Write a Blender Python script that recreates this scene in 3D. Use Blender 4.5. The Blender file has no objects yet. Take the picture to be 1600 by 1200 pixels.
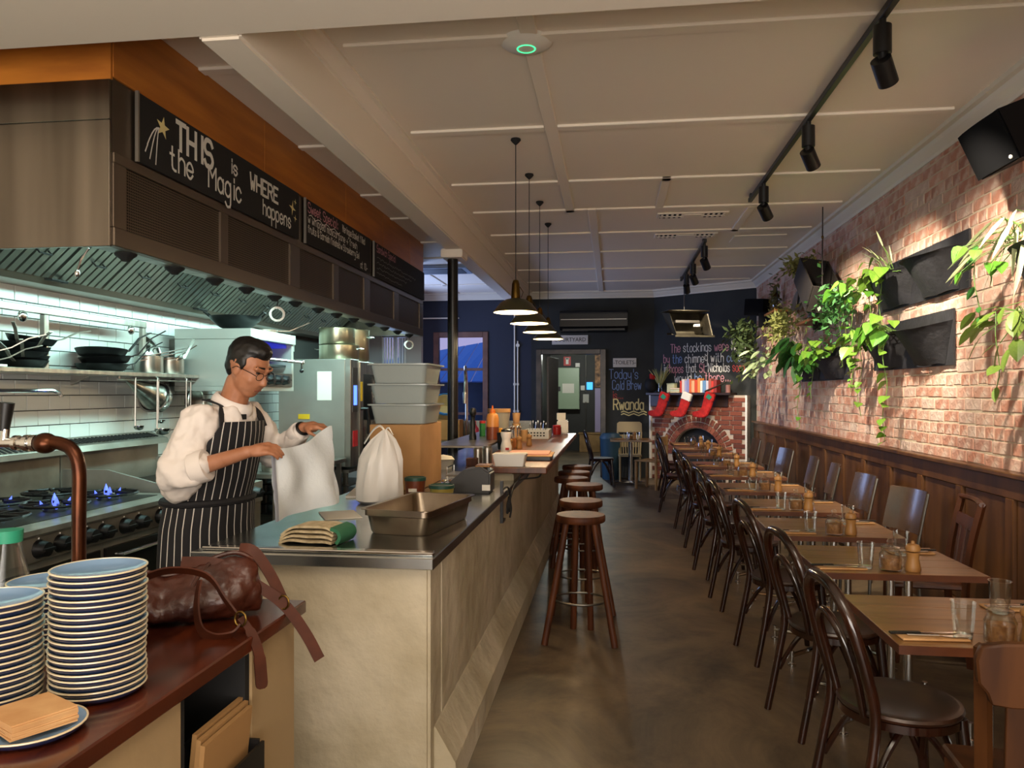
import bpy, bmesh, math, random
import numpy as np
from mathutils import Vector, Matrix, Euler, Quaternion
random.seed(7)
SC = bpy.context.scene
C = SC.collection
PI = math.pi
# ---------------------------------------------------------------- camera
cam_d = bpy.data.cameras.new('camera'); cam = bpy.data.objects.new('camera', cam_d); C.objects.link(cam)
cam_d.sensor_width = 36.0; cam_d.lens = 36.0 * 1200 / 1600
cam_d.shift_y = 13 / 1600
cam_d.clip_start = 0.05; cam_d.clip_end = 200
cam.location = (0, 0, 1.55)
cam.rotation_euler = (PI / 2, 0, math.atan(157 / 1200))
SC.camera = cam
# ---------------------------------------------------------------- view, world, large lights
SC.view_settings.view_transform = 'Standard'; SC.view_settings.look = 'None'
SC.view_settings.gamma = 1.0; SC.view_settings.use_curve_mapping = False
SC.view_settings.exposure = 1.75
SC.cycles.use_denoising = True
SC.cycles.max_bounces = 6; SC.cycles.diffuse_bounces = 4; SC.cycles.glossy_bounces = 3
SC.cycles.transparent_max_bounces = 12; SC.cycles.transmission_bounces = 4
SC.cycles.sample_clamp_indirect = 4.0
SC.cycles.caustics_reflective = False; SC.cycles.caustics_refractive = False
world = bpy.data.worlds.new('dusk_sky'); SC.world = world; world.use_nodes = True
_n = world.node_tree.nodes; _l = world.node_tree.links
_tc = _n.new('ShaderNodeTexCoord'); _sx = _n.new('ShaderNodeSeparateXYZ'); _cr = _n.new('ShaderNodeValToRGB')
_cr.color_ramp.elements[0].position = 0.0; _cr.color_ramp.elements[0].color = (0.62, 0.50, 0.75, 1)
_cr.color_ramp.elements[1].position = 0.45; _cr.color_ramp.elements[1].color = (0.20, 0.42, 0.95, 1)
_l.new(_tc.outputs['Generated'], _sx.inputs[0]); _l.new(_sx.outputs[2], _cr.inputs[0])
_l.new(_cr.outputs[0], _n['Background'].inputs[0]); _n['Background'].inputs[1].default_value = 0.28

def area(name, loc, target, sx, sy, power, col):
    d = bpy.data.lights.new(name, 'AREA'); d.shape = 'RECTANGLE'; d.size = sx; d.size_y = sy
    d.energy = power; d.color = col
    o = bpy.data.objects.new(name, d); C.objects.link(o); o.location = loc
    o.rotation_euler = (Vector(target) - Vector(loc)).to_track_quat('-Z', 'Y').to_euler()
    return o
# unseen fill panel added behind the camera, tilted up to brighten the ceiling
area('ceiling_fill_light', (0.0, -2.6, 1.4), (0.2, 3.0, 4.2), 4.2, 2.2, 90, (1.0, 0.92, 0.84))
area('overhead_fill_light', (0.3, 0.3, 3.3), (0.3, 0.9, 0), 1.6, 1.6, 14, (1.0, 0.88, 0.70))  # unseen warm area light added overhead, without a fitting
# fluorescent tubes inside the hood and the kitchen daylight side window at the back
area('hood_tube_light', (-2.52, 6.2, 2.42), (-3.1, 6.2, 1.2), 5.6, 0.22, 40, (0.60, 1.0, 0.94))
area('side_window_light', (-3.68, 12.5, 2.0), (0, 11.5, 2.2), 2.2, 1.8, 22, (0.38, 0.55, 1.0))
# ---------------------------------------------------------------- helpers
def lin(c):
    if isinstance(c, str): c = [int(c[i:i + 2], 16) for i in (0, 2, 4)]
    r = []
    for k in c[:3]:
        k = k / 255
        r.append(k / 12.92 if k <= .04045 else ((k + .055) / 1.055) ** 2.4)
    return (*r, 1)
MATS = {}
def mat(name, col, rough=.5, metal=0., col2=None, nscale=6., stretch=None, bump=0., bscale=None, emit=None, estr=0., rnd=None, spec=.5, alpha=1., detail=4., lo=.35, hi=.65, coat=0., trans=0., sheen=0.):
    """procedural principled material. col2: noise mix; rnd: list of colours picked per piece"""
    if name in MATS: return MATS[name]
    m = bpy.data.materials.new(name); m.use_nodes = True; MATS[name] = m
    N = m.node_tree.nodes; K = m.node_tree.links; b = N['Principled BSDF']
    b.inputs['Base Color'].default_value = lin(col); b.inputs['Roughness'].default_value = rough
    b.inputs['Metallic'].default_value = metal; b.inputs['Specular IOR Level'].default_value = spec
    b.inputs['Alpha'].default_value = alpha; b.inputs['Coat Weight'].default_value = coat; b.inputs['Coat Roughness'].default_value = .15
    b.inputs['Transmission Weight'].default_value = trans; b.inputs['Sheen Weight'].default_value = sheen
    src = None
    tc = N.new('ShaderNodeTexCoord'); vec = tc.outputs['Object']
    if stretch:
        mp = N.new('ShaderNodeMapping'); mp.inputs['Scale'].default_value = stretch; K.new(vec, mp.inputs[0]); vec = mp.outputs[0]
    if rnd:
        oi = N.new('ShaderNodeObjectInfo'); ge = N.new('ShaderNodeNewGeometry')
        ad = N.new('ShaderNodeMath'); ad.operation = 'ADD'; fr = N.new('ShaderNodeMath'); fr.operation = 'FRACT'
        K.new(oi.outputs['Random'], ad.inputs[0]); K.new(ge.outputs['Random Per Island'], ad.inputs[1]); K.new(ad.outputs[0], fr.inputs[0])
        cr = N.new('ShaderNodeValToRGB'); K.new(fr.outputs[0], cr.inputs[0]); e = cr.color_ramp.elements
        while len(e) < len(rnd): e.new(.5)
        for i, q in enumerate(rnd): e[i].position = i / max(1, len(rnd) - 1); e[i].color = lin(q)
        src = cr.outputs[0]
    if col2 is not None:
        nz = N.new('ShaderNodeTexNoise'); nz.inputs['Scale'].default_value = nscale; nz.inputs['Detail'].default_value = detail
        K.new(vec, nz.inputs['Vector'])
        mr = N.new('ShaderNodeMapRange'); mr.inputs[1].default_value = lo; mr.inputs[2].default_value = hi; K.new(nz.outputs[0], mr.inputs[0])
        mx = N.new('ShaderNodeMix'); mx.data_type = 'RGBA'; K.new(mr.outputs[0], mx.inputs[0])
        if src: K.new(src, mx.inputs[6])
        else: mx.inputs[6].default_value = lin(col)
        mx.inputs[7].default_value = lin(col2); src = mx.outputs[2]
    if src: K.new(src, b.inputs['Base Color'])
    if bump:
        nb = N.new('ShaderNodeTexNoise'); nb.inputs['Scale'].default_value = bscale or nscale * 3; nb.inputs['Detail'].default_value = 5
        K.new(vec, nb.inputs['Vector']); bp = N.new('ShaderNodeBump'); bp.inputs['Strength'].default_value = bump; bp.inputs['Distance'].default_value = .02
        K.new(nb.outputs[0], bp.inputs['Height']); K.new(bp.outputs[0], b.inputs['Normal'])
    if emit is not None:
        b.inputs['Emission Color'].default_value = lin(emit); b.inputs['Emission Strength'].default_value = estr
    return m
def thin_glass(name, tint=(250, 252, 251), refl=.9):
    m = bpy.data.materials.new(name); m.use_nodes = True; N = m.node_tree.nodes; K = m.node_tree.links
    N.remove(N['Principled BSDF']); t = N.new('ShaderNodeBsdfTransparent'); t.inputs[0].default_value = lin(tint)
    g = N.new('ShaderNodeBsdfGlossy'); g.inputs['Roughness'].default_value = .04; g.inputs[0].default_value = (refl, refl, refl, 1)
    w = N.new('ShaderNodeLayerWeight'); w.inputs[0].default_value = .22
    x = N.new('ShaderNodeMixShader'); K.new(w.outputs['Facing'], x.inputs[0]); K.new(t.outputs[0], x.inputs[1]); K.new(g.outputs[0], x.inputs[2])
    K.new(x.outputs[0], N['Material Output'].inputs[0]); MATS[name] = m
    return m
def stripes(name, c1, c2, freq, width, axis=0, rough=.8):
    """woven stripes along one object axis (or u of a generated strip)"""
    m = mat(name, c1, rough); N = m.node_tree.nodes; K = m.node_tree.links; b = N['Principled BSDF']
    a = N.new('ShaderNodeAttribute'); a.attribute_name = 'su'
    ml = N.new('ShaderNodeMath'); ml.operation = 'MULTIPLY'; ml.inputs[1].default_value = freq; K.new(a.outputs['Fac'], ml.inputs[0])
    fr = N.new('ShaderNodeMath'); fr.operation = 'FRACT'; K.new(ml.outputs[0], fr.inputs[0])
    lt = N.new('ShaderNodeMath'); lt.operation = 'LESS_THAN'; lt.inputs[1].default_value = width; K.new(fr.outputs[0], lt.inputs[0])
    mx = N.new('ShaderNodeMix'); mx.data_type = 'RGBA'; K.new(lt.outputs[0], mx.inputs[0]); mx.inputs[6].default_value = lin(c1); mx.inputs[7].default_value = lin(c2)
    K.new(mx.outputs[2], b.inputs['Base Color'])
    return m
WORLD = {}
def root_of(o):
    while o.parent: o = o.parent
    return o
def tag(o, label=None, cat=None, group=None, kind=None):
    if label: o['label'] = label
    if cat: o['category'] = cat
    if group: o['group'] = group
    if kind: o['kind'] = kind
    return o
def thing(name, label, cat, loc=(0, 0, 0), rz=0, group=None, world=True, kind=None):
    """an Empty at the base of a thing; world=True: its parts are given in world coordinates"""
    o = bpy.data.objects.new(name, None); C.objects.link(o); o.location = loc; o.rotation_euler = (0, 0, rz); o.empty_display_size = .05
    if world: WORLD[o.name] = Vector(loc)
    return tag(o, label, cat, group, kind)
def frame(d, up=Vector((0, 0, 1))):
    d = Vector(d).normalized(); u = Vector(up)
    if abs(d.dot(u)) > .98: u = Vector((1, 0, 0))
    s = d.cross(u).normalized(); return s, s.cross(d).normalized()
class MB:
    def __init__(s): s.v = []; s.f = []; s.a = None
    def add(s, vs, fs, M=None):
        k = len(s.v)
        s.v += [tuple(M @ Vector(p)) for p in vs] if M is not None else [tuple(p) for p in vs]
        s.f += [tuple(i + k for i in q) for q in fs]; return s
    def box(s, x0, x1, y0, y1, z0, z1, M=None):
        return s.add([(x0, y0, z0), (x1, y0, z0), (x1, y1, z0), (x0, y1, z0), (x0, y0, z1), (x1, y0, z1), (x1, y1, z1), (x0, y1, z1)],
                     [(0, 3, 2, 1), (4, 5, 6, 7), (0, 1, 5, 4), (1, 2, 6, 5), (2, 3, 7, 6), (3, 0, 4, 7)], M)
    def bar(s, p0, p1, w, t, up=(0, 0, 1)):
        """rectangular bar from p0 to p1: w sideways, t along up"""
        p0, p1 = Vector(p0), Vector(p1); a, b = frame(p1 - p0, Vector(up)); a = a * w / 2; b = b * t / 2
        return s.add([p0 - a - b, p0 + a - b, p0 + a + b, p0 - a + b, p1 - a - b, p1 + a - b, p1 + a + b, p1 - a + b],
                     [(0, 1, 2, 3), (7, 6, 5, 4), (0, 4, 5, 1), (1, 5, 6, 2), (2, 6, 7, 3), (3, 7, 4, 0)])
    def tube(s, pts, r, n=8, closed=False, cap=True, flat=1.):
        P = [Vector(p) for p in pts]; R = r if isinstance(r, (list, tuple)) else [r] * len(P); L = len(P); vs = []; pu = None
        for i, p in enumerate(P):
            if closed: d = P[(i + 1) % L] - P[i - 1]
            else: d = P[min(i + 1, L - 1)] - P[max(i - 1, 0)]
            if pu is None: a, b = frame(d)
            else:
                d.normalize(); a = d.cross(pu)
                if a.length < 1e-6: a, b = frame(d)
                else: a.normalize(); b = a.cross(d).normalized()
            pu = b
            for k in range(n):
                q = 2 * PI * k / n; vs.append(p + a * R[i] * math.cos(q) + b * R[i] * flat * math.sin(q))
        fs = []
        for i in range(L if closed else L - 1):
            j = (i + 1) % L
            for k in range(n): fs.append((i * n + k, i * n + (k + 1) % n, j * n + (k + 1) % n, j * n + k))
        if cap and not closed: fs += [tuple(range(n))[::-1], tuple((L - 1) * n + k for k in range(n))]
        return s.add(vs, fs)
    def cyl(s, p0, p1, r0, r1=None, n=12): return s.tube([p0, p1], [r0, r0 if r1 is None else r1], n)
    def strap(s, pts, w, t, side):
        """flat band along pts; side: width direction (vector or one per point)"""
        P = [Vector(p) for p in pts]; L = len(P); vs = []
        for i, p in enumerate(P):
            d = (P[min(i + 1, L - 1)] - P[max(i - 1, 0)]).normalized(); sd = Vector(side[i] if isinstance(side, list) else side)
            sd = (sd - d * sd.dot(d)).normalized(); nn = d.cross(sd); ww = w[i] if isinstance(w, list) else w
            vs += [p - sd * ww / 2 - nn * t / 2, p + sd * ww / 2 - nn * t / 2, p + sd * ww / 2 + nn * t / 2, p - sd * ww / 2 + nn * t / 2]
        fs = [(0, 1, 2, 3), tuple(4 * (L - 1) + k for k in (3, 2, 1, 0))]
        for i in range(L - 1):
            for k in range(4): fs.append((4 * i + k, 4 * i + 4 + k, 4 * i + 4 + (k + 1) % 4, 4 * i + (k + 1) % 4))
        return s.add(vs, fs)
    def lathe(s, prof, n=20, M=None, closed=False):
        vs = []; fs = []; idx = []
        for r, z in prof:
            if r < 1e-6: idx.append([len(vs)] * n); vs.append((0, 0, z))
            else:
                idx.append([len(vs) + k for k in range(n)])
                vs += [(r * math.cos(2 * PI * k / n), r * math.sin(2 * PI * k / n), z) for k in range(n)]
        rows = list(range(len(prof) - 1)) + ([-1] if closed else [])
        for i in rows:
            a, b = idx[i], idx[i + 1]
            for k in range(n):
                q = [a[k], a[(k + 1) % n], b[(k + 1) % n], b[k]]; o = []
                for w in q:
                    if w not in o: o.append(w)
                if len(o) > 2: fs.append(tuple(o))
        return s.add(vs, fs, M)
    def ell(s, c, r, n=14, m=8, M=None):
        T = Matrix.Translation(Vector(c)) @ (M.to_4x4() if M else Matrix()) @ Matrix.Diagonal((*r, 1))
        return s.lathe([(math.sin(PI * i / m), -math.cos(PI * i / m)) if 0 < i < m else (0, -1 if i == 0 else 1) for i in range(m + 1)], n, T)
    def prism(s, poly, h0, h1, M=None):
        n = len(poly); return s.add([(x, y, h0) for x, y in poly] + [(x, y, h1) for x, y in poly],
            [tuple(range(n))[::-1], tuple(range(n, 2 * n))] + [(k, (k + 1) % n, n + (k + 1) % n, n + k) for k in range(n)], M)
    def capsule(s, p0, r0, p1, r1, n=12):
        p0, p1 = Vector(p0), Vector(p1); d = (p1 - p0); L = d.length; d = d.normalized() if L > 1e-6 else Vector((0, 0, 1)); pts = []; rr = []
        for q in (.98, .8, .5): pts.append(p0 - d * r0 * q); rr.append(r0 * math.sqrt(1 - q * q))
        pts += [p0, p1]; rr += [r0, r1]
        for q in (.5, .8, .98): pts.append(p1 + d * r1 * q); rr.append(r1 * math.sqrt(1 - q * q))
        return s.tube(pts, rr, n)
    def mesh(s, name, m=None, smooth=0, bev=0., off=None):
        me = bpy.data.meshes.new(name)
        v = s.v if off is None else [tuple(Vector(p) - off) for p in s.v]
        me.from_pydata(v, [], s.f)
        if bev or True:
            bm = bmesh.new(); bm.from_mesh(me)
            bmesh.ops.recalc_face_normals(bm, faces=bm.faces)
            if bev:
                ed = [e for e in bm.edges if len(e.link_faces) == 2 and e.calc_face_angle(0) > .6]
                bmesh.ops.bevel(bm, geom=ed, offset=bev, segments=2 if bev > .008 else 1, affect='EDGES', clamp_overlap=True)
            bm.to_mesh(me); bm.free()
        if m: me.materials.append(m)
        if smooth:
            me.polygons.foreach_set('use_smooth', [True] * len(me.polygons)); me.set_sharp_from_angle(angle=smooth if smooth > .2 and smooth != 1 else .75)
        return me
    def build(s, name, m, parent=None, smooth=0, bev=0., label=None, kind=None):
        off = None
        if parent is not None:
            r = root_of(parent)
            if r.name in WORLD: off = WORLD[r.name]
        o = bpy.data.objects.new(name, s.mesh(name, m, smooth, bev, off)); C.objects.link(o)
        if parent is not None: o.parent = parent
        if label: o['label'] = label
        if kind: o['kind'] = kind
        return o
def piece(name, me, parent, loc, rot=None, sc=None, kind=None):
    o = bpy.data.objects.new(name, me); C.objects.link(o); L = Vector(loc)
    if parent is not None:
        r = root_of(parent); o.parent = parent
        if r.name in WORLD: L = L - WORLD[r.name]
    o.location = L
    if rot is not None: o.rotation_euler = rot
    if sc is not None: o.scale = sc
    if kind: o['kind'] = kind
    return o
def solo(mb, name, m, label, cat, loc=(0, 0, 0), rz=0, group=None, smooth=0, bev=0., kind=None):
    """a top-level thing that is one mesh, given in its own coordinates"""
    o = mb.build(name, m, None, smooth, bev); o.location = loc; o.rotation_euler = (0, 0, rz)
    return tag(o, label, cat, group, kind)
def dup(root, loc=None, rz=None, label=None, group=None, rot=None):
    r = root.copy(); C.objects.link(r)
    if loc is not None: r.location = loc
    if rz is not None: r.rotation_euler = (0, 0, rz)
    if rot is not None: r.rotation_euler = rot
    if label: r['label'] = label
    if group: r['group'] = group
    for ch in root.children:
        c = ch.copy(); C.objects.link(c); c.parent = r
        for g in ch.children:
            d = g.copy(); C.objects.link(d); d.parent = c
    return r
def blob(mb, name, m, parent=None, voxel=.008, smooth=6, label=None, disp=None):
    """join overlapping solids into one continuous smooth skin"""
    o = mb.build('tmp', None, None)
    r = o.modifiers.new('r', 'REMESH'); r.mode = 'VOXEL'; r.voxel_size = voxel; r.use_smooth_shade = True
    q = o.modifiers.new('s', 'SMOOTH'); q.factor = .5; q.iterations = smooth
    if disp:
        t = bpy.data.textures.new('wr', 'CLOUDS'); t.noise_scale = disp[0]; d = o.modifiers.new('d', 'DISPLACE'); d.texture = t; d.strength = disp[1]; d.mid_level = .5; d.texture_coords = 'LOCAL'
        q2 = o.modifiers.new('s2', 'SMOOTH'); q2.factor = .5; q2.iterations = 2
    dg = bpy.context.evaluated_depsgraph_get(); me = bpy.data.meshes.new_from_object(o.evaluated_get(dg)); me.name = name
    old = o.data; bpy.data.objects.remove(o); bpy.data.meshes.remove(old)
    if parent is not None:
        rt = root_of(parent)
        if rt.name in WORLD: me.transform(Matrix.Translation(-WORLD[rt.name]))
    me.materials.clear(); me.materials.append(m)
    me.polygons.foreach_set('use_smooth', [True] * len(me.polygons))
    o = bpy.data.objects.new(name, me); C.objects.link(o)
    if parent is not None: o.parent = parent
    if label: o['label'] = label
    return o
def spline(pts, k=5, closed=False):
    P = [Vector(p) for p in pts]; n = len(P); out = []
    for i in range(n if closed else n - 1):
        a, b, c, d = (P[(i - 1) % n], P[i], P[(i + 1) % n], P[(i + 2) % n]) if closed else (P[max(i - 1, 0)], P[i], P[i + 1], P[min(i + 2, n - 1)])
        for j in range(k):
            t = j / k; out.append(.5 * (2 * b + (c - a) * t + (2 * a - 5 * b + 4 * c - d) * t * t + (3 * b - a - 3 * c + d) * t ** 3))
    if not closed: out.append(P[-1])
    return out
def ordn(i): return ['nearest', 'second', 'third', 'fourth', 'fifth', 'sixth', 'seventh', 'eighth', 'ninth', 'farthest'][i]
# single-stroke handwriting: point pairs on a grid, baseline y=3, x-height 7, capitals 9
GL = {'A': "032943 1535", 'B': "03093948473606 3645443303", 'C': "4839190804133344", 'D': "03092948442303", 'E': "49090343 0636", 'G': "48391908041333444626",
 'H': "0903 4943 0646", 'I': "2923", 'M': "0309264943", 'N': "03094349", 'R': "03093948473606 2643", 'S': "483919080716364544331304", 'T': "0949 2923", 'W': "0913263349",
 'a': "3627170604132334 3733", 'b': "0903 0617273634231304", 'c': "3627170604132334", 'd': "3933 3627170604132334", 'e': "05353627170604132334", 'f': "38291813 0727",
 'g': "3627170604132334 3731201001", 'h': "0903 0617273633", 'i': "1713 1819", 'k': "0903 3704 1533", 'l': "1913", 'm': "0703 06172623 26374643", 'n': "0703 0617273633",
 'o': "170604132334362717", 'p': "0700 0617273634231304", 'r': "0703 06172736", 's': "36271706152534231304", 't': "19142333 0727", 'u': "0704132334 3733", 'v': "072347",
 'w': "0713263347", 'y': "0705142435 37312000", '.': "1314", "'": "1917", ':': "1413 1617", '+': "2723 0545", '-': "0535", '1': "182923", '0': "190804133344483919", '&': "43071829370413233445"}
def plane_M(origin, xdir, ydir):
    x = Vector(xdir).normalized(); y = Vector(ydir).normalized(); z = x.cross(y)
    M = Matrix((x, y, z)).transposed().to_4x4(); M.translation = Vector(origin); return M
_sk = 0
def stroke_poly(mb, pts, w, M, off=.0):
    global _sk
    P = [Vector((*p, 0)) for p in pts]
    for a, b in zip(P, P[1:]):
        _sk = (_sk + 1) % 16; a = a + Vector((0, 0, _sk * .00012)); b = b + Vector((0, 0, _sk * .00012))
        d = b - a
        if d.length < 1e-6: continue
        d.normalize(); s = Vector((-d.y, d.x, 0)).normalized() * w / 2; a2 = a - d * w * .35; b2 = b + d * w * .35
        mb.add([a2 - s, b2 - s, b2 + s, a2 + s], [(0, 1, 2, 3)], M)
def write(mb, text, size, w, M, x=0., y=0., sx=1., smooth=True, slant=0., jit=0.):
    """chalk lettering as flat strokes; size = capital height. returns the pen position"""
    k = size / 6.
    for ch in text:
        if ch == ' ': x += 2.6 * k * sx; continue
        g = GL.get(ch)
        if not g: continue
        wd = 0; jy = random.uniform(-jit, jit) * size
        for st in g.split():
            q = [(int(st[i]), int(st[i + 1]) - 3) for i in range(0, len(st), 2)]; wd = max(wd, max(p[0] for p in q))
            q = [(x + (p[0] + p[1] * slant) * k * sx, y + jy + p[1] * k) for p in q]
            if smooth and len(q) > 3 and (ch.islower() or ch in 'SCGO'): q = [(p.x, p.y) for p in spline([(a, b, 0) for a, b in q], 3)]
            stroke_poly(mb, q, w, M)
        x += (wd + 1.3) * k * sx
    return x
def font_text(name, text, size, M, m, parent, ext=.001, align='CENTER'):
    cu = bpy.data.curves.new('t', 'FONT'); cu.body = text; cu.size = size; cu.align_x = align; cu.align_y = 'CENTER'; cu.extrude = ext; cu.resolution_u = 2
    o = bpy.data.objects.new('t', cu); C.objects.link(o); dg = bpy.context.evaluated_depsgraph_get()
    me = bpy.data.meshes.new_from_object(o.evaluated_get(dg)); bpy.data.objects.remove(o); bpy.data.curves.remove(cu)
    T = M.copy()
    if parent is not None and root_of(parent).name in WORLD: T.translation = T.translation - WORLD[root_of(parent).name]
    me.transform(T); me.materials.clear(); me.materials.append(m); me.name = name
    q = bpy.data.objects.new(name, me); C.objects.link(q)
    if parent is not None: q.parent = parent
    return q
# ---------------------------------------------------------------- materials
concrete = mat('polished_concrete', '6c5b45', .45, col2='342b22', nscale=1.3, detail=14, lo=.36, hi=.64, bump=.05, bscale=14, spec=.35)
_N = concrete.node_tree.nodes; _K = concrete.node_tree.links
for q in _N:
    if q.type == 'TEX_NOISE' and q.inputs['Scale'].default_value < 2: q.inputs['Distortion'].default_value = .9; q.inputs['Roughness'].default_value = .72
cream = mat('cream_ceiling_paint', 'ece2d3', .6)
creamW = mat('white_cornice_paint', 'd9d2c2', .55)
render_w = mat('rendered_plaster', 'bdb29c', .85, col2='a2967c', nscale=2.2, bump=.9, bscale=7)
navy = mat('navy_wall_paint', '161d2e', .7)
blackboard = mat('blackboard_wall_paint', '1b1d1b', .75, col2='252825', nscale=2.5)
black = mat('black_plastic', '0c0c0d', .4)
blackm = mat('black_matt', '101011', .75)
steel = mat('brushed_steel', 'b4b0a8', .32, 1., col2='8f8b84', nscale=2, stretch=(1, 8, .6), bump=.02)
steelD = mat('dark_steel', '6e6b66', .38, 1.)
chrome = mat('chrome', 'd8d8d6', .12, 1.)
ply = mat('plywood', 'c47a2a', .5, col2='9c5a1c', nscale=1.6, stretch=(1, .5, 5), detail=6)
mortar = mat('brick_mortar', 'c4b29a', .9, bump=.4, bscale=60)
brickm = mat('old_brick', 'b06a4c', .85, rnd=['a47462', 'ba8670', 'b07862', 'c8a490', 'a87c6c', 'c4937e', 'c2aa9c', 'ac7a66'], col2='d2beae', nscale=9, lo=.45, hi=.75, bump=.5, bscale=40)
fbrick = mat('fireplace_brick', '8a4a34', .8, rnd=['6e3626', '844632', '5c2c20', '8e4e38'], col2='cfc4b4', nscale=6, lo=.58, hi=.66, bump=.4, bscale=40)
fmortar = mat('white_mortar', 'b9aa9a', .9, bump=.4, bscale=30)
wains = mat('stained_oak', '5c3919', .38, col2='3a210d', nscale=2.5, stretch=(3, 3, .35), detail=6, coat=.2)
tilem = mat('white_tile', 'e3e6e0', .32, rnd=['d2d8d2', 'dfe2dc', 'd8dcd8'], coat=.0)
grout = mat('dark_grout', '3a3a38', .9)
tabw = mat('table_wood', '80592f', .33, col2='65431f', nscale=3, stretch=(.5, 6, 1), detail=3, coat=.2)
bent = mat('bentwood_stain', '2c1208', .18, col2='180a05', nscale=6, coat=.4)
seatw = mat('seat_ply', '371c0e', .35, col2='1e0f08', nscale=8, coat=.3)
stoolw = mat('stool_wood', '562d14', .55, col2='371a0b', nscale=5, stretch=(3, 3, .5), spec=.22)
barw = mat('bar_wood', '6b3a20', .38, col2='42200f', nscale=2.5, stretch=(6, .5, 1), coat=.0)
ctrw = mat('counter_jarrah', '5a2612', .22, col2='32130a', nscale=2.5, stretch=(6, .6, 1), coat=.5)
white = mat('white_plastic', 'e6e2da', .45)
paper = mat('white_paper', 'e9e4d8', .8)
kraft = mat('kraft_paper', 'c59a68', .8, col2='b58655', nscale=12)
chalk = mat('white_chalk', 'd8d5cc', .95)
chalkp = mat('pink_chalk', 'c98d96', .95); chalkr = mat('red_chalk', 'b84a44', .95); chalkb = mat('blue_chalk', '7c93bd', .95); chalky = mat('yellow_chalk', 'd9c98c', .95)
glass = thin_glass('clear_glass'); pane_g = thin_glass('window_glass', (240, 245, 250))
brass = mat('aged_brass', '5e4820', .35, 1.)
leather = mat('brown_leather', '4c2011', .38, col2='290f08', nscale=5, bump=.25, bscale=30, coat=.1)
# ================================================================ THE ROOM
def struct(mb, name, m, label, cat, bev=0., smooth=0, parent=None):
    o = mb.build(name, m, parent, smooth, bev)
    if parent is None: tag(o, label, cat, None, 'structure')
    return o
YB = 14.15
struct(MB().box(-4.2, 2.6, -3, 20.7, -.1, 0), 'floor', concrete, 'mottled brown polished concrete floor of the aisle', 'floor')
ceil = struct(MB().box(-4.2, 2.6, -3, YB + .2, 3.4, 3.5), 'ceiling', cream, 'cream painted ceiling panelled with flat battens', 'ceiling')
def batten(x0, x1, y0, y1): MB().box(x0, x1, y0, y1, 3.382, 3.401).build('batten', cream, ceil, bev=.005)
ycs = [3.92, 5.3, 6.69, 7.75, 8.9, 10.1, 11.5, 12.8]
for y in ycs:
    batten(-1.42, -.47 if y < 7.7 else -.25, y, y + .09); batten(-.38 if y < 7.7 else -.16, 2.2, y, y + .09)
batten(-.47, -.38, 3.1, 7.84); batten(-.25, -.16, 7.75, YB - .1); batten(.42, .5, 6.69, 7.75); batten(1.33, 1.41, 7.84, 9.0)
for y in (4.1, 5.5, 6.93, 7.9, 9.2, 10.3, 11.6, 12.9): batten(-2.34 if y < 9.3 else -3.7, -1.74, y, y + .08)
batten(-2.9, -2.82, 9.5, YB)
# beams
struct(MB().box(-3.95, 2.5, 2.55, 3.05, 3.05, 3.4), 'trim_1', cream, 'broad cream beam crossing the ceiling above the camera', 'beam', bev=.01)
struct(MB().box(-1.74, -1.55, 3.05, YB, 3.04, 3.4), 'trim_2', cream, 'long cream beam running from front to back above the kitchen bench', 'beam', bev=.012)
def run(prof, y0, y1, name, m, label, cat='cornice', M=None):
    T = Matrix(((1, 0, 0, 0), (0, 0, 1, 0), (0, 1, 0, 0), (0, 0, 0, 1)))   # profile (x,z) swept along y
    return struct(MB().prism(prof, y0, y1, (M or Matrix()) @ T), name, m, label, cat)
corn = [(0, 0), (0, -.13), (-.02, -.13), (-.025, -.105), (-.06, -.06), (-.075, -.035), (-.11, -.03), (-.11, 0)]
run([(2.36 + x, 3.4 + z) for x, z in corn], 3.05, 13.1, 'trim_3', creamW, 'white moulded cornice along the top of the brick wall')
run([(-1.55 - x * .8, 3.4 + z * .6) for x, z in corn], 3.05, YB, 'trim_4', cream, 'cream cornice between the long beam and the dining ceiling')
Tb = Matrix.Translation((0, YB, 0)) @ Matrix.Rotation(-PI / 2, 4, 'Z') @ Matrix.Translation((0, 0, 0))
def corn_line(a, b, name, label):
    a, b = Vector(a), Vector(b); d = (b - a).normalized(); n = Vector((-d.y, d.x)) ; mb = MB()
    vs = []; k = len(corn)
    for p in (a, b):
        for x, z in corn: q = p + n * (-x) * -1; vs.append((p.x - n.x * -x, p.y - n.y * -x, 3.4 + z))
    mb.add(vs, [tuple(range(k)), tuple(range(k, 2 * k))[::-1]] + [(i, (i + 1) % k, k + (i + 1) % k, k + i) for i in range(k)])
    struct(mb, name, creamW, label, 'cornice')
DA, DB = Vector((.75, YB)), Vector((2.36, 13.05))
corn_line((-1.55, YB), (.8, YB), 'trim_5', 'white cornice above the blackboard wall with the toilets sign')
corn_line((-3.75, YB), (-1.74, YB), 'trim_6', 'white cornice above the navy wall at the back')
corn_line(DA, DB, 'trim_7', 'white cornice above the angled chimney wall')
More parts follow.
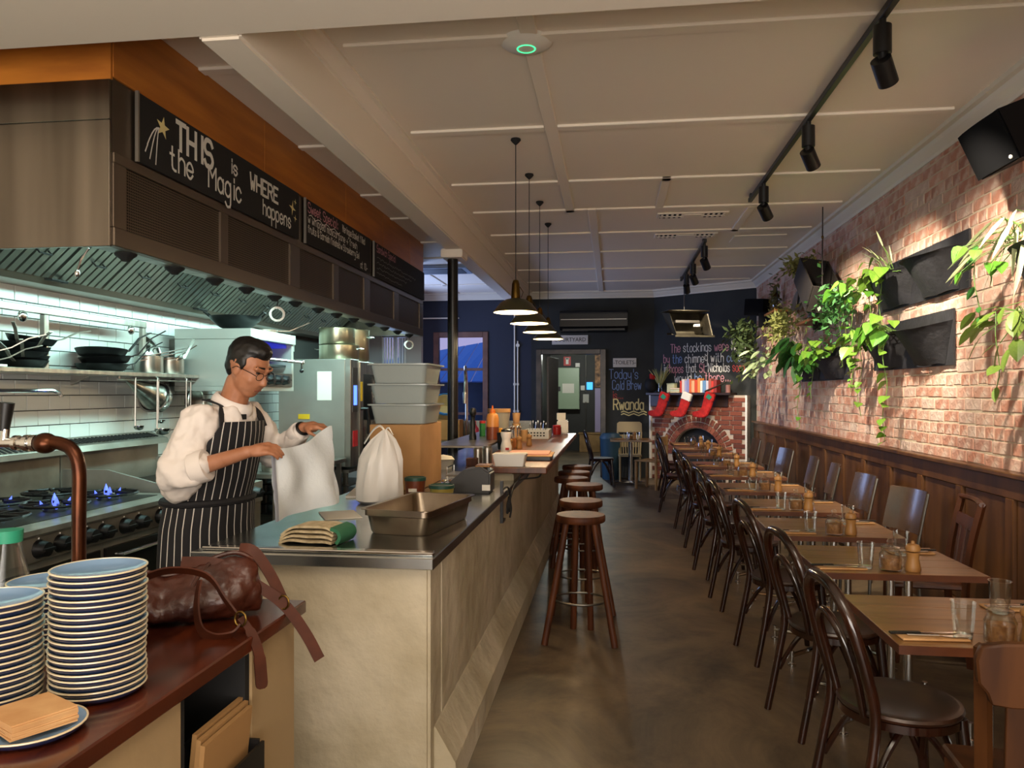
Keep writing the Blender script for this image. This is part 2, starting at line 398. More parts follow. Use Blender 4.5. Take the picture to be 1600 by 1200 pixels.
# ---- brick wall on the right
wr = struct(MB().box(2.352, 2.6, -3, 13.6, 0, 3.4), 'wall_right', mortar, 'old bare red brick wall behind the row of tables', 'wall')
def brick_mesh(L, H, D, m, s):
    random.seed(s); mb = MB().box(-D / 2, D / 2, -L / 2, L / 2, -H / 2, H / 2)
    mb.v = [(x, y + random.uniform(-.004, .004), z + random.uniform(-.003, .003)) for x, y, z in mb.v]
    return mb.mesh('brick', m, bev=.004)
bS = [brick_mesh(.23, .075, .036, brickm, i) for i in range(3)]; bH = [brick_mesh(.11, .075, .036, brickm, i + 9) for i in range(3)]
random.seed(3); BR = []
for r in range(26):
    z = 1.12 + r * .0865; hd = (r % 4 == 2); w = .122 if hd else .242; y = 3.2 + (r % 2) * w / 2 + random.uniform(-.02, .02)
    while y < 13.0: BR.append((y, z + random.uniform(-.004, .004), hd)); y += w
BR.sort(key=lambda b: abs(b[0] - 4.62) if b[0] > 4.62 else 50 - b[0])
far = MB()
for i, (y, z, hd) in enumerate(BR):
    x = 2.3672 - random.uniform(0, .004)
    if i < 300: piece('brick', random.choice(bH if hd else bS), wr, (x, y, z), (0, random.uniform(-.02, .02), random.uniform(-.015, .015)))
    else:
        l = .055 if hd else .115; far.box(x - .018, x + .018, y - l, y + l, z - .0375, z + .0375)
far.build('brickwork', brickm, wr, kind='stuff')
# ---- panelled wainscot
wn = struct(MB().box(2.325, 2.36, 1.0, 13.0, 0, 1.06), 'trim_8', wains, 'dark stained timber wainscot panelling under the brick wall', 'wainscot')
MB().box(2.255, 2.37, 1.0, 13.0, 1.055, 1.085).build('cap_rail', wains, wn, bev=.006)
MB().box(2.295, 2.33, 1.0, 13.0, .93, 1.055).build('top_rail', wains, wn, bev=.004)
MB().box(2.295, 2.33, 1.0, 13.0, 0, .16).build('bottom_rail', wains, wn, bev=.004)
stm = MB().box(-.018, .018, -.045, .045, -.385, .385).mesh('stile', wains, bev=.004); pnm = MB().box(-.006, .006, -.275, .275, -.38, .38).mesh('panel', wains, bev=.003)
y = 2.18
while y < 12.9:
    piece('stile', stm, wn, (2.31, y, .545)); piece('panel', pnm, wn, (2.32, y + .33, .545)); y += .66
# ---- back wall: navy half with the window, blackboard half with the door
b = MB().box(-3.95, -3.28, YB, YB + .2, 0, 3.4).box(-2.36, -1.49, YB, YB + .2, 0, 3.4).box(-3.28, -2.36, YB, YB + .2, 2.62, 3.4).box(-3.28, -2.36, YB, YB + .2, 0, .62)
struct(b, 'wall_back', navy, 'dark navy painted back wall around the timber window', 'wall')
b = MB().box(-1.49, -1.36, YB, YB + .2, 0, 3.4).box(-.16, .95, YB, YB + .2, 0, 3.4).box(-1.36, -.16, YB, YB + .2, 2.3, 3.4)
wb2 = struct(b, 'wall_back_blackboard', blackboard, 'black chalkboard wall around the courtyard door', 'wall')
DD = (DB - DA).normalized(); DN = Vector((DD.y, -DD.x))        # along the angled wall, and its normal into the room
def dpt(s, z, o=0.): return Vector((DA.x + DD.x * s + DN.x * o, DA.y + DD.y * s + DN.y * o, z))
def dM(s, z, o=0.): return plane_M(dpt(s, z, o), (DD.x, DD.y, 0), (0, 0, 1))
wf = struct(MB().box(-.05, 2.0, 0, 3.4, -.3, 0, dM(0, 0)), 'wall_chimney', blackboard, 'angled black chalkboard chimney wall above the fireplace', 'wall')
# chalk lettering on the walls
def lettered(lines, M, parent, name='chalk_lettering'):
    for (txt, size, w, x, y, cols, sx) in lines:
        for i, word in enumerate(txt.split(' ')):
            k = cols[i % len(cols)]; mb = MB(); x = write(mb, word, size, w, M, x, y, sx, jit=.05) + size * .5 * sx; mb.build(name, k, parent)
cw = [chalk, chalkr, chalk, chalkp, chalkb]
lettered([('The stockings were hung', .15, .012, .34, 2.26, [chalkp, chalk, chalkp, chalk], .60), ('by the chimney with care', .15, .012, .2, 2.07, [chalkp, chalkb, chalk, chalk, chalkb], .62),
          ('in hopes that St Nicholas soon', .145, .012, .2, 1.90, [chalk, chalkp, chalk, chalkp, chalk, chalkr], .54), ('would be there...', .15, .012, .42, 1.73, [chalk, chalkb, chalkp], .68)], dM(0, 0, .003), wf)
Mb = plane_M((0, YB - .003, 0), (1, 0, 0), (0, 0, 1))
lettered([("Today's", .17, .012, -.06, 1.80, [chalkb], .66), ('Cold Brew', .16, .012, .0, 1.60, [chalkb], .52), ('is...', .13, .01, .0, 1.43, [chalkr], .7), ('Rwanda', .19, .022, .02, 1.24, [chalky], .64)], Mb, wb2)
mb = MB()
for o in (0, -.045): stroke_poly(mb, [(.16 + i * .045, 1.19 + o + .018 * math.sin(i * 1.6)) for i in range(11)], .02, Mb)
mb.build('chalk_underline', chalky, wb2)
# ---- kitchen wall with subway tiles, partition, front wall behind the camera
struct(MB().box(-3.95, -3.74, -3, 2.95, 0, 3.4), 'wall_left_front', creamW, 'cream wall left of the camera', 'wall')
b = MB().box(-3.95, -3.75, 2.95, 11.2, 0, 3.4).box(-3.95, -3.75, 13.9, YB + .2, 0, 3.4).box(-3.95, -3.75, 11.2, 13.9, 0, .9).box(-3.95, -3.75, 11.2, 13.9, 2.9, 3.4)
wl = struct(b, 'wall_left', grout, 'kitchen wall clad in white subway tiles', 'wall')
tm = MB().box(-.006, .006, -.097, .097, -.047, .047).mesh('tile', tilem, bev=.002)
far = MB(); n = 0
for r in range(14):
    z = .98 + r * .1
    for k in range(26):
        y = 3.5 + k * .2 + (r % 2) * .1
        if y < 7.75 and n < 300: piece('tile', tm, wl, (-3.748, y, z), (random.uniform(-.004, .004), random.uniform(-.01, .01), 0)); n += 1
        else: far.box(-3.754, -3.742, y - .097, y + .097, z - .047, z + .047)
far.build('tiling', tilem, wl, kind='stuff')
pw = mat('grey_partition_paint', 'b4b4c0', .7)
b = MB().box(-3.75, -3.28, 10.6, 10.7, 0, 3.4).box(-2.87, -2.68, 10.6, 10.7, 0, 3.4).box(-3.28, -2.87, 10.6, 10.7, 2.36, 3.4).box(-3.28, -2.87, 10.6, 10.7, 0, 1.35)
struct(b, 'wall_partition', pw, 'pale grey partition wall behind the combi oven', 'wall')
struct(MB().box(-4.2, 2.6, -3.2, -3, 0, 3.4), 'wall_front', creamW, 'cream front wall behind the camera', 'wall')
# ---- windows
fr = mat('brown_timber_frame', '6b4636', .5, col2='55362a', nscale=6)
def window(name, x0, x1, y, z0, z1, w, mull, trans, label, m=fr, glassm=pane_g):
    t = struct(MB().box(x0 - w, x0, y - .03, y + .1, z0 - w, z1 + w).box(x1, x1 + w, y - .03, y + .1, z0 - w, z1 + w).box(x0, x1, y - .03, y + .1, z1, z1 + w).box(x0, x1, y - .05, y + .1, z0 - w, z0), name, m, label, 'window', bev=.006)
    zs = [z0] + trans + [z1]; xs = [x0] + mull + [x1]
    for z in trans: MB().box(x0, x1, y + .01, y + .06, z - .025, z + .025).build('glazing_bar', m, t, bev=.003)
    for x in mull: MB().box(x - .02, x + .02, y + .01, y + .06, z0, z1).build('glazing_bar', m, t, bev=.003)
    for a, c in zip(zs, zs[1:]):
        for e, g in zip(xs, xs[1:]): MB().box(e + .01, g - .01, y + .034, y + .038, a + .01, c - .01).build('pane', glassm, t)
    return t
window('window_1', -3.24, -2.4, YB, .66, 2.58, .10, [], [1.15, 1.98], 'timber framed sash window in the navy back wall')
w2 = window('window_2', -3.25, -2.9, 10.62, 1.40, 2.33, .03, [-3.08], [], 'small window with vertical blinds in the grey partition', pw)
bl = mat('vertical_blind', 'dfe6f2', .7); bm_ = MB().box(-.014, .014, -.003, .003, -.46, .46).mesh('blind_slat', bl)
for k in range(9): piece('blind_slat', bm_, w2, (-3.235 + k * .04, 10.60, 1.865), (0, 0, .5))
window('window_3', -3.9, -3.9, 0, 0, 0, 0, [], [], '') if False else None
# ---- courtyard door and the passage behind it
dfm = mat('black_door_frame', '2a2624', .35, col2='4a4038', nscale=5)
d1 = struct(MB().box(-1.40, -1.30, YB - .04, YB + .2, 0, 2.34).box(-.22, -.12, YB - .04, YB + .2, 0, 2.34).box(-1.30, -.22, YB - .04, YB + .2, 2.25, 2.34), 'door_1', dfm, 'black framed doorway under the courtyard sign', 'door', bev=.006)
lf = MB().box(-.02, .02, 0, .95, .02, 2.22).build('door_leaf', mat('grey_door_paint', '8a8580', .45), d1, bev=.004); lf.location = (-1.2, YB + .16, 0); lf.rotation_euler = (0, 0, -.12)
MB().box(-.035, -.02, .1, .85, 1.1, 2.1).box(-.035, -.02, .1, .85, .15, .9).build('door_panel', mat('grey_door_panel', '6c6864', .5), lf, bev=.003)
MB().cyl((.02, .87, 1.05), (.07, .87, 1.05), .014).cyl((.07, .87, 1.05), (.07, .75, 1.05), .011).build('door_handle', chrome, lf, smooth=1)
b = MB().box(-1.75, -1.65, YB + .2, 20.7, 0, 2.7).box(.0, .1, YB + .2, 20.7, 0, 2.7).box(-1.75, .1, 20.5, 20.7, 0, 2.7).box(-1.75, .1, YB + .2, 20.7, 2.7, 2.8)
struct(b, 'wall_passage', mat('dark_passage_paint', '1f1e1c', .6), 'dark walls of the passage behind the courtyard door', 'wall')
pl = bpy.data.lights.new('passage_fill_light', 'POINT'); pl.energy = 38; pl.color = (.95, 1, .9); pl.shadow_soft_size = .12  # fill added so the green cabinet at the passage end shows
plo = bpy.data.objects.new('passage_fill_light', pl); C.objects.link(plo); plo.location = (-.9, 17.6, 2.5)
t = thing('added_ceiling_lamp', 'added round white lamp on the passage ceiling, out of sight', 'lamp', (-.9, 17.6, 2.6)); MB().cyl((-.9, 17.6, 2.64), (-.9, 17.6, 2.7), .12, .14).build('lamp_base', white, t, smooth=1)  # unseen fitting added to go with the passage fill
t = thing('electrical_cabinet', 'pale green steel switchboard cabinet at the passage end', 'cabinet', (-1.2, 20.5, 1.13))
gc = mat('sage_green_enamel', '93a98c', .4); ca = MB().box(-1.48, -.86, 20.25, 20.495, 1.1, 2.2).build('cabinet_body', gc, t, bev=.008)
MB().box(-1.47, -.87, 20.235, 20.25, 1.11, 2.19).build('cabinet_door', gc, t, bev=.004); MB().box(-1.43, -1.36, 20.215, 20.236, 1.58, 1.70).build('latch', black, t); MB().box(-1.31, -1.0, 20.228, 20.235, 1.53, 1.78).build('notice', paper, t)
t = thing('fire_sign', 'small red fire equipment sign above the green cabinet', 'sign', (-1.2, 20.49, 2.25)); rd = mat('signal_red', 'c02a2a', .5)
MB().box(-1.29, -1.1, 20.48, 20.5, 2.26, 2.5).build('sign_plate', rd, t); MB().box(-1.23, -1.16, 20.474, 20.48, 2.3, 2.46).box(-1.25, -1.14, 20.474, 20.48, 2.43, 2.47).build('symbol', white, t)
def plate(name, x0, x1, z0, z1, m, label, cat, y=20.47): return solo(MB().box(-(x1 - x0) / 2, (x1 - x0) / 2, 0, .03, 0, z1 - z0), name, m, label, cat, ((x0 + x1) / 2, y, z0), bev=.006)
plate('wall_switch', -.98, -.86, 2.22, 2.33, white, 'white emergency light box above the green cabinet', 'light box'); plate('wall_switch', -.84, -.73, 1.6, 1.73, white, 'white wall switch beside the blue screen', 'switch')
plate('junction_box', -.78, -.62, 1.27, 1.5, mat('grey_box', 'b8b6ae', .5), 'grey junction box under the blue screen', 'box')
plate('keypad_screen', -.68, -.52, 1.62, 1.82, mat('blue_screen', '1f8df0', .3, emit='2a9cff', estr=.5), 'glowing blue keypad screen in the passage', 'screen')
solo(MB().cyl((0, 0, 0), (0, 0, .8), .012).cyl((0, 0, 1.05), (0, 0, 2.2), .012), 'conduit', steelD, 'thin conduit running through the grey junction box', 'conduit', (-.70, 20.46, .5), smooth=1)
t = thing('passage_panel', 'patterned brick strip above a lilac door at the passage end', 'panel', (-.33, 20.49, 0))
MB().box(-.46, -.2, 20.46, 20.5, 1.68, 2.55).build('brick_strip', mat('passage_brick', 'd0a078', .8, col2='5a4a44', nscale=9), t); MB().box(-.46, -.2, 20.46, 20.5, .1, 1.66).build('lilac_door', mat('lilac_paint', 'a79ac2', .5), t)
t = thing('wooden_bench', 'pale wooden bench box at the passage end', 'bench', (-.6, 20.2, 0)); pw2 = mat('pale_wood', '9c7a4c', .5, col2='7a5c36', nscale=4)
MB().box(-.85, -.32, 20.0, 20.4, .0, .46).build('bench_body', pw2, t, bev=.006); MB().box(-.88, -.29, 19.98, 20.42, .46, .5).build('bench_lid', pw2, t, bev=.006)
# ---- fireplace
fp = thing('fireplace', 'red brick fireplace with arched opening and mantel shelf', 'fireplace', (dpt(.95, 0).x, dpt(.95, 0).y, 0))
def arch_poly(r, cx, zs, n=16): return [(cx - r, 0), *[(cx - r * math.cos(PI * i / n), zs + r * math.sin(PI * i / n)) for i in range(n + 1)], (cx + r, 0)]
ar, ac, az = .46, .9, .47; pts = arch_poly(ar, ac, az)
outer = [(0, 0), (0, 1.5), (1.83, 1.5), (1.83, 0)]
MB().prism([outer[0], outer[1], (ac, 1.5)] + pts[::-1][len(pts) // 2:], 0, .10, dM(0, 0)).prism([(ac, 1.5), outer[2], outer[3]] + pts[::-1][:len(pts) // 2 + 1], 0, .10, dM(0, 0)).build('surround', fmortar, fp)
MB().prism(pts, -.28, .002, dM(0, 0)).build('firebox', blackm, fp)
fb = [MB().box(-.105, .105, -.034, .034, -.02, .02).mesh('brick', fbrick, bev=.004), MB().box(-.05, .05, -.034, .034, -.02, .02).mesh('brick', fbrick, bev=.004)]
fe = dM(0, 0).to_euler(); n = 0
for r in range(19):
    z = .04 + r * .077; s = .03 + (r % 2) * -.06
    while s < 1.84:
        c = s + .105
        if .1 < c < 1.74 and math.hypot(c - ac, max(0, z - az)) > ar + .29: piece('brick', fb[0], fp, dpt(c, z, .097), fe); n += 1
        elif math.hypot(c - ac, max(0, z - az)) > ar + .27 or c > 1.7 or c < .12:
            for k in (-.053, .053):
                if .05 < c + k < 1.79 and math.hypot(c + k - ac, max(0, z - az)) > ar + .27: piece('brick', fb[1], fp, dpt(c + k, z, .097), fe); n += 1
        s += .222
for k in range(22):
    a = PI * (k + .5) / 22
    for rr in (ar + .055, ar + .17):
        M = dM(ac - rr * math.cos(a), az + rr * math.sin(a), .10) @ Matrix.Rotation(PI - a, 4, 'Z'); o = piece('brick', fb[1], fp, (0, 0, 0)); o.matrix_local = Matrix.Translation(-WORLD[fp.name]) @ M
mant = mat('dark_mantel_wood', '2a1a14', .4)
MB().box(-.02, 1.6, 1.5, 1.545, 0, .26, dM(0, 0)).build('mantel_shelf', mant, fp, bev=.006); MB().box(0, 1.5, 1.30, 1.5, .10, .135, dM(0, 0)).build('mantel_beam', mant, fp, bev=.006)
for a_ in (-.03, 1.80): MB().box(a_, a_ + .03, 0, 1.5, 0, .125, dM(0, 0)).build('edge_trim', white, fp)
# ================================================================ KITCHEN: hood and plywood bulkhead
XF = -2.35
bk = thing('plywood_bulkhead', 'orange plywood bulkhead between the steel hood and ceiling', 'bulkhead', (-2.6, 6.3, 3.03))
MB().box(-3.74, XF + .004, 3.345, 3.36, 3.03, 3.40).build('plywood_sheet', ply, bk)
for a, c in ((3.36, 4.95), (4.955, 6.55), (6.555, 7.66), (7.665, 8.72), (8.725, 9.36)): MB().box(XF - .01, XF + .008, a, c, 3.045, 3.40).build('plywood_sheet', ply, bk, bev=.002)
hd = thing('exhaust_hood', 'long stainless steel exhaust hood above the cooking line', 'hood', (-3.0, 6.3, 2.24))
st2 = mat('hood_steel', 'a89f94', .26, 1., col2='6c645a', nscale=1.4, stretch=(5, 5, .25), detail=2, lo=.2, hi=.8)  # streaks put the panel's vertical highlights into the steel colour
MB().box(-3.74, XF, 3.34, 3.358, 2.84, 3.028).box(-3.74, XF, 3.34, 3.358, 2.24, 2.837).build('side_panel', st2, hd, bev=.002)
MB().box(-3.74, XF, 9.34, 9.36, 2.26, 3.03).build('side_panel', st2, hd)
MB().box(XF - .02, XF, 3.36, 9.34, 2.64, 3.04).build('front_panel', mat('hood_steel_dark', '6a5f54', .4, .9), hd)
hs = mat('hood_frame_steel', '7d7063', .38, .9)
lip = MB().box(XF - .03, XF + .012, 3.36, 9.345, 2.245, 2.335).build('lower_lip', hs, hd, bev=.004)
MB().box(XF - .12, XF - .03, 3.36, 9.345, 2.245, 2.262).build('lip_ledge', steel, hd)
MB().box(XF - .02, XF + .01, 3.36, 9.345, 2.64, 2.69).build('rail', hs, hd, bev=.003)
edges = [3.36, 3.457, 4.364, 4.457, 5.372, 5.546, 6.256, 6.378, 7.066, 7.241, 8.079, 8.255, 9.19, 9.345]
for i in range(0, len(edges), 2): MB().box(XF - .02, XF + .008, edges[i], edges[i + 1], 2.335, 2.64).build('mullion', hs, hd, bev=.002)
mesh_m = mat('perforated_steel', '4a4036', .5, .7)
_N = mesh_m.node_tree.nodes; _K = mesh_m.node_tree.links; _v = _N.new('ShaderNodeTexVoronoi'); _v.inputs['Scale'].default_value = 70; _v.inputs['Randomness'].default_value = 0
_t = _N.new('ShaderNodeTexCoord'); _K.new(_t.outputs['Object'], _v.inputs['Vector']); _r = _N.new('ShaderNodeValToRGB'); _r.color_ramp.elements[0].position = .35; _r.color_ramp.elements[0].color = lin('15120f'); _r.color_ramp.elements[1].position = .42; _r.color_ramp.elements[1].color = lin('6a5c4e')
_K.new(_v.outputs['Distance'], _r.inputs[0]); _K.new(_r.outputs[0], _N['Principled BSDF'].inputs['Base Color'])
for i in range(1, len(edges) - 1, 2): MB().box(XF - .015, XF - .005, edges[i], edges[i + 1], 2.335, 2.64).build('mesh_panel', mesh_m, hd)
MB().box(-3.74, XF - .02, 3.36, 9.34, 2.98, 3.0).build('hood_roof', steelD, hd)
# sloped filter bank with baffles
A, B = Vector((-3.50, 0, 2.28)), Vector((-2.80, 0, 2.90)); sl = (B - A); sl.normalize(); nm = Vector((sl.z, 0, -sl.x))
fm = mat('filter_steel', 'a9a79c', .35, 1.); fdk = mat('filter_gap', '1c1c1a', .6)
flen = (B - A).length; FW = .485
fpl = MB(); fpl.box(-.01, .01, 0, FW - .01, 0, flen); fplm = fpl.mesh('filter', fdk)
bfm = MB()
for k in range(7): bfm.box(.008, .026, .008 + k * .0685, .008 + k * .0685 + .05, 0, flen)
bfmm = bfm.mesh('baffle', fm)
hnm = MB().tube([(.02, .19, .2), (.06, .19, .2), (.06, .29, .2), (.02, .29, .2)], .006, 6).mesh('filter_handle', black)
R = Matrix((nm, Vector((0, 1, 0)), sl)).transposed().to_euler()
for k in range(12):
    y = 3.40 + k * (FW + .006); f = piece('filter', fplm, hd, (A.x, y, A.z), R)
    o = piece('baffle', bfmm, None, (0, 0, 0)); o.parent = f; o = piece('filter_handle', hnm, None, (0, 0, 0)); o.parent = f
MB().add([(-3.74, 3.36, 2.225), (-3.52, 3.36, 2.225), (-3.47, 3.36, 2.30), (-3.74, 3.36, 2.36), (-3.74, 9.34, 2.225), (-3.52, 9.34, 2.225), (-3.47, 9.34, 2.30), (-3.74, 9.34, 2.36)], [(0, 1, 2, 3), (7, 6, 5, 4), (0, 4, 5, 1), (1, 5, 6, 2), (2, 6, 7, 3), (3, 7, 4, 0)]).build('grease_gutter', hs, hd)
for y in (4.35, 6.05): MB().tube([(-3.49, y, 2.255), (-3.45, y, 2.25), (-3.45, y + .14, 2.25), (-3.49, y + .14, 2.255)], .01, 6).build('gutter_handle', black, hd, smooth=1)
lh = MB().lathe([(0, -.04), (.018, -.039), (.028, -.028), (.05, -.012), (.055, 0), (0, 0)], 12).mesh('lamp_holder', blackm, smooth=1)
for y in (3.575, 4.01, 4.45, 4.86, 5.29, 5.66, 6.12, 6.55, 7.0, 7.5, 8.0, 8.5, 9.0): piece('lamp_holder', lh, hd, (XF - .075, y, 2.247))
# thermometer cord hanging from the hood corner
MB().tube([(-2.52, 3.43, 2.25), (-2.56, 3.43, 2.20), (-2.59, 3.44, 2.14)], .005, 6).ell((-2.59, 3.44, 2.13), (.013, .013, .02)).build('hanging_sensor', chrome, hd, smooth=1)
# chalkboards on the hood
def chalkboard(y0, y1, label):
    t = thing('chalkboard', label, 'chalkboard', (XF + .012, (y0 + y1) / 2, 2.7), group='chalkboards on the hood')
    MB().box(XF + .012, XF + .024, y0, y1, 2.695, 3.035).build('board', mat('chalkboard_black', '12100e', .85), t)
    MB().box(XF + .012, XF + .03, y0 - .012, y0, 2.69, 3.04).build('end_strip', mat('alu_strip', '9a948a', .4, .8), t)
    return t
Mh = plane_M((XF + .0255, 0, 0), (0, 1, 0), (0, 0, 1))
t = chalkboard(3.53, 5.49, 'black chalkboard reading THIS is WHERE the Magic happens')
def words(lst, parent, m, name='chalk_word'):
    for (tx, sz, w_, x_, y_, sx_) in lst:
        mb = MB(); write(mb, tx, sz, w_, Mh, x_, y_, sx_); mb.build(name, m, parent)
words((('THIS', .145, .027, 3.86, 2.862, .86), ('WHERE', .10, .019, 4.71, 2.872, .98)), t, chalk)
words((('is', .085, .013, 4.45, 2.90, 1.1), ('the', .12, .014, 3.80, 2.738, .95), ('Magic', .125, .015, 4.19, 2.745, .98), ('happens', .098, .012, 4.89, 2.745, .95)), t, chalk)
mb = MB()
for k, (bx, by) in enumerate(((3.58, 2.76), (3.62, 2.735), (3.67, 2.72))): stroke_poly(mb, [(bx + (3.70 - bx) * (i / 6) ** 1.0, by + (2.915 - by) * math.sin(i / 6 * PI / 2)) for i in range(7)], .008, Mh)
mb.build('star_trails', chalk, t)
def star(mb, cx, cy, r, n=5, q=.4): mb.add([(cx + (r if i % 2 == 0 else r * q) * math.sin(i * PI / n + .15), cy + (r if i % 2 == 0 else r * q) * math.cos(i * PI / n + .15), 0) for i in range(2 * n)] + [(cx, cy, 0)], [(i, (i + 1) % (2 * n), 2 * n) for i in range(2 * n)], Mh)
mb = MB(); star(mb, 3.735, 2.93, .06); star(mb, 5.37, 2.90, .06, 4, .25); star(mb, 5.42, 2.955, .026, 4, .25); star(mb, 5.42, 2.835, .03, 4, .25); mb.build('drawn_star', chalky, t)
t = chalkboard(5.62, 7.2, 'black chalkboard headed Sweet Special with a dessert offer')
mb = MB(); write(mb, 'Sweet Special:', .075, .009, Mh, 5.66, 2.94, .95); mb.build('chalk_heading', chalkp, t)
mb = MB(); stroke_poly(mb, [(5.68 + i * .045, 2.915 + .012 * math.sin(i * 1.7)) for i in range(16)], .007, Mh)
write(mb, 'Meringue Basket filled', .06, .007, Mh, 6.42, 2.945, .72); write(mb, 'w whipped mascarpone + fresh', .06, .007, Mh, 5.66, 2.86, 1.0); write(mb, 'fruits & Garnish finished w Strawberry Gel', .056, .007, Mh, 5.66, 2.785, .78); write(mb, 'at 10-', .06, .007, Mh, 6.9, 2.71, .9); mb.build('chalk_lettering', chalk, t)
t = chalkboard(7.32, 9.35, 'dim chalkboard with small writing at the far end of the hood')
mb = MB(); write(mb, 'Sandwich Special', .07, .008, Mh, 7.4, 2.95, .9); mb.build('chalk_heading', chalkp, t)
mb = MB(); random.seed(5)
for r in range(4): stroke_poly(mb, [(7.4 + i * .022, 2.89 - r * .05 + random.uniform(-.012, .012)) for i in range(70 - r * 9)], .005, Mh)
mb.build('chalk_scribble', mat('dim_chalk', '8a8782', .95), t)
# ---------------------------------------------------------------- wall shelf, rail and hanging tools
sh = thing('wall_shelf', 'long steel pan shelf on the tiled kitchen wall', 'shelf', (-3.57, 4.7, 1.69))
MB().box(-3.74, -3.38, 3.2, 5.95, 1.665, 1.695).build('shelf_board', steel, sh, bev=.004)
for y in (3.6, 4.9, 5.9): MB().add([(-3.74, y, 1.665), (-3.6, y, 1.665), (-3.74, y, 1.6), (-3.74, y + .02, 1.665), (-3.6, y + .02, 1.665), (-3.74, y + .02, 1.6)], [(0, 1, 2), (5, 4, 3), (0, 3, 4, 1), (1, 4, 5, 2), (2, 5, 3, 0)]).build('bracket', steel, sh)
rl = thing('gantry_rail', 'square steel rail with posts above the pan shelf', 'rail', (-3.55, 4.6, 1.7))
MB().box(-3.57, -3.53, 3.2, 5.46, 2.04, 2.085).build('rail_bar', steel, rl, bev=.003)
for y in (4.42, 5.44): MB().box(-3.57, -3.535, y - .02, y + .02, 1.695, 2.04).build('post', steel, rl, bev=.003)
for y in (4.2, 5.25): MB().ell((-3.52, y, 2.01), (.02, .035, .035)).build('bolt_knob', chrome, rl, smooth=1)
hr = thing('utensil_rail', 'thin steel rail for utensils under the pan shelf', 'rail', (-3.45, 5.3, 1.6))
MB().cyl((-3.42, 4.95, 1.64), (-3.42, 6.1, 1.64), .007).build('rail_rod', steel, hr, smooth=1)
for y in (4.97, 6.08): MB().cyl((-3.42, y, 1.64), (-3.42, y, 1.668), .006).build('rail_hook', steel, hr)
def ladle(y, L, r, label, x=-3.41):
    t = thing('ladle', label, 'ladle', (x, y, 1.64), group='ladles on the utensil rail')
    MB().tube([(x, y, 1.665), (x + .015, y, 1.655), (x + .012, y, 1.63), (x + .01, y, 1.63 - L)], .006, 6).build('ladle_handle', steel, t, smooth=1)
    MB().lathe([(r, 0), (r * .97, -r * .35), (r * .7, -r * .75), (0, -r * .95), (0, -r * .88), (r * .6, -r * .66), (r * .9, -r * .3), (r * .96, 0)], 14, Matrix.Translation((x + .01 + r * .8, y, 1.63 - L + .01)), True).build('ladle_bowl', chrome, t, smooth=1)
ladle(5.12, .33, .035, 'small steel ladle hanging leftmost from the utensil rail'); ladle(5.34, .36, .055, 'wide steel ladle hanging under the conical strainer', -3.38); ladle(5.45, .30, .03, 'little steel spoon ladle right of the wide ladle', -3.44); ladle(5.75, .36, .055, 'steel ladle hanging nearest to the chef', -3.39); ladle(5.9, .31, .04, 'steel ladle at the far end of the utensil rail', -3.44)
t = thing('conical_strainer', 'large conical steel strainer hanging under the pan shelf', 'strainer', (-3.52, 5.4, 1.5)); M = Matrix.Translation((-3.52, 5.58, 1.5)) @ Euler((PI / 2 - .35, 0, 0)).to_matrix().to_4x4()
MB().lathe([(.13, .05), (.125, 0), (.115, -.02), (0, .0)] [:3] + [(.105, -.02), (.115, .05)], 24, M, True).build('strainer_rim', chrome, t, smooth=1)
MB().lathe([(.12, 0), (.01, .42), (0, .425)], 24, M).build('strainer_cone', steel, t, smooth=1)
t = thing('round_strainer', 'round wire strainer hanging behind the chef', 'strainer', (-3.45, 6.0, 1.5)); MB().tube([(-3.45 , 6.02 + .12 * math.cos(a * PI / 12), 1.47 + .12 * math.sin(a * PI / 12)) for a in range(24)], .008, 6, True).build('strainer_hoop', steel, t, smooth=1)
MB().lathe([(.118, 0), (.09, -.05), (.05, -.075), (0, -.085)], 18, Matrix.Translation((-3.45, 6.02, 1.47)) @ Euler((0, PI / 2, 0)).to_matrix().to_4x4()).build('strainer_bowl', steelD, t, smooth=1); MB().cyl((-3.45, 6.02, 1.58), (-3.43, 6.02, 1.66), .007).build('strainer_handle', steel, t)
# frying pans
iron = mat('black_iron', '111213', .4, .4); hsteel = mat('handle_steel', 'a8a69c', .4, .8)
def pan(label, r=.14, hgt=.045, hl=.22, m=iron, hm=hsteel, flat=.018, rise=.09):
    t = thing('frying_pan', label, 'frying pan', world=False, group='frying pans on the kitchen shelf')
    MB().lathe([(0, 0), (r * .78, 0), (r * .86, .008), (r, hgt), (r * .985, hgt + .001), (r * .84, .012), (r * .76, .005), (0, .005)], 24).build('pan_body', m, t, smooth=1)
    MB().strap([(r * .93, 0, hgt * .8), (r + .05, 0, hgt + .01), (r + hl * .6, 0, hgt + rise * .7), (r + hl, 0, hgt + rise)], flat, .006, (0, 1, 0)).build('pan_handle', hm, t)
    return t
p0 = pan('black frying pan lowest of the pan stack at the shelf left end'); p0.location = (-3.56, 4.25, 1.70); p0.rotation_euler = (0, 0, -1.2)
for i, (dx, dy, a, tl, lb) in enumerate(((0, .01, -.9, .03, 'second'), (.01, -.02, -1.4, -.02, 'third'), (0, .02, -.5, .04, 'fourth'), (-.01, .0, -1.0, -.04, 'fifth'), (.02, .04, 1.2, .12, 'topmost'))):
    dup(p0, (-3.56 + dx, 4.25 + dy, 1.725 + i * .027 + (.015 if lb == 'topmost' else 0)), label='black frying pan ' + (lb + ' from the bottom of the pan stack at the shelf left end' if lb != 'topmost' else 'lying tilted topmost on the pan stack at the shelf left end'), rot=(tl, tl * .7, a))
dup(p0, (-3.55, 3.85, 1.70), label='black frying pan partly cut by the left picture edge', rot=(0, .02, 1.0)); dup(p0, (-3.55, 3.86, 1.75), label='pan resting on the pan cut by the left edge', rot=(.03, 0, .6))
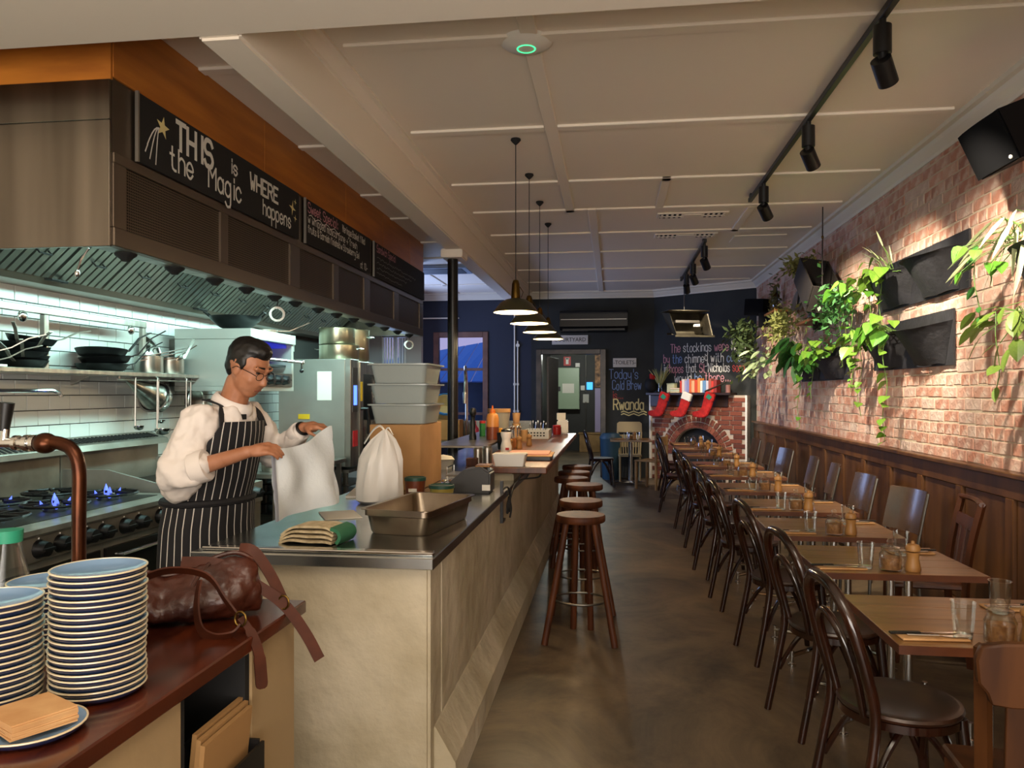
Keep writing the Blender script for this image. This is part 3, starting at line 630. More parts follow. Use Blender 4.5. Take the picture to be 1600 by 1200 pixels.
p1 = pan('wide black skillet lying on the shelf beside the steel pot', .17, .05, .24, iron, iron, .024, .17); p1.location = (-3.56, 4.98, 1.70); p1.rotation_euler = (0, 0, .9)
dup(p1, (-3.56, 5.02, 1.752), label='black skillet nested in the wide skillet with its handle raised', rot=(.02, -.05, .35)); dup(p1, (-3.54, 4.95, 1.80), label='uppermost black skillet beside the steel pot', rot=(-.04, .06, 1.3))
def pot(name, label, r, hgt, loc, ears=True, handle=None, group=None, m=None):
    m = m or steel; t = thing(name, label, 'pot', loc, world=False, group=group)
    MB().lathe([(0, 0), (r * .97, 0), (r, .01), (r, hgt), (r + .006, hgt + .004), (r - .006, hgt + .002), (r - .006, .015), (0, .012)], 28).build('pot_body', m, t, smooth=1)
    if ears:
        for s in (-1, 1): MB().tube([(s * r, -.05, hgt * .75), (s * (r + .04), -.045, hgt * .77), (s * (r + .04), .045, hgt * .77), (s * r, .05, hgt * .75)], .007, 6).build('pot_handle', chrome, t, smooth=1)
    if handle: MB().strap([(r * math.cos(handle[0]), r * math.sin(handle[0]), hgt * .85), ((r + .1) * math.cos(handle[0]), (r + .1) * math.sin(handle[0]), hgt * .95), ((r + handle[1]) * math.cos(handle[0]), (r + handle[1]) * math.sin(handle[0]), hgt + handle[2])], .02, .007, (-math.sin(handle[0]), math.cos(handle[0]), 0)).build('pot_handle', chrome, t)
    return t
pot('saucepan', 'steel saucepan on the right half of the pan shelf', .105, .13, (-3.54, 5.50, 1.696), False, (.9, .26, .10)); pot('saucepan', 'steel saucepan at the far end of the pan shelf', .11, .13, (-3.54, 5.78, 1.696), False, (-.5, .24, .14))
t = thing('dome_cover', 'steel pot lid leaning behind the saucepans', 'cover', (-3.66, 5.72, 1.84)); M = Matrix.Translation((-3.66, 5.74, 1.87)) @ Euler((0, 1.25, .1)).to_matrix().to_4x4()
MB().lathe([(0, .03), (.08, .022), (.14, 0), (.145, -.004), (.135, -.002), (.07, .018), (0, .025)], 28, M).build('lid_plate', chrome, t, smooth=1); MB().tube([M @ Vector((-.03, 0, .028)), M @ Vector((-.02, 0, .06)), M @ Vector((.02, 0, .06)), M @ Vector((.03, 0, .028))], .006, 6).build('lid_handle', chrome, t)
t = thing('cooking_tongs', 'long steel tongs lying across the saucepans', 'tongs', (-3.45, 5.6, 1.84))
for k in (-.012, .012): MB().strap([(-3.52, 5.35, 1.80 + k), (-3.45, 5.55, 1.845 + k), (-3.38, 5.78, 1.895 + k)], .02, .004, (1, 0, 0)).build('tong_arm', chrome, t)
solo(MB().box(-.13, .13, -.2, .2, 0, .012), 'folded_cloth', white, 'white folded cloth lying flat under the pans at the left edge', 'cloth', (-3.53, 3.75, 1.697), .05)
# pot filler spout on the wall
t = thing('pot_filler', 'small steel pot filler spout above the range', 'tap', (-3.74, 3.95, 1.5)); MB().tube([(-3.74, 4.1, 1.56), (-3.55, 4.2, 1.56), (-3.42, 4.33, 1.56), (-3.40, 4.36, 1.545), (-3.39, 4.365, 1.52)], .012, 8).build('spout', chrome, t, smooth=1)
# ---------------------------------------------------------------- gas range and griddle
rg = thing('gas_range', 'stainless steel gas range with lit burners and black knobs', 'range', (-3.15, 3.9, 0)); stk = mat('range_steel', 'a09c92', .4, .6, col2='7c786e', nscale=2.5)
MB().box(-3.62, -2.75, 3.05, 4.62, .12, .86).build('range_body', stk, rg, bev=.006)
for y in (3.12, 4.54):
    for x in (-3.55, -2.85): MB().cyl((x, y, 0), (x, y, .12), .025).build('foot', steelD, rg, smooth=1)
MB().add([(-3.62, 3.05, .86), (-2.72, 3.05, .86), (-2.70, 3.05, .875), (-2.70, 3.05, .90), (-3.62, 3.05, .90), (-3.62, 4.62, .86), (-2.72, 4.62, .86), (-2.70, 4.62, .875), (-2.70, 4.62, .90), (-3.62, 4.62, .90)], [(0, 1, 2, 3, 4), (9, 8, 7, 6, 5), (0, 5, 6, 1), (1, 6, 7, 2), (2, 7, 8, 3), (3, 8, 9, 4), (4, 9, 5, 0)]).build('hob_top', mat('hob_steel', 'b5b1a6', .35, .7, col2='7c776c', nscale=4), rg)
MB().box(-3.58, -2.85, 3.15, 4.52, .895, .903).build('hob_well', mat('sooty_steel', '35322d', .5, .7), rg)
MB().box(-2.75, -2.725, 3.07, 4.60, .74, .86).build('control_panel', stk, rg, bev=.003)
kn = MB().lathe([(0, .055), (.034, .053), (.039, .022), (.046, .006), (.046, 0), (0, 0)], 16).box(-.007, .007, -.036, .036, .05, .064).mesh('knob', black, smooth=1)
for y in (3.353, 3.495, 3.693, 3.82, 4.001, 4.137, 4.34, 4.477): piece('knob', kn, rg, (-2.725, y, .80), (0, PI / 2, 0)); MB().ell((-2.724, y, .85), (.004, .005, .005), 8, 5).build('pilot_mark', white, rg)
for a, c in ((3.1, 3.82), (3.86, 4.58)):
    d = MB().box(-2.76, -2.735, a, c, .2, .70).build('oven_door', mat('oven_door_dark', '2a2826', .35, .6), rg, bev=.004); MB().tube([(-2.73, a + .08, .655), (-2.69, a + .08, .655), (-2.69, c - .08, .655), (-2.73, c - .08, .655)], .011, 8).build('oven_handle', chrome, d, smooth=1)
sp = MB().box(-3.66, -3.60, 3.05, 4.62, .86, 1.14).build('splashback', mat('stained_steel', '80776a', .45, .6, col2='3a3128', nscale=3.0, lo=.35, hi=.75), rg, bev=.004)
MB().add([(-3.70, 3.05, 1.14), (-3.54, 3.05, 1.14), (-3.54, 3.05, 1.18), (-3.66, 3.05, 1.23), (-3.70, 3.05, 1.23), (-3.70, 4.62, 1.14), (-3.54, 4.62, 1.14), (-3.54, 4.62, 1.18), (-3.66, 4.62, 1.23), (-3.70, 4.62, 1.23)], [(0, 1, 2, 3, 4), (9, 8, 7, 6, 5), (0, 5, 6, 1), (1, 6, 7, 2), (2, 7, 8, 3), (3, 8, 9, 4), (4, 9, 5, 0)]).build('flue_cover', stk, rg, bev=.003)
sm = MB().box(-.05, .05, -.009, .009, -.003, .003).mesh('flue_slot', blackm)
for k in range(34): piece('flue_slot', sm, rg, (-3.60, 3.12 + k * .043, 1.207), (0, .40, 0))
flame = mat('gas_flame', '2a4cff', .5, emit='4a5ad8', estr=.9)
bcr = MB().lathe([(0, .03), (.04, .03), (.055, .02), (.06, 0), (0, 0)], 16).mesh('burner', blackm, smooth=1)
gr = MB()
for k in range(8):
    a = k * PI / 4; gr.bar((.05 * math.cos(a), .05 * math.sin(a), .045), (.165 * math.cos(a), .165 * math.sin(a), .045), .012, .014)
gr.tube([(.165 * math.cos(k * PI / 10), .165 * math.sin(k * PI / 10), .042) for k in range(20)], .008, 6, True); grm = gr.mesh('grate', iron)
flmm = MB().lathe([(0, .0), (.008, .006), (.010, .018), (.006, .034), (0, .05)], 6).mesh('flame', flame, smooth=1)
for i, (x, y) in enumerate(((-3.38, 3.40), (-3.02, 3.40), (-3.38, 3.84), (-3.02, 3.84), (-3.38, 4.28), (-3.02, 4.28))):
    bu = piece('burner', bcr, rg, (x, y, .90))
    o = piece('grate', grm, None, (0, 0, 0)); o.parent = bu
    if i in (0, 2, 3, 5):
        for k in range(6): a = k * PI / 3 + .2; o = piece('flame', flmm, None, (.066 * math.cos(a), .066 * math.sin(a), .018), (-.4 * math.sin(a), .4 * math.cos(a), 0), (.6 + .5 * (k % 3),) * 3); o.parent = bu
gd = thing('griddle', 'steel griddle plate with high splash guard beside the range', 'griddle', (-3.15, 5.2, 0))
MB().box(-3.62, -2.75, 4.65, 5.75, .1, .86).build('griddle_body', stk, gd, bev=.006); MB().box(-3.58, -2.78, 4.70, 5.70, .86, .90).build('griddle_plate', mat('griddle_iron', '26231f', .45, .6), gd, bev=.004)
for y in (4.665, 5.72): MB().add([(-3.62, y, .86), (-2.80, y, .86), (-2.80, y, .92), (-3.3, y, 1.04), (-3.62, y, 1.04), (-3.62, y + .02, .86), (-2.80, y + .02, .86), (-2.80, y + .02, .92), (-3.3, y + .02, 1.04), (-3.62, y + .02, 1.04)], [(0, 1, 2, 3, 4), (9, 8, 7, 6, 5), (0, 5, 6, 1), (1, 6, 7, 2), (2, 7, 8, 3), (3, 8, 9, 4), (4, 9, 5, 0)]).build('side_guard', stk, gd)
MB().box(-3.66, -3.62, 4.65, 5.75, .86, 1.15).build('splashback', stk, gd); MB().add([(-3.70, 4.65, 1.15), (-3.52, 4.65, 1.15), (-3.54, 4.65, 1.19), (-3.70, 4.65, 1.24), (-3.70, 5.75, 1.15), (-3.52, 5.75, 1.15), (-3.54, 5.75, 1.19), (-3.70, 5.75, 1.24)], [(0, 1, 2, 3), (7, 6, 5, 4), (0, 4, 5, 1), (1, 5, 6, 2), (2, 6, 7, 3), (3, 7, 4, 0)]).build('flue_cover', stk, gd)
for k in range(22): piece('flue_slot', sm, gd, (-3.61, 4.75 + k * .043, 1.218), (0, .25, 0))
MB().box(-2.75, -2.725, 4.67, 5.73, .70, .86).build('control_panel', stk, gd, bev=.003)
for y in (4.8, 5.0, 5.35, 5.6): piece('knob', kn, gd, (-2.725, y, .78), (0, PI / 2, 0))
# stand with oven trays, salamander, combi oven
cs = thing('oven_stand', 'steel bench and rack under the salamander and combi oven', 'stand', (-3.1, 7.0, 0))
MB().box(-3.62, -2.62, 5.8, 7.36, .86, .90).build('stand_top', steel, cs, bev=.004)
for x in (-3.55, -2.68):
    for y in (5.87, 7.3, 7.5, 8.12): MB().box(x - .02, x + .02, y - .02, y + .02, 0, .86 if y < 7.4 else .76).build('stand_leg', steel, cs)
MB().box(-3.6, -2.65, 5.85, 7.33, .3, .325).build('stand_shelf', steel, cs); MB().box(-3.6, -2.62, 7.42, 8.2, .74, .77).build('stand_top', steel, cs)
for k in range(5): MB().box(-3.58, -2.63, 7.46, 8.16, .2 + k * .1, .212 + k * .1).build('tray_runner', steelD, cs)
pot('saucepan', 'bright steel pot on the stand behind the held cloth', .10, .13, (-2.78, 6.05, .901))
sa = thing('salamander_grill', 'wall mounted salamander grill with open glowing front', 'grill', (-3.25, 6.4, 1.58)); sgr = mat('salamander_steel', 'b8bab4', .42, .6)
MB().box(-3.60, -2.95, 5.95, 5.99, 1.60, 1.99).box(-3.60, -2.95, 6.80, 6.84, 1.60, 1.99).box(-3.60, -2.93, 5.947, 6.843, 1.99, 2.075).box(-3.60, -3.56, 5.99, 6.80, 1.60, 1.99).box(-3.60, -2.95, 5.947, 6.843, 1.56, 1.60).build('grill_housing', sgr, sa, bev=.003)
MB().box(-3.55, -3.0, 6.0, 6.79, 1.955, 1.985).build('heating_grid', mat('heating_blue', '16204a', .4, emit='2030ff', estr=.12), sa)
MB().box(-2.96, -2.94, 6.0, 6.79, 1.60, 1.72).build('control_panel', steelD, sa, bev=.003)
for y in (6.15, 6.3, 6.45, 6.6): piece('knob', kn, sa, (-2.94, y, 1.66), (0, PI / 2, 0))
MB().tube([(-3.0, 6.02, 1.83), (-2.88, 6.02, 1.83), (-2.88, 6.86, 1.83)], .014, 8).ell((-2.88, 6.88, 1.83), (.022, .022, .022)).build('pull_bar', chrome, sa, smooth=1)
MB().cyl((-2.88, 6.86, 1.83), (-2.88, 6.86, 1.76), .008).ell((-2.88, 6.86, 1.75), (.02, .02, .02)).build('lever', black, sa, smooth=1)
MB().box(-3.5, -3.0, 6.02, 6.78, 1.78, 1.80).build('rack', blackm, sa); MB().box(-3.74, -3.6, 6.1, 6.2, 1.6, 2.0).box(-3.74, -3.6, 6.6, 6.7, 1.6, 2.0).build('wall_bracket', steelD, sa)
wk = thing('wok', 'black iron wok resting on top of the salamander', 'wok', (-3.18, 6.18, 2.077), world=False)
MB().lathe([(0, 0), (.07, 0), (.13, .025), (.2, .085), (.215, .115), (.208, .115), (.19, .085), (.12, .032), (.06, .012), (0, .012)], 28).build('wok_bowl', iron, wk, smooth=1)
MB().tube([(-.2, -.05, .11), (-.25, -.05, .15), (-.25, .05, .15), (-.2, .05, .11)], .008, 6).build('wok_handle', iron, wk, smooth=1); MB().tube([(.2, .05, .11), (.24, .045, .15), (.24, -.045, .15), (.2, -.05, .11)], .008, 6).build('wok_handle', iron, wk, smooth=1)
wk.rotation_euler = (0, 0, .2)
pot('saucepan', 'shallow pan with raised handle beside the wok', .12, .04, (-3.15, 6.66, 2.077), False, (.5, .28, .08))
co = thing('combi_oven', 'tall stainless combi oven with blue display and glass door', 'oven', (-2.98, 7.8, .77))
MB().box(-3.36, -2.66, 7.42, 8.19, .80, 1.885).build('oven_body', mat('oven_steel', 'aaa8a2', .38, .7, col2='97938c', nscale=1.5), co, bev=.006)
MB().box(-2.66, -2.60, 7.42, 7.66, .80, 1.885).build('control_column', steel, co, bev=.004); dr = MB().box(-2.66, -2.585, 7.665, 8.19, .82, 1.87).build('oven_door', steel, co, bev=.006)
MB().box(-2.587, -2.58, 7.76, 8.12, .95, 1.74).build('door_glass', mat('oven_glass', '0b0b0c', .06), dr); MB().tube([(-2.585, 7.70, 1.38), (-2.52, 7.70, 1.38), (-2.51, 7.72, 1.25), (-2.51, 7.72, 1.12)], .018, 8).build('door_handle', black, dr, smooth=1)
MB().box(-2.6, -2.596, 7.5, 7.6, 1.42, 1.62).build('display', mat('blue_lcd', '3a52ff', .3, emit='3c5cff', estr=1.5), co); MB().box(-2.6, -2.596, 7.48, 7.62, 1.0, 1.16).build('red_badge', mat('red_badge_paint', 'b8202c', .5), co); MB().box(-2.6, -2.597, 7.47, 7.63, 1.35, 1.80).build('keypad', steelD, co)
MB().box(-2.95, -2.80, 7.416, 7.42, 1.47, 1.76).build('notice', paper, co); MB().box(-3.15, -3.03, 7.416, 7.42, 1.28, 1.33).build('yellow_sticker', mat('yellow_label', 'e0b41c', .6), co); MB().box(-2.586, -2.583, 7.68, 7.74, 1.46, 1.66).build('yellow_sticker', MATS['yellow_label'], dr)
if False: sb = thing('bin_cabinet', 'dark steel undercounter unit beneath the combi oven', 'cabinet', (-2.7, 7.8, 0)); None and MB().box(-3.2, -2.66, 7.5, 8.12, .0, .19).build('plinth', steelD, sb)
brs = mat('stock_pot_steel', 'c4bda6', .28, 1., col2='8f8a76', nscale=1.2, stretch=(4, 4, .4))
pot('stock_pot', 'shallow two handled steel pot on the combi oven', .205, .15, (-2.83, 7.72, 1.886), True, m=brs); pot('stock_pot', 'steel pot stacked on the shallow two handled pot', .185, .17, (-2.86, 7.74, 2.044), False, m=brs); pot('stock_pot', 'tall steel stock pot beside the stacked pots', .17, .33, (-2.78, 8.02, 1.886), True, m=brs)
for (x, y, z, lb) in ((-2.43, 5.34, 2.12, 'white paper roll hanging under the hood over the wok'), (-2.43, 9.0, 2.12, 'white ring hanging under the far end of the hood')):
    t = thing('hanging_ring', lb, 'ring', (x, y, z)); M = Matrix.Translation((x, y, z)) @ Euler((PI / 2, 0, .5)).to_matrix().to_4x4()
    MB().lathe([(.055, -.02), (.055, .02), (.04, .02), (.04, -.02)], 24, M, True).build('ring_band', white, t, smooth=1); MB().tube([(x, y, z + .05), (x + .01, y, z + .11)], .003, 6).build('hanging_wire', blackm, t)
# ================================================================ SERVICE COUNTER
wc = struct(MB().box(-1.56, -.69, 2.86, 3.06, 0, .885).box(-.92, -.69, 3.06, 9.9, 0, .885).box(-.95, -.69, 5.35, 9.75, .885, .985), 'wall_counter', render_w, 'rough cream rendered wall of the service counter', 'counter wall', bev=.012)
T = Matrix(((1, 0, 0, 0), (0, 0, 1, 0), (0, 1, 0, 0), (0, 0, 0, 1)))
MB().prism([(-.70, .25), (-.685, .245), (-.605, .11), (-.595, .0), (-.70, 0)], 2.93, 9.9, T).build('kerb', render_w, wc)
sb = thing('steel_bench', 'stainless steel kitchen bench on the rendered counter wall', 'bench', (-1.15, 6, 0)); bst = mat('bench_steel', 'c3c5c2', .24, 1., col2='9fa3a2', nscale=2.5)
MB().box(-1.63, -.662, 2.80, 9.85, .885, .93).build('bench_top', bst, sb, bev=.004)
MB().box(-1.60, -.67, 2.83, 2.86, .93, .945).build('rim_strip', chrome, sb, bev=.004); MB().box(-1.55, -.68, 2.875, 2.90, .93, .941).build('rim_strip', chrome, sb, bev=.003)
for y in (3.4, 5.5, 7.4, 9.6): MB().box(-1.60, -1.56, y, y + .04, 0, .885).build('bench_leg', steelD, sb)
MB().box(-1.60, -.95, 3.2, 9.6, .35, .37).build('under_shelf', steelD, sb)
for y in (3.3, 4.4, 6.2): MB().box(-1.5, -1.0, y, y + .7, .37, .7)  .build('under_bench_box', blackm, sb, bev=.01)  # storage boxes added out of sight on the shelf under the bench
bar = thing('timber_bar', 'dark timber raised bar top above the counter', 'bar', (-.72, 7.5, .99)); MB().box(-1.02, -.45, 5.29, 9.8, .985, 1.03).build('bar_board', barw, bar, bev=.006)
ov = thing('over_bench_shelf', 'steel over-shelf frame standing on the bench beside the bar', 'shelf', (-1.3, 6.9, .93)); MB().box(-1.5, -1.04, 6.3, 9.0, 1.085, 1.105).build('shelf_board', steel, ov, bev=.003)
for x in (-1.48, -1.07):
    for y in (6.33, 8.95): MB().box(x - .015, x + .015, y - .015, y + .015, .93, 1.086).build('shelf_leg', steel, ov)
# column
cl = struct(MB().cyl((-1.68, 8.0, 0), (-1.68, 8.0, 2.96), .056, n=20), 'trim_9', mat('black_column_paint', '0d0d0d', .3, col2='2a2622', nscale=14, lo=.6, hi=.75), 'black round steel column beside the bar bench', 'column', smooth=1)
MB().box(-1.78, -1.55, 7.85, 8.15, 2.96, 3.05).build('column_head', cream, cl, bev=.01)
# ---------------------------------------------------------------- things on the bench
t = thing('gastronorm_pan', 'deep rectangular steel pan at the counter corner', 'pan', (-.885, 3.50, .931), -.16, world=False)
def rrect(w, l, r, n=4):
    o = []
    for cx, cy, a0 in ((w - r, l - r, 0), (-w + r, l - r, PI / 2), (-w + r, -l + r, PI), (w - r, -l + r, 1.5 * PI)):
        for k in range(n + 1): a = a0 + k * PI / 2 / n; o.append((cx + r * math.cos(a), cy + r * math.sin(a)))
    return o
def loft(rings, cap0=True, cap1=True):
    mb = MB(); n = len(rings[0]); mb.add([p for r in rings for p in r], [(i * n + k, i * n + (k + 1) % n, (i + 1) * n + (k + 1) % n, (i + 1) * n + k) for i in range(len(rings) - 1) for k in range(n)] + ([tuple(range(n))[::-1]] if cap0 else []) + ([tuple(range((len(rings) - 1) * n, len(rings) * n))] if cap1 else [])); return mb
def rr3(w, l, r, z): return [(x, y, z) for x, y in rrect(w, l, r)]
panst = mat('pan_steel', '9a8f80', .3, 1., col2='77695a', nscale=3)
loft([rr3(.135, .265, .05, 0), rr3(.14, .27, .05, .01), rr3(.148, .28, .04, .078), rr3(.156, .288, .035, .082), rr3(.156, .288, .035, .106)]
     + [rr3(.168, .30, .03, .108), rr3(.168, .30, .03, .112), rr3(.153, .285, .035, .110), rr3(.145, .277, .04, .075), rr3(.135, .265, .05, .006)]).build('pan_shell', panst, t, smooth=1)
t = thing('tea_towel', 'folded beige tea towel with green edge on the bench', 'towel', (-1.22, 3.07, .931), -.1, world=False); tw = mat('towel_cloth', 'cdbb98', .9, col2='a89774', nscale=30, bump=.3, bscale=90); tg = mat('towel_green', '2e6a4a', .9)
for k in range(4):
    pts = [(-.13, .01 * k), (-.08, .014 + .016 * k), (0, .011 + .019 * k), (.07, .013 + .018 * k), (.105, .008 + .014 * k)]
    mb = MB(); P = spline([(x, 0, z) for x, z in pts], 4); mb.strap(P, .17 - .012 * k, .009, (0, 1, 0)); mb.build('towel_fold', tw, t, smooth=1)
MB().strap(spline([(.095, 0, .065), (.125, 0, .055), (.135, 0, .03), (.12, 0, .006)], 4), .15, .014, (0, 1, 0)).build('green_edge', tg, t, smooth=1)
def bag_mesh(r, hgt, seed, neck=.35, folds=9):
    random.seed(seed); mb = MB(); n = 40; prof = [(.80, 0), (.98, .04), (1.0, .2), (.96, .42), (.9, .58), (.74, .72), (.5, .85), (.25, .94), (.12, .985), (.05, 1.0)]; ph = [random.uniform(0, 6) for _ in range(6)]; rings = []
    for q, z in prof:
        w = .03 + .10 * max(0, z - .3); ring = []
        for k in range(n):
            a = 2 * PI * k / n; rr = r * q * (1 + w * math.sin(folds * a + ph[0] + z * 3) + w * .7 * math.sin((folds + 4) * a + ph[1] - z * 4) + .04 * math.sin(3 * a + ph[2] + 5 * z))
            ring.append((rr * math.cos(a) + .03 * z * z, rr * .8 * math.sin(a), hgt * z + .012 * math.sin(4 * a + ph[3]) * z * (1 - z) * 4))
        rings.append(ring)
    return loft(rings)
poly = mat('white_polythene', 'ece8e2', .35, sheen=.1); 
t = thing('plastic_bag', 'tied white plastic takeaway bag standing on the bench', 'bag', (-1.30, 4.19, .931), .3, world=False); bag_mesh(.13, .41, 4).build('bag_body', poly, t, smooth=1)
MB().strap(spline([(.03, 0, .40), (.0, .015, .43), (-.04, .02, .40), (-.085, .03, .33)], 4), [.03] * 13, .003, (0, 1, .3)).build('bag_tie', poly, t, smooth=1); MB().strap(spline([(.03, 0, .40), (.05, -.01, .42), (.075, -.02, .38)], 4), [.02] * 9, .003, (0, 1, .3)).build('bag_tie', poly, t, smooth=1)
t = thing('carton_box', 'brown cardboard carton carrying the plastic tubs', 'box', (-1.36, 5.0, .931)); cb = mat('cardboard', 'b98c5a', .8, col2='a67a4a', nscale=3)
MB().box(-1.53, -1.20, 4.72, 5.32, .931, 1.345).build('carton_body', cb, t, bev=.004); MB().box(-1.37, -1.355, 4.718, 5.322, 1.343, 1.347).build('carton_seam', mat('packing_tape', 'a07d4e', .4), t)
tubm = mat('frosted_tub', 'a3acaa', .22, alpha=.9); 
def tub(z, label):
    t = thing('storage_tub', label, 'tub', (-1.36, 5.0, z), world=False, group='plastic storage tubs stacked on the carton')
    rc = lambda w, l, zz: [(x, y, zz) for x, y in rrect(w, l, .03)]
    loft([rc(.165, .20, 0), rc(.185, .225, .115), rc(.205, .245, .117), rc(.205, .245, .127), rc(.18, .22, .125), rc(.16, .195, .006)]).build('tub_shell', tubm, t, smooth=1); loft([rc(.155, .19, .008), rc(.172, .21, .095)]).build('tub_contents', mat('pale_contents', 'b9bdb2', .7, col2='a5a698', nscale=9), t)
for k, lb in enumerate(('lowest frosted plastic tub on the cardboard carton', 'middle frosted plastic tub of the stack', 'topmost frosted plastic tub of the stack')): tub(1.348 + k * .13, lb)
def deli(loc, r, hgt, label, body, lidm):
    t = thing('food_container', label, 'container', loc, world=False); MB().lathe([(0, 0), (r * .88, 0), (r, hgt), (r * .96, hgt), (r * .84, .006), (0, .006)], 20).build('container_body', mat(body[0], body[1], .4), t, smooth=1); MB().lathe([(0, hgt + .012), (r * .9, hgt + .012), (r * .95, hgt + .018), (r * 1.06, hgt + .016), (r * 1.06, hgt - .002), (0, hgt - .002)], 20).build('container_lid', lidm, t, smooth=1)
    return t
glid = mat('dark_green_lid', '17463c', .4)
t = deli((-1.17, 4.48, .931), .062, .095, 'round tub of brown sauce with green lid behind the bag', ('brown_sauce', '6e3218'), glid); MB().box(-.025, .025, -.064, -.058, .03, .05).build('label_strip', paper, t)
deli((-.99, 4.40, .931), .072, .062, 'low round tub of yellow food with green lid beside the pan', ('yellow_food', '9c8a3c'), glid)
t = thing('docket_printer', 'grey docket printer at the bar end', 'printer', (-.86, 4.72, .931)); pg = mat('printer_grey', '2d2b2a', .5)
MB().prism([(-.16, 0), (.12, 0), (.12, .13), (.06, .165), (-.05, .14), (-.12, .08), (-.16, .04)], -.09, .09, Matrix.Translation((-.86, 4.72, .931)) @ Matrix(((1, 0, 0, 0), (0, 0, 1, 0), (0, 1, 0, 0), (0, 0, 0, 1)))).build('printer_body', pg, t, bev=.01); MB().box(-.79, -.74, 4.625, 4.632, .95, .985).build('printer_sticker', paper, t); MB().box(-.84, -.745, 4.66, 4.8, 1.088, 1.10).build('paper_cover', mat('bronze_trim', '8a6238', .35, .6), t, bev=.004)
t = thing('power_cable', 'black cable hanging in a loop from a bracket under the bar', 'cable', (-.68, 5.0, .8))
MB().box(-.69, -.672, 4.70, 4.73, .74, 1.0).box(-.69, -.672, 4.73, 4.82, .74, .755).build('cable_bracket', black, t)
for q, pts in enumerate(([(-.672, 4.71, .95), (-.655, 4.80, .95), (-.65, 4.88, .88), (-.655, 4.86, .80), (-.66, 4.80, .79), (-.66, 4.82, .85), (-.655, 4.88, .86), (-.65, 4.93, .80), (-.655, 4.9, .745)], [(-.655, 4.86, .84), (-.645, 5.0, .92), (-.64, 5.2, .945), (-.60, 5.32, .95), (-.58, 5.34, .985)], [(-.64, 5.2, .945), (-.62, 5.2, .985)], [(-.60, 5.3, .95), (-.52, 5.42, .95), (-.50, 5.42, .985)])): MB().tube(spline(pts, 5), .006, 6).build('cable_run', blackm, t, smooth=1)
MB().tube([(-.655, 4.87 + .045 * math.cos(a * PI / 6), .835 + .045 * math.sin(a * PI / 6)) for a in range(12)], .008, 6, True).build('cable_coil', blackm, t, smooth=1)
t = thing('paper_tub', 'white paper tub lying crushed beside the column base', 'tub', (-1.36, 6.1, .931), .4, world=False); MB().lathe([(0, 0), (.07, 0), (.09, .07), (.095, .075), (.085, .07), (.065, .006), (0, .006)], 16).build('tub_shell', paper, t, smooth=1); MB().lathe([(.04, .072), (.088, .08), (.07, .10), (.0, .115)], 12).build('crumpled_cover', paper, t, smooth=1)
t = thing('wire_tray', 'small wire rack lying on the bench behind the sauce tub', 'rack', (-1.12, 5.75, .931)); 
for x in (-1.22, -1.0): MB().tube([(x, 5.6, .94), (x, 5.6, .99), (x, 5.85, .99), (x, 5.85, .94)], .005, 6).build('wire_hoop', chrome, t, smooth=1)
MB().box(-1.23, -.99, 5.6, 5.85, .931, .938).build('rack_tray', steel, t)
for k in range(4): solo(MB().tube([(0, -.10, .006), (-.01, .02, .008)], .006, 6).ell((-.012, .04, .012), (.022, .03, .012)), 'steel_spoon', chrome, 'shiny steel spoon lying on the bench behind the green lidded tubs', 'spoon', (-1.13 + k * .05, 5.12 + .015 * k, .931), .1 * k, 'spoons lying on the bench', smooth=1)
solo(MB().box(-.15, .15, -.2, .2, 0, .012), 'tray_liner', paper, 'white paper sheet on the bench near the chef', 'paper', (-1.44, 4.55, .931), .2)
solo(MB().box(-.09, .09, -.13, .13, 0, .004), 'docket_slip', paper, 'small white docket slip behind the plastic bag', 'paper', (-1.36, 3.72, .931), .5)
# sink bench at the back of the kitchen
t = thing('sink_bench', 'steel wash-up bench with splashback behind the column', 'sink bench', (-1.9, 10.1, 0)); MB().box(-2.6, -1.1, 9.95, 10.5, .87, .91).build('sink_top', bst, t, bev=.005); MB().box(-2.6, -1.1, 10.47, 10.5, .91, 1.16).build('splashback', bst, t)
for x in (-2.55, -1.15):
    for y in (9.98, 10.45): MB().box(x - .02, x + .02, y - .02, y + .02, 0, .87).build('bench_leg', steelD, t)
MB().box(-2.5, -1.2, 10.0, 10.42, .45, .47).build('under_shelf', steelD, t)
t = thing('spray_tap', 'tall arched pre-rinse spray tap at the wash-up bench', 'tap', (-1.98, 10.35, .91)); MB().tube(spline([(-1.98, 10.35, .91), (-1.98, 10.35, 1.5), (-1.98, 10.3, 1.80), (-1.97, 10.2, 1.90), (-1.95, 10.1, 1.80), (-1.95, 10.08, 1.55)], 6), .018, 8).build('tap_arch', chrome, t, smooth=1); MB().cyl((-1.95, 10.08, 1.55), (-1.95, 10.06, 1.40), .03, .02).build('spray_head', chrome, t, smooth=1)
solo(MB().lathe([(0, 0), (.05, 0), (.055, .02), (.055, .16), (.03, .2), (.018, .22), (.018, .26), (0, .26)], 16), 'detergent_bottle', mat('pink_detergent', 'b02a52', .3), 'pink detergent bottle on the wash-up bench before the window', 'bottle', (-1.80, 9.98, 1.45 - .54), smooth=1)
t = thing('wash_bucket', 'cream and blue tub leaning on its side by the column', 'bucket', (-2.25, 10.2, .911), world=False); M = Matrix.Translation((0, 0, .42)) @ Euler((.9, .4, 0)).to_matrix().to_4x4()
MB().lathe([(0, -.12), (.13, -.12), (.16, .1), (.15, .1), (.12, -.11), (0, -.11)], 20, M).build('bucket_shell', mat('cream_plastic', 'c9b98e', .5), t, smooth=1); MB().lathe([(.165, .08), (.175, .09), (.17, .12), (.155, .12)], 20, M, True).build('bucket_rim', mat('bright_blue_plastic', '2f7fd0', .4), t, smooth=1)
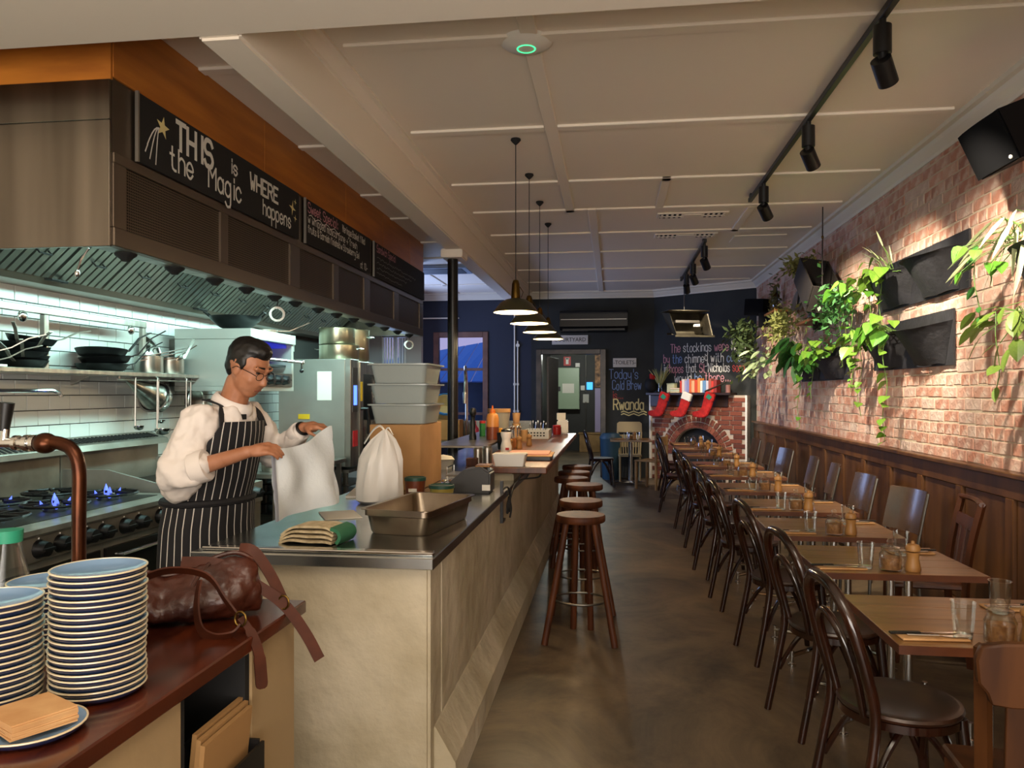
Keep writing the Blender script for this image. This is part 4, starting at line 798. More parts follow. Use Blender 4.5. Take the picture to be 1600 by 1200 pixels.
solo(MB().box(-.22, .22, -.15, .15, 0, .27), 'carton_box', cb, 'cardboard carton on the wash-up bench behind the column', 'box', (-2.25, 10.22, .911), .03, bev=.004)
# ---------------------------------------------------------------- things on the bar
def place(o, x, y, z=1.031): o.location = (x, y, z); return o
t = thing('white_tray', 'white rectangular tub at the near end of the bar', 'tub', (-.72, 5.40, 1.031), world=False); loft([rr3(.10, .07, .012, 0), rr3(.118, .085, .015, .085), rr3(.112, .079, .013, .083), rr3(.094, .064, .01, .006)]).build('tub_shell', white, t, smooth=1)
t = thing('menu_stack', 'stack of menus on clipboards lying on the bar', 'menus', (-.62, 6.0, 1.031), .02, world=False); MB().box(-.15, .15, -.2, .2, 0, .03).build('clipboard', black, t, bev=.003); MB().box(-.17, .16, -.2, .21, .03, .036).build('menu_sheet', kraft, t); MB().box(-.19, .13, -.12, .24, .036, .046).build('menu_sheet', mat('pink_paper', 'd8a08c', .8), t)
def shaker(x, y, r, hgt, label, m, z=1.031, capm=None):
    t = thing('spice_shaker', label, 'shaker', (x, y, z), world=False); MB().lathe([(0, 0), (r, 0), (r, hgt * .82), (0, hgt * .82)], 16).build('shaker_body', m, t, smooth=1); MB().lathe([(r * 1.04, hgt * .82), (r * 1.04, hgt * .92), (r * .8, hgt), (0, hgt * 1.01), (0, hgt * .82)], 16).build('shaker_cap', capm or m, t, smooth=1)
shaker(-.955, 5.42, .032, .125, 'short steel shaker left of the white tub on the bar', steel); shaker(-.90, 5.50, .034, .13, 'steel shaker directly beside the white tub on the bar', steel)
t = thing('condiment_box', 'small brown wooden box at the bar corner', 'box', (-.98, 5.34, 1.031), world=False); MB().box(-.04, .035, -.035, .04, 0, .055).build('box_body', stoolw, t, bev=.004)
t = thing('sauce_bottle', 'white waisted sauce bottle with black cap on the bar', 'bottle', (-.88, 6.35, 1.031), world=False); MB().lathe([(0, 0), (.045, 0), (.047, .01), (.047, .07), (.036, .11), (.036, .13), (.046, .165), (.046, .185), (.04, .19), (0, .19)], 20).build('bottle_body', white, t, smooth=1); MB().lathe([(.042, .19), (.042, .205), (.02, .215), (0, .22), (0, .19)], 20).build('bottle_cap', black, t, smooth=1); MB().box(.0, .03, -.0478, -.044, .04, .06).build('red_mark', rd, t)
def mill(x, y, label, m, s=1., z=1.031, group=None):
    t = thing('pepper_mill', label, 'pepper mill', (x, y, z), world=False, group=group); MB().lathe([(0, 0), (.027 * s, 0), (.029 * s, .008 * s), (.028 * s, .02 * s), (.022 * s, .05 * s), (.024 * s, .068 * s), (.026 * s, .075 * s), (0, .076 * s)], 16).build('mill_body', m, t, smooth=1); MB().lathe([(.012 * s, .076 * s), (.026 * s, .08 * s), (.028 * s, .092 * s), (.022 * s, .104 * s), (.008 * s, .108 * s), (.006 * s, .118 * s), (0, .12 * s)], 16).build('mill_head', m, t, smooth=1); return t
beech = mat('beech_wood', 'a87a44', .45, col2='926636', nscale=8)
mill(-.90, 6.75, 'wooden pepper mill on the bar right of the white sauce bottle', beech); mill(-.85, 7.0, 'second wooden pepper mill on the bar', beech, 1.05); mill(-.80, 7.4, 'wooden pepper mill on the bar beside the cutlery jar', beech)
t = thing('cutlery_jar', 'jar of upright spoons standing on the bar', 'jar', (-.90, 7.15, 1.031), world=False); MB().lathe([(0, 0), (.04, 0), (.042, .09), (.036, .09), (.034, .006), (0, .006)], 16).build('jar_body', mat('amber_jar', '9a5a28', .3), t, smooth=1)
for k in range(6): a = k * 1.05; MB().cyl((.02 * math.cos(a), .02 * math.sin(a), .02), (.04 * math.cos(a), .04 * math.sin(a), .18), .004, n=6).ell((.042 * math.cos(a), .042 * math.sin(a), .19), (.012, .012, .018), 8, 6).v and solo(MB().cyl((.02 * math.cos(a), .02 * math.sin(a), .02), (.04 * math.cos(a), .04 * math.sin(a), .18), .004, n=6).ell((.042 * math.cos(a), .042 * math.sin(a), .19), (.012, .012, .018), 8, 6), 'steel_spoon', chrome, 'steel spoon standing in the jar on the bar', 'spoon', (-.90, 7.15, 1.031), 0, 'spoons in the jar on the bar', smooth=1)
t = thing('tall_pepper_mill', 'tall black pepper mill on the steel over-shelf', 'pepper mill', (-1.30, 7.1, 1.106), world=False); MB().lathe([(0, 0), (.035, 0), (.036, .03), (.022, .08), (.028, .14), (.018, .20), (.026, .22), (0, .222)], 18).build('mill_body', black, t, smooth=1); MB().lathe([(.02, .222), (.032, .24), (.034, .27), (.024, .295), (.0, .30)], 18).build('mill_head', black, t, smooth=1)
t = thing('squeeze_bottle', 'large half full orange squeeze bottle on the over-shelf', 'bottle', (-1.12, 7.15, 1.106), world=False); MB().lathe([(0, 0), (.06, 0), (.06, .12), (0, .12)], 20).build('brown_sauce', mat('bottle_sauce', '7a3a1e', .3), t, smooth=1); MB().lathe([(0, .12), (.06, .12), (.06, .2), (.05, .235), (.03, .25), (0, .25)], 20).build('bottle_body', mat('amber_plastic', 'd08a44', .35), t, smooth=1); MB().lathe([(.028, .25), (.028, .275), (.01, .285), (.006, .32), (0, .32)], 14).build('nozzle', mat('orange_cap', 'e07018', .4), t, smooth=1)
solo(MB().box(-.06, .06, -.05, .05, 0, .09), 'yellow_carton', mat('yellow_card', 'e8a41c', .6), 'small yellow packet behind the orange squeeze bottle', 'packet', (-1.14, 7.5, 1.106 + .0), bev=.004)
t = thing('storage_bucket', 'clear bucket with wooden lid on the over-shelf', 'bucket', (-1.25, 8.45, 1.106), world=False); MB().lathe([(0, 0), (.10, 0), (.125, .22), (.118, .22), (.095, .006), (0, .006)], 20).build('bucket_shell', mat('cloudy_plastic', 'b9b5a8', .4, alpha=.8), t, smooth=1); MB().lathe([(0, .222), (.13, .222), (.13, .262), (0, .262)], 20).build('bucket_lid', kraft, t, smooth=1)
t = thing('spice_jar', 'small jar with red lid and green label on the over-shelf', 'jar', (-1.31, 7.7, 1.106), world=False); MB().lathe([(0, 0), (.03, 0), (.03, .13), (0, .13)], 14).build('jar_body', mat('green_label', '2a7a3c', .5), t, smooth=1); MB().lathe([(0, .13), (.032, .13), (.032, .155), (0, .155)], 14).build('jar_lid', rd, t, smooth=1)
for k in range(3): solo(MB().lathe([(0, 0), (.032, 0), (.042, .10), (.039, .10), (.03, .004), (0, .004)], 16), 'paper_cup', kraft, ('lowest', 'middle', 'topmost')[k] + ' kraft paper cup in the pile on the bar', 'cup', (-.97, 7.75, 1.031 + k * .105), group='kraft cups piled on the bar', smooth=1)
solo(MB().lathe([(0, 0), (.05, 0), (.06, .15), (.055, .15), (.045, .005), (0, .005)], 16), 'black_tub', black, 'black tub behind the white sauce bottle on the bar', 'tub', (-.99, 6.95, 1.031), smooth=1)
t = thing('cutlery_caddy', 'white perforated cutlery basket at the far end of the bar', 'basket', (-.84, 8.7, 1.031), world=False); mb = MB().box(-.14, .14, -.2, -.19, 0, .10).box(-.14, .14, .19, .2, 0, .10).box(-.14, -.13, -.19, .19, 0, .10).box(.13, .14, -.19, .19, 0, .10).box(-.14, .14, -.2, .2, 0, .006); mb.build('basket_shell', mat('pale_grey_plastic', 'b8bcbc', .5), t, bev=.003)
for r in range(2):
    for k in range(6): MB().box(-.10 + k * .035, -.08 + k * .035, -.202, -.199, .03 + r * .03, .045 + r * .03).build('slot', blackm, t)
for k in range(7): solo(MB().tube([(-.1 + k * .03, .0, .01), (-.09 + k * .03, .03 * (k % 3), .15 + .02 * (k % 2))], .004, 6).ell((-.09 + k * .03, .03 * (k % 3), .16 + .02 * (k % 2)), (.009, .004, .02), 8, 6), 'steel_spoon', chrome, 'steel spoon standing in the white cutlery basket', 'spoon', (-.84, 8.7, 1.031), 0, 'cutlery in the white basket', smooth=1)
t = thing('red_jar', 'red jar standing at the far bar end', 'jar', (-.68, 9.45, 1.031), world=False); MB().lathe([(0, 0), (.05, 0), (.055, .03), (.055, .09), (.045, .1), (0, .1)], 16).build('jar_body', mat('red_enamel', '8a1a18', .3), t, smooth=1); MB().lathe([(0, .1), (.05, .1), (.05, .115), (0, .12)], 16).build('jar_lid', rd, t, smooth=1)
solo(MB().box(-.07, .07, -.07, .07, 0, .17), 'white_canister', white, 'cream canister behind the red jar', 'canister', (-.62, 9.66, 1.031), bev=.015); solo(MB().box(-.055, .055, -.01, .01, 0, .09), 'card_holder', paper, 'white card standing on the cream canister', 'card', (-.64, 9.66, 1.202), .2)
solo(MB().lathe([(0, 0), (.04, 0), (.042, .12), (.0, .12)], 16), 'sugar_tin', mat('tan_tin', 'a88458', .5), 'tan tin on the bar behind the pepper mills', 'tin', (-.93, 8.1, 1.031), smooth=1)
# ---------------------------------------------------------------- front counter with plates and handbag
fc = thing('timber_counter', 'dark red timber counter in the foreground', 'counter', (-1.5, 1.5, 0)); MB().box(-2.3, -.95, .3, 2.30, .86, .90).build('counter_top', ctrw, fc, bev=.004)
MB().box(-1.2, -.975, 1.98, 2.27, 0, .86).build('counter_post', mat('plaster_post', '9c8460', .8, bump=.1), fc, bev=.006); MB().box(-1.2, -.975, .35, 1.64, 0, .86).build('counter_panel', MATS['plaster_post'], fc, bev=.004); MB().box(-1.35, -1.2, .35, 2.27, 0, .86).build('back_panel', blackm, fc); MB().box(-2.25, -2.2, .35, 2.25, 0, .86).build('back_panel', blackm, fc)
MB().box(-1.2, -.98, 1.955, 1.979, 0, .86).build('recess_liner', blackm, fc); MB().box(-1.2, -.98, 1.641, 1.66, 0, .86).build('recess_liner', blackm, fc)
t = thing('menu_holder', 'black holder of kraft menus on the front counter side', 'menu holder', (-.95, 1.8, .2)); MB().box(-.94, -.932, 1.66, 1.97, .15, .61).build('holder_front', black, t); MB().box(-1.03, -1.02, 1.66, 1.96, .15, .70).build('holder_back', black, t); MB().box(-1.02, -.94, 1.66, 1.668, .15, .62).build('holder_side', black, t); MB().box(-1.02, -.94, 1.952, 1.96, .15, .62).build('holder_side', black, t); MB().box(-1.02, -.94, 1.668, 1.952, .15, .16).build('holder_base', black, t); MB().box(-.934, -.928, 1.655, 1.665, .15, .64).build('holder_edge', chrome, t)
for k in range(3): solo(MB().box(-.006, .006, -.12, .12, 0, .25), 'kraft_menu', mat('menu_card', '9a7446', .8), ('outer', 'middle', 'inner')[k] + ' kraft menu folder in the black holder', 'menu', (-.985 - k * .016, 1.825 + k * .01, .465 + k * .008), group='kraft menus in the holder').rotation_euler = (0, .10, 0)
pl = mat('plate_blue_glaze', '7d9fc4', .12, coat=.4); plc = mat('plate_cream_rim', 'd9c9a8', .25, coat=.3); pln = mat('plate_navy', '1a2240', .2, coat=.3)
pt = thing('side_plate', 'x', 'plate', world=False)
pr = .096
MB().lathe([(0, .004), (pr * .62, .004), (pr * .80, .010), (pr * .975, .0165), (pr * .975, .0155), (pr * .8, .008), (0, .002)], 40).build('plate_well', pl, pt, smooth=1)
MB().lathe([(pr * .965, .0178), (pr, .0176), (pr * 1.004, .0158), (pr * .988, .0142), (pr * .96, .0150)], 40, None, True).build('plate_rim', plc, pt, smooth=1)
MB().lathe([(pr * .985, .0140), (pr * .965, .009), (pr * .90, .004), (pr * .7, .0), (0, 0), (0, .0015), (pr * .7, .002), (pr * .95, .0135)], 40).build('plate_underside', pln, pt, smooth=1)
first = True; random.seed(8)
for (x, y, n, lb) in ((-1.105, 1.535, 21, 'blue glazed side plate in the tall stack at the counter edge'), (-1.285, 1.448, 17, 'blue glazed side plate in the stack at the left picture edge'), (-1.43, 1.80, 13, 'blue glazed side plate in the low stack behind the others')):
    for k in range(n):
        L = (x + random.uniform(-.0025, .0025), y + random.uniform(-.0025, .0025), .901 + k * .0127)
        if first: pt.location = L; tag(pt, lb, None, 'plates stacked: ' + lb[24:]); first = False
        else: dup(pt, L, random.uniform(0, 6), lb, 'plates stacked: ' + lb[24:])
dup(pt, (-1.10, 1.335, .901), 0, 'single blue plate under the pile of brown napkins', 'plates under napkins')
for k in range(8): solo(MB().box(-.058, .058, -.058, .058, 0, .0034), 'paper_napkin', kraft, 'brown paper napkin in the pile on the plate', 'napkin', (-1.10 + random.uniform(-.002, .002), 1.335 + random.uniform(-.002, .002), .918 + k * .0037), -.5 + random.uniform(-.03, .03), 'brown napkins on the plate')
# copper beer tap
cu = mat('aged_copper', '5a3420', .3, .9, col2='3a2016', nscale=8)
t = thing('beer_tap', 'copper pipe beer tap with black handle at the left edge', 'tap', (-1.5, 2.0, .90)); MB().tube(spline([(-1.50, 2.0, .90), (-1.50, 2.0, 1.2), (-1.50, 2.0, 1.33), (-1.52, 2.0, 1.385), (-1.56, 2.0, 1.405), (-1.60, 2.0, 1.407)], 5), .019, 14).build('copper_pipe', cu, t, smooth=1); MB().lathe([(0, 0), (.05, 0), (.05, .008), (.025, .012), (.02, .02), (0, .02)], 20, Matrix.Translation((-1.5, 2.0, .90))).build('pipe_flange', cu, t, smooth=1)
MB().ell((-1.605, 2.0, 1.405), (.034, .032, .030), 20, 12).build('copper_ball', cu, t, smooth=1); MB().lathe([(.019, 0), (.024, .0), (.024, .012), (.018, .014), (.018, .02), (.024, .022), (.024, .036), (.017, .04), (.017, .055), (.022, .058), (.022, .07), (.014, .075), (.014, .12)], 16, Matrix.Translation((-1.63, 2.0, 1.405)) @ Euler((0, -PI / 2, 0)).to_matrix().to_4x4()).build('chrome_collar', chrome, t, smooth=1)
MB().cyl((-1.735, 2.0, 1.40), (-1.73, 2.0, 1.445), .012).build('tap_stem', chrome, t, smooth=1); MB().tube([(-1.735, 2.0, 1.44), (-1.725, 2.0, 1.52)], [.014, .02], 14).build('tap_handle', black, t, smooth=1)
t = thing('glass_carafe', 'glass water carafe with green cap at the left edge', 'carafe', (-1.74, 2.02, .901), world=False); MB().lathe([(0, .0), (.055, 0), (.06, .02), (.055, .12), (.035, .2), (.035, .23), (.033, .23), (.033, .2), (.052, .12), (.056, .02), (0, .006)], 24).build('carafe_body', glass, t, smooth=1); MB().lathe([(.038, .215), (.04, .25), (.0, .255), (0, .215)], 20).build('carafe_cap', mat('teal_cap', '2f9a78', .5), t, smooth=1); MB().lathe([(0, .006), (.05, .008), (.05, .09), (0, .09)], 20).build('water', thin_glass('water_tint', (215, 225, 225)), t, smooth=1)
# leather handbag
hb = thing('leather_handbag', 'brown leather handbag lying on the front counter', 'handbag', (-1.2, 2.05, .90))
def bag_sec(c, w, hgt, lean, z0=.903, n=20):
    ax = Vector((.86, .50, 0)).normalized(); sd = Vector((.50, -.86, 0)).normalized(); o = []
    for k in range(n):
        a = 2 * PI * k / n; x = math.cos(a); y = math.sin(a); yy = (y * .5 + .5) ** (1.0 if y < 0 else 1.15); ww = w * (1 - .55 * yy ** 1.4)
        o.append(tuple(Vector((c[0], c[1], z0)) + sd * (x * ww + lean * yy) + Vector((0, 0, max(0, yy * hgt)))))
    return o
mb = loft([bag_sec((-1.42, 1.945), .06, .07, 0), bag_sec((-1.39, 1.962), .10, .12, .01), bag_sec((-1.33, 1.995), .125, .145, .0), bag_sec((-1.26, 2.03), .12, .125, -.02), bag_sec((-1.20, 2.06), .125, .135, .015), bag_sec((-1.14, 2.095), .12, .165, .0), bag_sec((-1.09, 2.12), .10, .175, .005), bag_sec((-1.045, 2.145), .065, .16, .01), bag_sec((-1.03, 2.155), .03, .10, .01)])
hbo = blob(mb, 'bag_body', leather, hb, .007, 3, disp=(.055, .030))
co_ = np.empty(len(hbo.data.vertices) * 3); hbo.data.vertices.foreach_get('co', co_); co_ = co_.reshape(-1, 3); co_[:, 2] = np.maximum(co_[:, 2], .003); hbo.data.vertices.foreach_set('co', co_.ravel())
MB().tube(spline([(-1.40, 1.96, 1.005), (-1.33, 1.995, 1.05), (-1.26, 2.03, 1.03), (-1.20, 2.06, 1.042), (-1.14, 2.095, 1.072), (-1.09, 2.12, 1.082), (-1.05, 2.143, 1.06)], 5), .007, 8).build('top_piping', leather, hb, smooth=1)
MB().tube(spline([(-1.155, 2.02, .915), (-1.165, 1.995, .97), (-1.16, 2.02, 1.02), (-1.145, 2.07, 1.06)], 5), .006, 8).build('seam', leather, hb, smooth=1)
lth2 = mat('strap_leather', '4a2110', .5, col2='341508', nscale=10, spec=.25)
MB().strap(spline([(-1.30, 1.93, 1.03), (-1.20, 1.95, 1.065), (-1.10, 1.97, 1.05), (-1.04, 1.965, .985), (-1.00, 1.955, .945)], 6), .028, .005, (.35, -.6, .7)).build('strap', lth2, hb, smooth=1)
MB().strap(spline([(-1.11, 1.955, 1.04), (-1.105, 1.93, .98), (-1.08, 1.905, .925), (-1.04, 1.90, .906), (-1.0, 1.915, .91), (-.985, 1.935, .93)], 6), .03, .005, (.5, -.3, .6)).build('strap', lth2, hb, smooth=1)
MB().strap(spline([(-.99, 1.95, .945), (-.96, 1.945, .91), (-.935, 1.94, .86), (-.925, 1.935, .80), (-.92, 1.93, .765)], 6), [.02] * 6 + [.027] * 8 + [.032] * 8 + [.03, .026, .014], .005, (.6, .7, .1)).build('strap', lth2, hb, smooth=1)
MB().strap(spline([(-1.22, 2.05, 1.065), (-1.12, 2.08, 1.055), (-1.02, 2.12, .985), (-.955, 2.15, .925), (-.90, 2.17, .84), (-.86, 2.18, .76)], 6), .032, .005, (.5, .5, .6)).build('strap', lth2, hb, smooth=1)
MB().strap(spline([(-1.09, 2.14, 1.09), (-1.05, 2.15, 1.08), (-1.0, 2.155, 1.01), (-.96, 2.155, .93)], 6), .032, .005, (.4, .6, .6)).build('strap', lth2, hb, smooth=1)
for (x, y, z) in ((-.985, 1.945, .945), (-.955, 2.15, .935)): MB().tube([(x + .016 * math.cos(a * PI / 5), y - .006, z + .02 * math.sin(a * PI / 5)) for a in range(10)], .003, 6, True).build('buckle', brass, hb, smooth=1)
# ================================================================ THE CHEF
skin = mat('skin', 'b07a5c', .5, col2='a06848', nscale=14); jack = mat('chef_jacket_white', 'e6ddd6', .75, bump=.25, bscale=12); hairm = mat('black_hair', '0e0c0b', .45); trou = mat('black_trousers', '17171a', .8)
ch = thing('person', 'person in white chef jacket, striped apron and glasses shaking out a white cloth', 'person', (-1.84, 3.31, 0))
Fw = Vector((.976, -.206, 0)); Lf = Vector((.206, .976, 0))
def B_(cx, cy, z, f=0, l=0): return Vector((cx, cy, z)) + Fw * f + Lf * l
def ring(c, a, bb, z, n=28): return [tuple(Vector((c[0], c[1], z)) + Lf * a * math.sin(2 * PI * k / n) + Fw * bb * math.cos(2 * PI * k / n)) for k in range(n)]
RS = [(.93, (-1.85, 3.31), .20, .15), (1.0, (-1.845, 3.31), .20, .15), (1.08, (-1.83, 3.31), .19, .142), (1.17, (-1.81, 3.305), .195, .148), (1.28, (-1.79, 3.30), .205, .150), (1.37, (-1.765, 3.30), .205, .135), (1.44, (-1.745, 3.30), .19, .115), (1.485, (-1.73, 3.298), .12, .092)]
H = Vector((-1.625, 3.275, 1.655)); hf = Vector((.86, -.22, -.42)).normalized(); hl = Vector((.22, .975, 0)).normalized(); hu = hf.cross(hl).normalized()
HM = Matrix((hf, hl, hu)).transposed()
def hp(f, l, u): return H + hf * f + hl * l + hu * u
sR, eR, wR = Vector((-1.79, 3.125, 1.415)), Vector((-1.835, 3.03, 1.20)), Vector((-1.52, 3.055, 1.30))
sL, eL, wL = Vector((-1.715, 3.475, 1.415)), Vector((-1.64, 3.60, 1.235)), Vector((-1.445, 3.47, 1.385))
# bare body: one continuous skin
mb = MB()
mb.capsule((-1.845, 3.31, .98), .12, (-1.76, 3.30, 1.36), .12, 16); mb.capsule((-1.735, 3.298, 1.43), .064, hp(-.02, 0, -.07), .060, 14)
mb.ell(hp(-.015, 0, .03), (.100, .080, .096), 20, 14, HM); mb.ell(hp(.02, 0, -.025), (.082, .072, .090), 18, 12, HM); mb.ell(hp(.045, 0, -.085), (.038, .042, .032), 14, 10, HM)
mb.capsule(hp(.088, 0, .012), .009, hp(.107, 0, -.026), .014, 10); mb.ell(hp(.095, .012, -.03), (.012, .011, .009), 10, 6, HM); mb.ell(hp(.095, -.012, -.03), (.012, .011, .009), 10, 6, HM)
mb.capsule(hp(.082, -.018, -.062), .008, hp(.082, .018, -.062), .008, 8); mb.capsule(hp(.079, -.016, -.073), .009, hp(.079, .016, -.073), .009, 8)
for s in (-1, 1): mb.ell(hp(.0, s * .078, -.005), (.018, .009, .030), 12, 8, HM); mb.capsule(hp(.078, s * .048, .035), .012, hp(.087, s * .015, .032), .011, 8); mb.ell(hp(.055, s * .045, -.025), (.03, .022, .025), 12, 8, HM)
mb.capsule(sR + Vector((.02, .03, 0)), .05, eR, .042, 14).capsule(eR, .045, wR, .027, 14); mb.capsule(sL - Vector((0, .03, 0)), .05, eL, .042, 14).capsule(eL, .045, wL, .026, 14)
for s in (-1, 1):
    mb.capsule(B_(-1.85, 3.31, .95, 0, s * .09), .10, B_(-1.83, 3.31, .52, .02, s * .10), .062, 14).capsule(B_(-1.83, 3.31, .52, .02, s * .10), .06, B_(-1.86, 3.31, .08, 0, s * .11), .04, 14).capsule(B_(-1.87, 3.31, .045, -.03, s * .11), .04, B_(-1.86, 3.31, .035, .13, s * .12), .032, 12)
def hand(w, d, palm_n, side, curls, spread=.0):
    """w wrist, d forward, palm_n out of the palm, side towards the thumb"""
    d = d.normalized(); s = side - d * side.dot(d); s.normalize(); n = d.cross(s).normalized()
    if n.dot(palm_n) < 0: n = -n
    k0 = w + d * .085
    mb.capsule(w + d * .015, .025, w + d * .05, .028, 12); mb.capsule(w + d * .04 + s * .02, .017, k0 + s * .026, .014, 10); mb.capsule(w + d * .035 - s * .018, .017, k0 - s * .024, .013, 10); mb.capsule(w + d * .04, .02, k0, .015, 10)
    for i, (L, off) in enumerate(((.07, .027), (.078, .009), (.073, -.009), (.058, -.026))):
        p = k0 + s * off; ang = curls[i]; dd = d; q = p
        for j, fr in enumerate((.45, .32, .23)):
            a = ang * (.6, 1.0, .7)[j]; dd = (dd * math.cos(a) + n * math.sin(a) * (1 if True else 1)).normalized(); n2 = n
            e = q + dd * L * fr; mb.capsule(q, .0092 - .0009 * j, e, .0085 - .0009 * j, 8); q = e
    t0 = w + d * .03 + s * .025; t1 = t0 + (d * .6 + s * .6 + n * .45).normalized() * .042; t2 = t1 + (d * .85 + n * .5 - s * .1).normalized() * .034
    mb.capsule(t0, .014, t1, .0105, 8).capsule(t1, .0105, t2, .008, 8)
hand(wR, Vector((.78, .12, .12)), Vector((.3, .1, -1)), Vector((.1, .6, .5)), (.75, .8, .85, .9))
hand(wL, Vector((.9, -.15, .05)), Vector((.2, 0, -1)), Vector((-.1, -.9, -.1)), (.55, .65, .75, .85))
body = blob(mb, 'body', skin, ch, .0055, 4)
# clothing
mb = loft([ring(c, a, b_, z) for z, c, a, b_ in RS]); mb.capsule(sR + Vector((.01, .015, .01)), .086, eR, .074, 16).capsule(eR, .074, eR + (wR - eR) * .36, .062, 16); mb.capsule(sL - Vector((0, .015, -.01)), .086, eL, .07, 16).capsule(eL, .07, eL + (wL - eL) * .78, .048, 16); mb.capsule((-1.83, 3.16, 1.30), .10, (-1.84, 3.10, 1.16), .085, 14)
blob(mb, 'chef_jacket', jack, ch, .009, 4, disp=(.075, .05))
for s_, (e, w, q, r) in enumerate(((eR, wR, .36, .066), (eL, wL, .78, .047))):
    d = (w - e).normalized(); p = e + (w - e) * q; mb = MB().tube([p - d * .035, p - d * .03, p + d * .025, p + d * .03, p + d * .03, p - d * .03], [r * .98, r * 1.06, r * 1.05, r * .99, r * .9, r * .9], 20, cap=False); mb.build('sleeve_cuff', jack, ch, smooth=1)
MB().tube([tuple(Vector((-1.712, 3.297, 1.500 - .035 * math.cos(a * PI / 10))) + Fw * .078 * math.cos(a * PI / 10) + Lf * .074 * math.sin(a * PI / 10)) for a in range(20)], .013, 8, True, flat=2.2).build('collar', jack, ch, smooth=1)
mb = MB()
for s in (-1, 1): mb.capsule(B_(-1.85, 3.31, .97, 0, s * .09), .118, B_(-1.83, 3.31, .52, .02, s * .10), .085, 14).capsule(B_(-1.83, 3.31, .52, .02, s * .10), .085, B_(-1.86, 3.31, .10, 0, s * .11), .066, 14)
blob(mb, 'trousers', trou, ch, .014, 4)
for s in (-1, 1): MB().capsule(B_(-1.87, 3.31, .05, -.03, s * .11), .052, B_(-1.86, 3.31, .045, .14, s * .12), .045, 14).build('shoe', black, ch, smooth=1)
# striped apron: shell over the front of the body
strp = stripes('pinstripe_apron', '121116', 'd8d4cc', 36, .12)
def shell(rows, name, n=60, off=.016, th=.006):
    vs = []; su = []; m_ = len(rows)
    for (z, c, a, b_, a0, a1) in rows:
        for k in range(n + 1):
            q = a0 + (a1 - a0) * k / n; w = 1 + .012 * math.sin(9 * q + z * 6)
            vs.append(Vector((c[0], c[1], z)) + Lf * (a + off) * w * math.sin(q) + Fw * (b_ + off) * w * math.cos(q)); su.append(q / (2 * PI) * (1 + .0 * z))
    o = vs + [v + (Vector((v.x, v.y, 0)) - Vector((-1.82, 3.3, 0))).normalized() * th for v in vs]; N1 = n + 1; K = m_ * N1; fs = []
    for i in range(m_ - 1):
        for k in range(n): q = (i * N1 + k, i * N1 + k + 1, (i + 1) * N1 + k + 1, (i + 1) * N1 + k); fs += [q, tuple(K + j for j in q)[::-1]]
    for i in range(m_ - 1):
        for k in (0, n): fs.append((i * N1 + k, (i + 1) * N1 + k, K + (i + 1) * N1 + k, K + i * N1 + k))
    for k in range(n): fs += [(k, k + 1, K + k + 1, K + k), ((m_ - 1) * N1 + k, (m_ - 1) * N1 + k + 1, K + (m_ - 1) * N1 + k + 1, K + (m_ - 1) * N1 + k)]
    mb = MB(); mb.v = [tuple(p) for p in o]; mb.f = fs; ob = mb.build(name, strp, ch, smooth=1)
    at = ob.data.attributes.new('su', 'FLOAT', 'POINT'); at.data.foreach_set('value', su + su); return ob
def interp(z):
    if z <= RS[0][0]: return ((-1.845, 3.31), .215, .165)
    for (z0, c0, a0, b0), (z1, c1, a1, b1) in zip(RS, RS[1:]):
        if z0 <= z <= z1: t = (z - z0) / (z1 - z0); return ((c0[0] + (c1[0] - c0[0]) * t, c0[1] + (c1[1] - c0[1]) * t), a0 + (a1 - a0) * t, b0 + (b1 - b0) * t)
rows = []
for i in range(17):
    z = 1.06 + i * .0225; c, a, b_ = interp(z); hw = 1.75 if z < 1.1 else 1.75 - (z - 1.1) / .32 * 1.05; rows.append((z, c, a, b_, -hw, hw))
shell(rows, 'apron_bib')
shell([(.42 + i * .03, (-1.845 + .012 * max(0, (.42 + i * .03 - .95) / .1), 3.31), .235 - .028 * (i / 21) ** 2, .185 - .026 * (i / 21) ** 2, -1.9, 1.9) for i in range(22)], 'apron_skirt')
MB().tube([tuple(Vector((-1.833, 3.31, 1.065)) + Lf * .222 * math.sin(a * PI / 14) + Fw * .172 * math.cos(a * PI / 14)) for a in range(28)], .016, 8, True).build('apron_tie', mat('apron_black', '141317', .8), ch, smooth=1)
for s in (-1, 1):
    c, a, b_ = interp(1.40); p0 = Vector((c[0], c[1], 1.40)) + Lf * (a + .02) * math.sin(s * .72) + Fw * (b_ + .022) * math.cos(.72)
    MB().strap(spline([p0 - Vector((0, 0, .01)), p0 + Lf * -s * .02 + Fw * -.02 + Vector((0, 0, .055)), Vector((-1.722, 3.297, 1.492)) + Lf * s * .085 + Fw * .02, Vector((-1.735, 3.297, 1.515)) + Lf * s * .082 - Fw * .05, Vector((-1.74, 3.297, 1.515)) + Lf * s * .02 - Fw * .09], 5), .032, .006, [Lf * .9 + Fw * .2 * s] * 21).build('apron_strap', MATS['apron_black'], ch, smooth=1)
MB().box(-.012, .012, -.016, .016, -.012, .012, Matrix.Translation(B_(-1.745, 3.298, 1.44, .105, -.02)) @ Matrix((Fw, Lf, Vector((0, 0, 1)))).transposed().to_4x4()).build('embroidered_badge', blackm, ch)
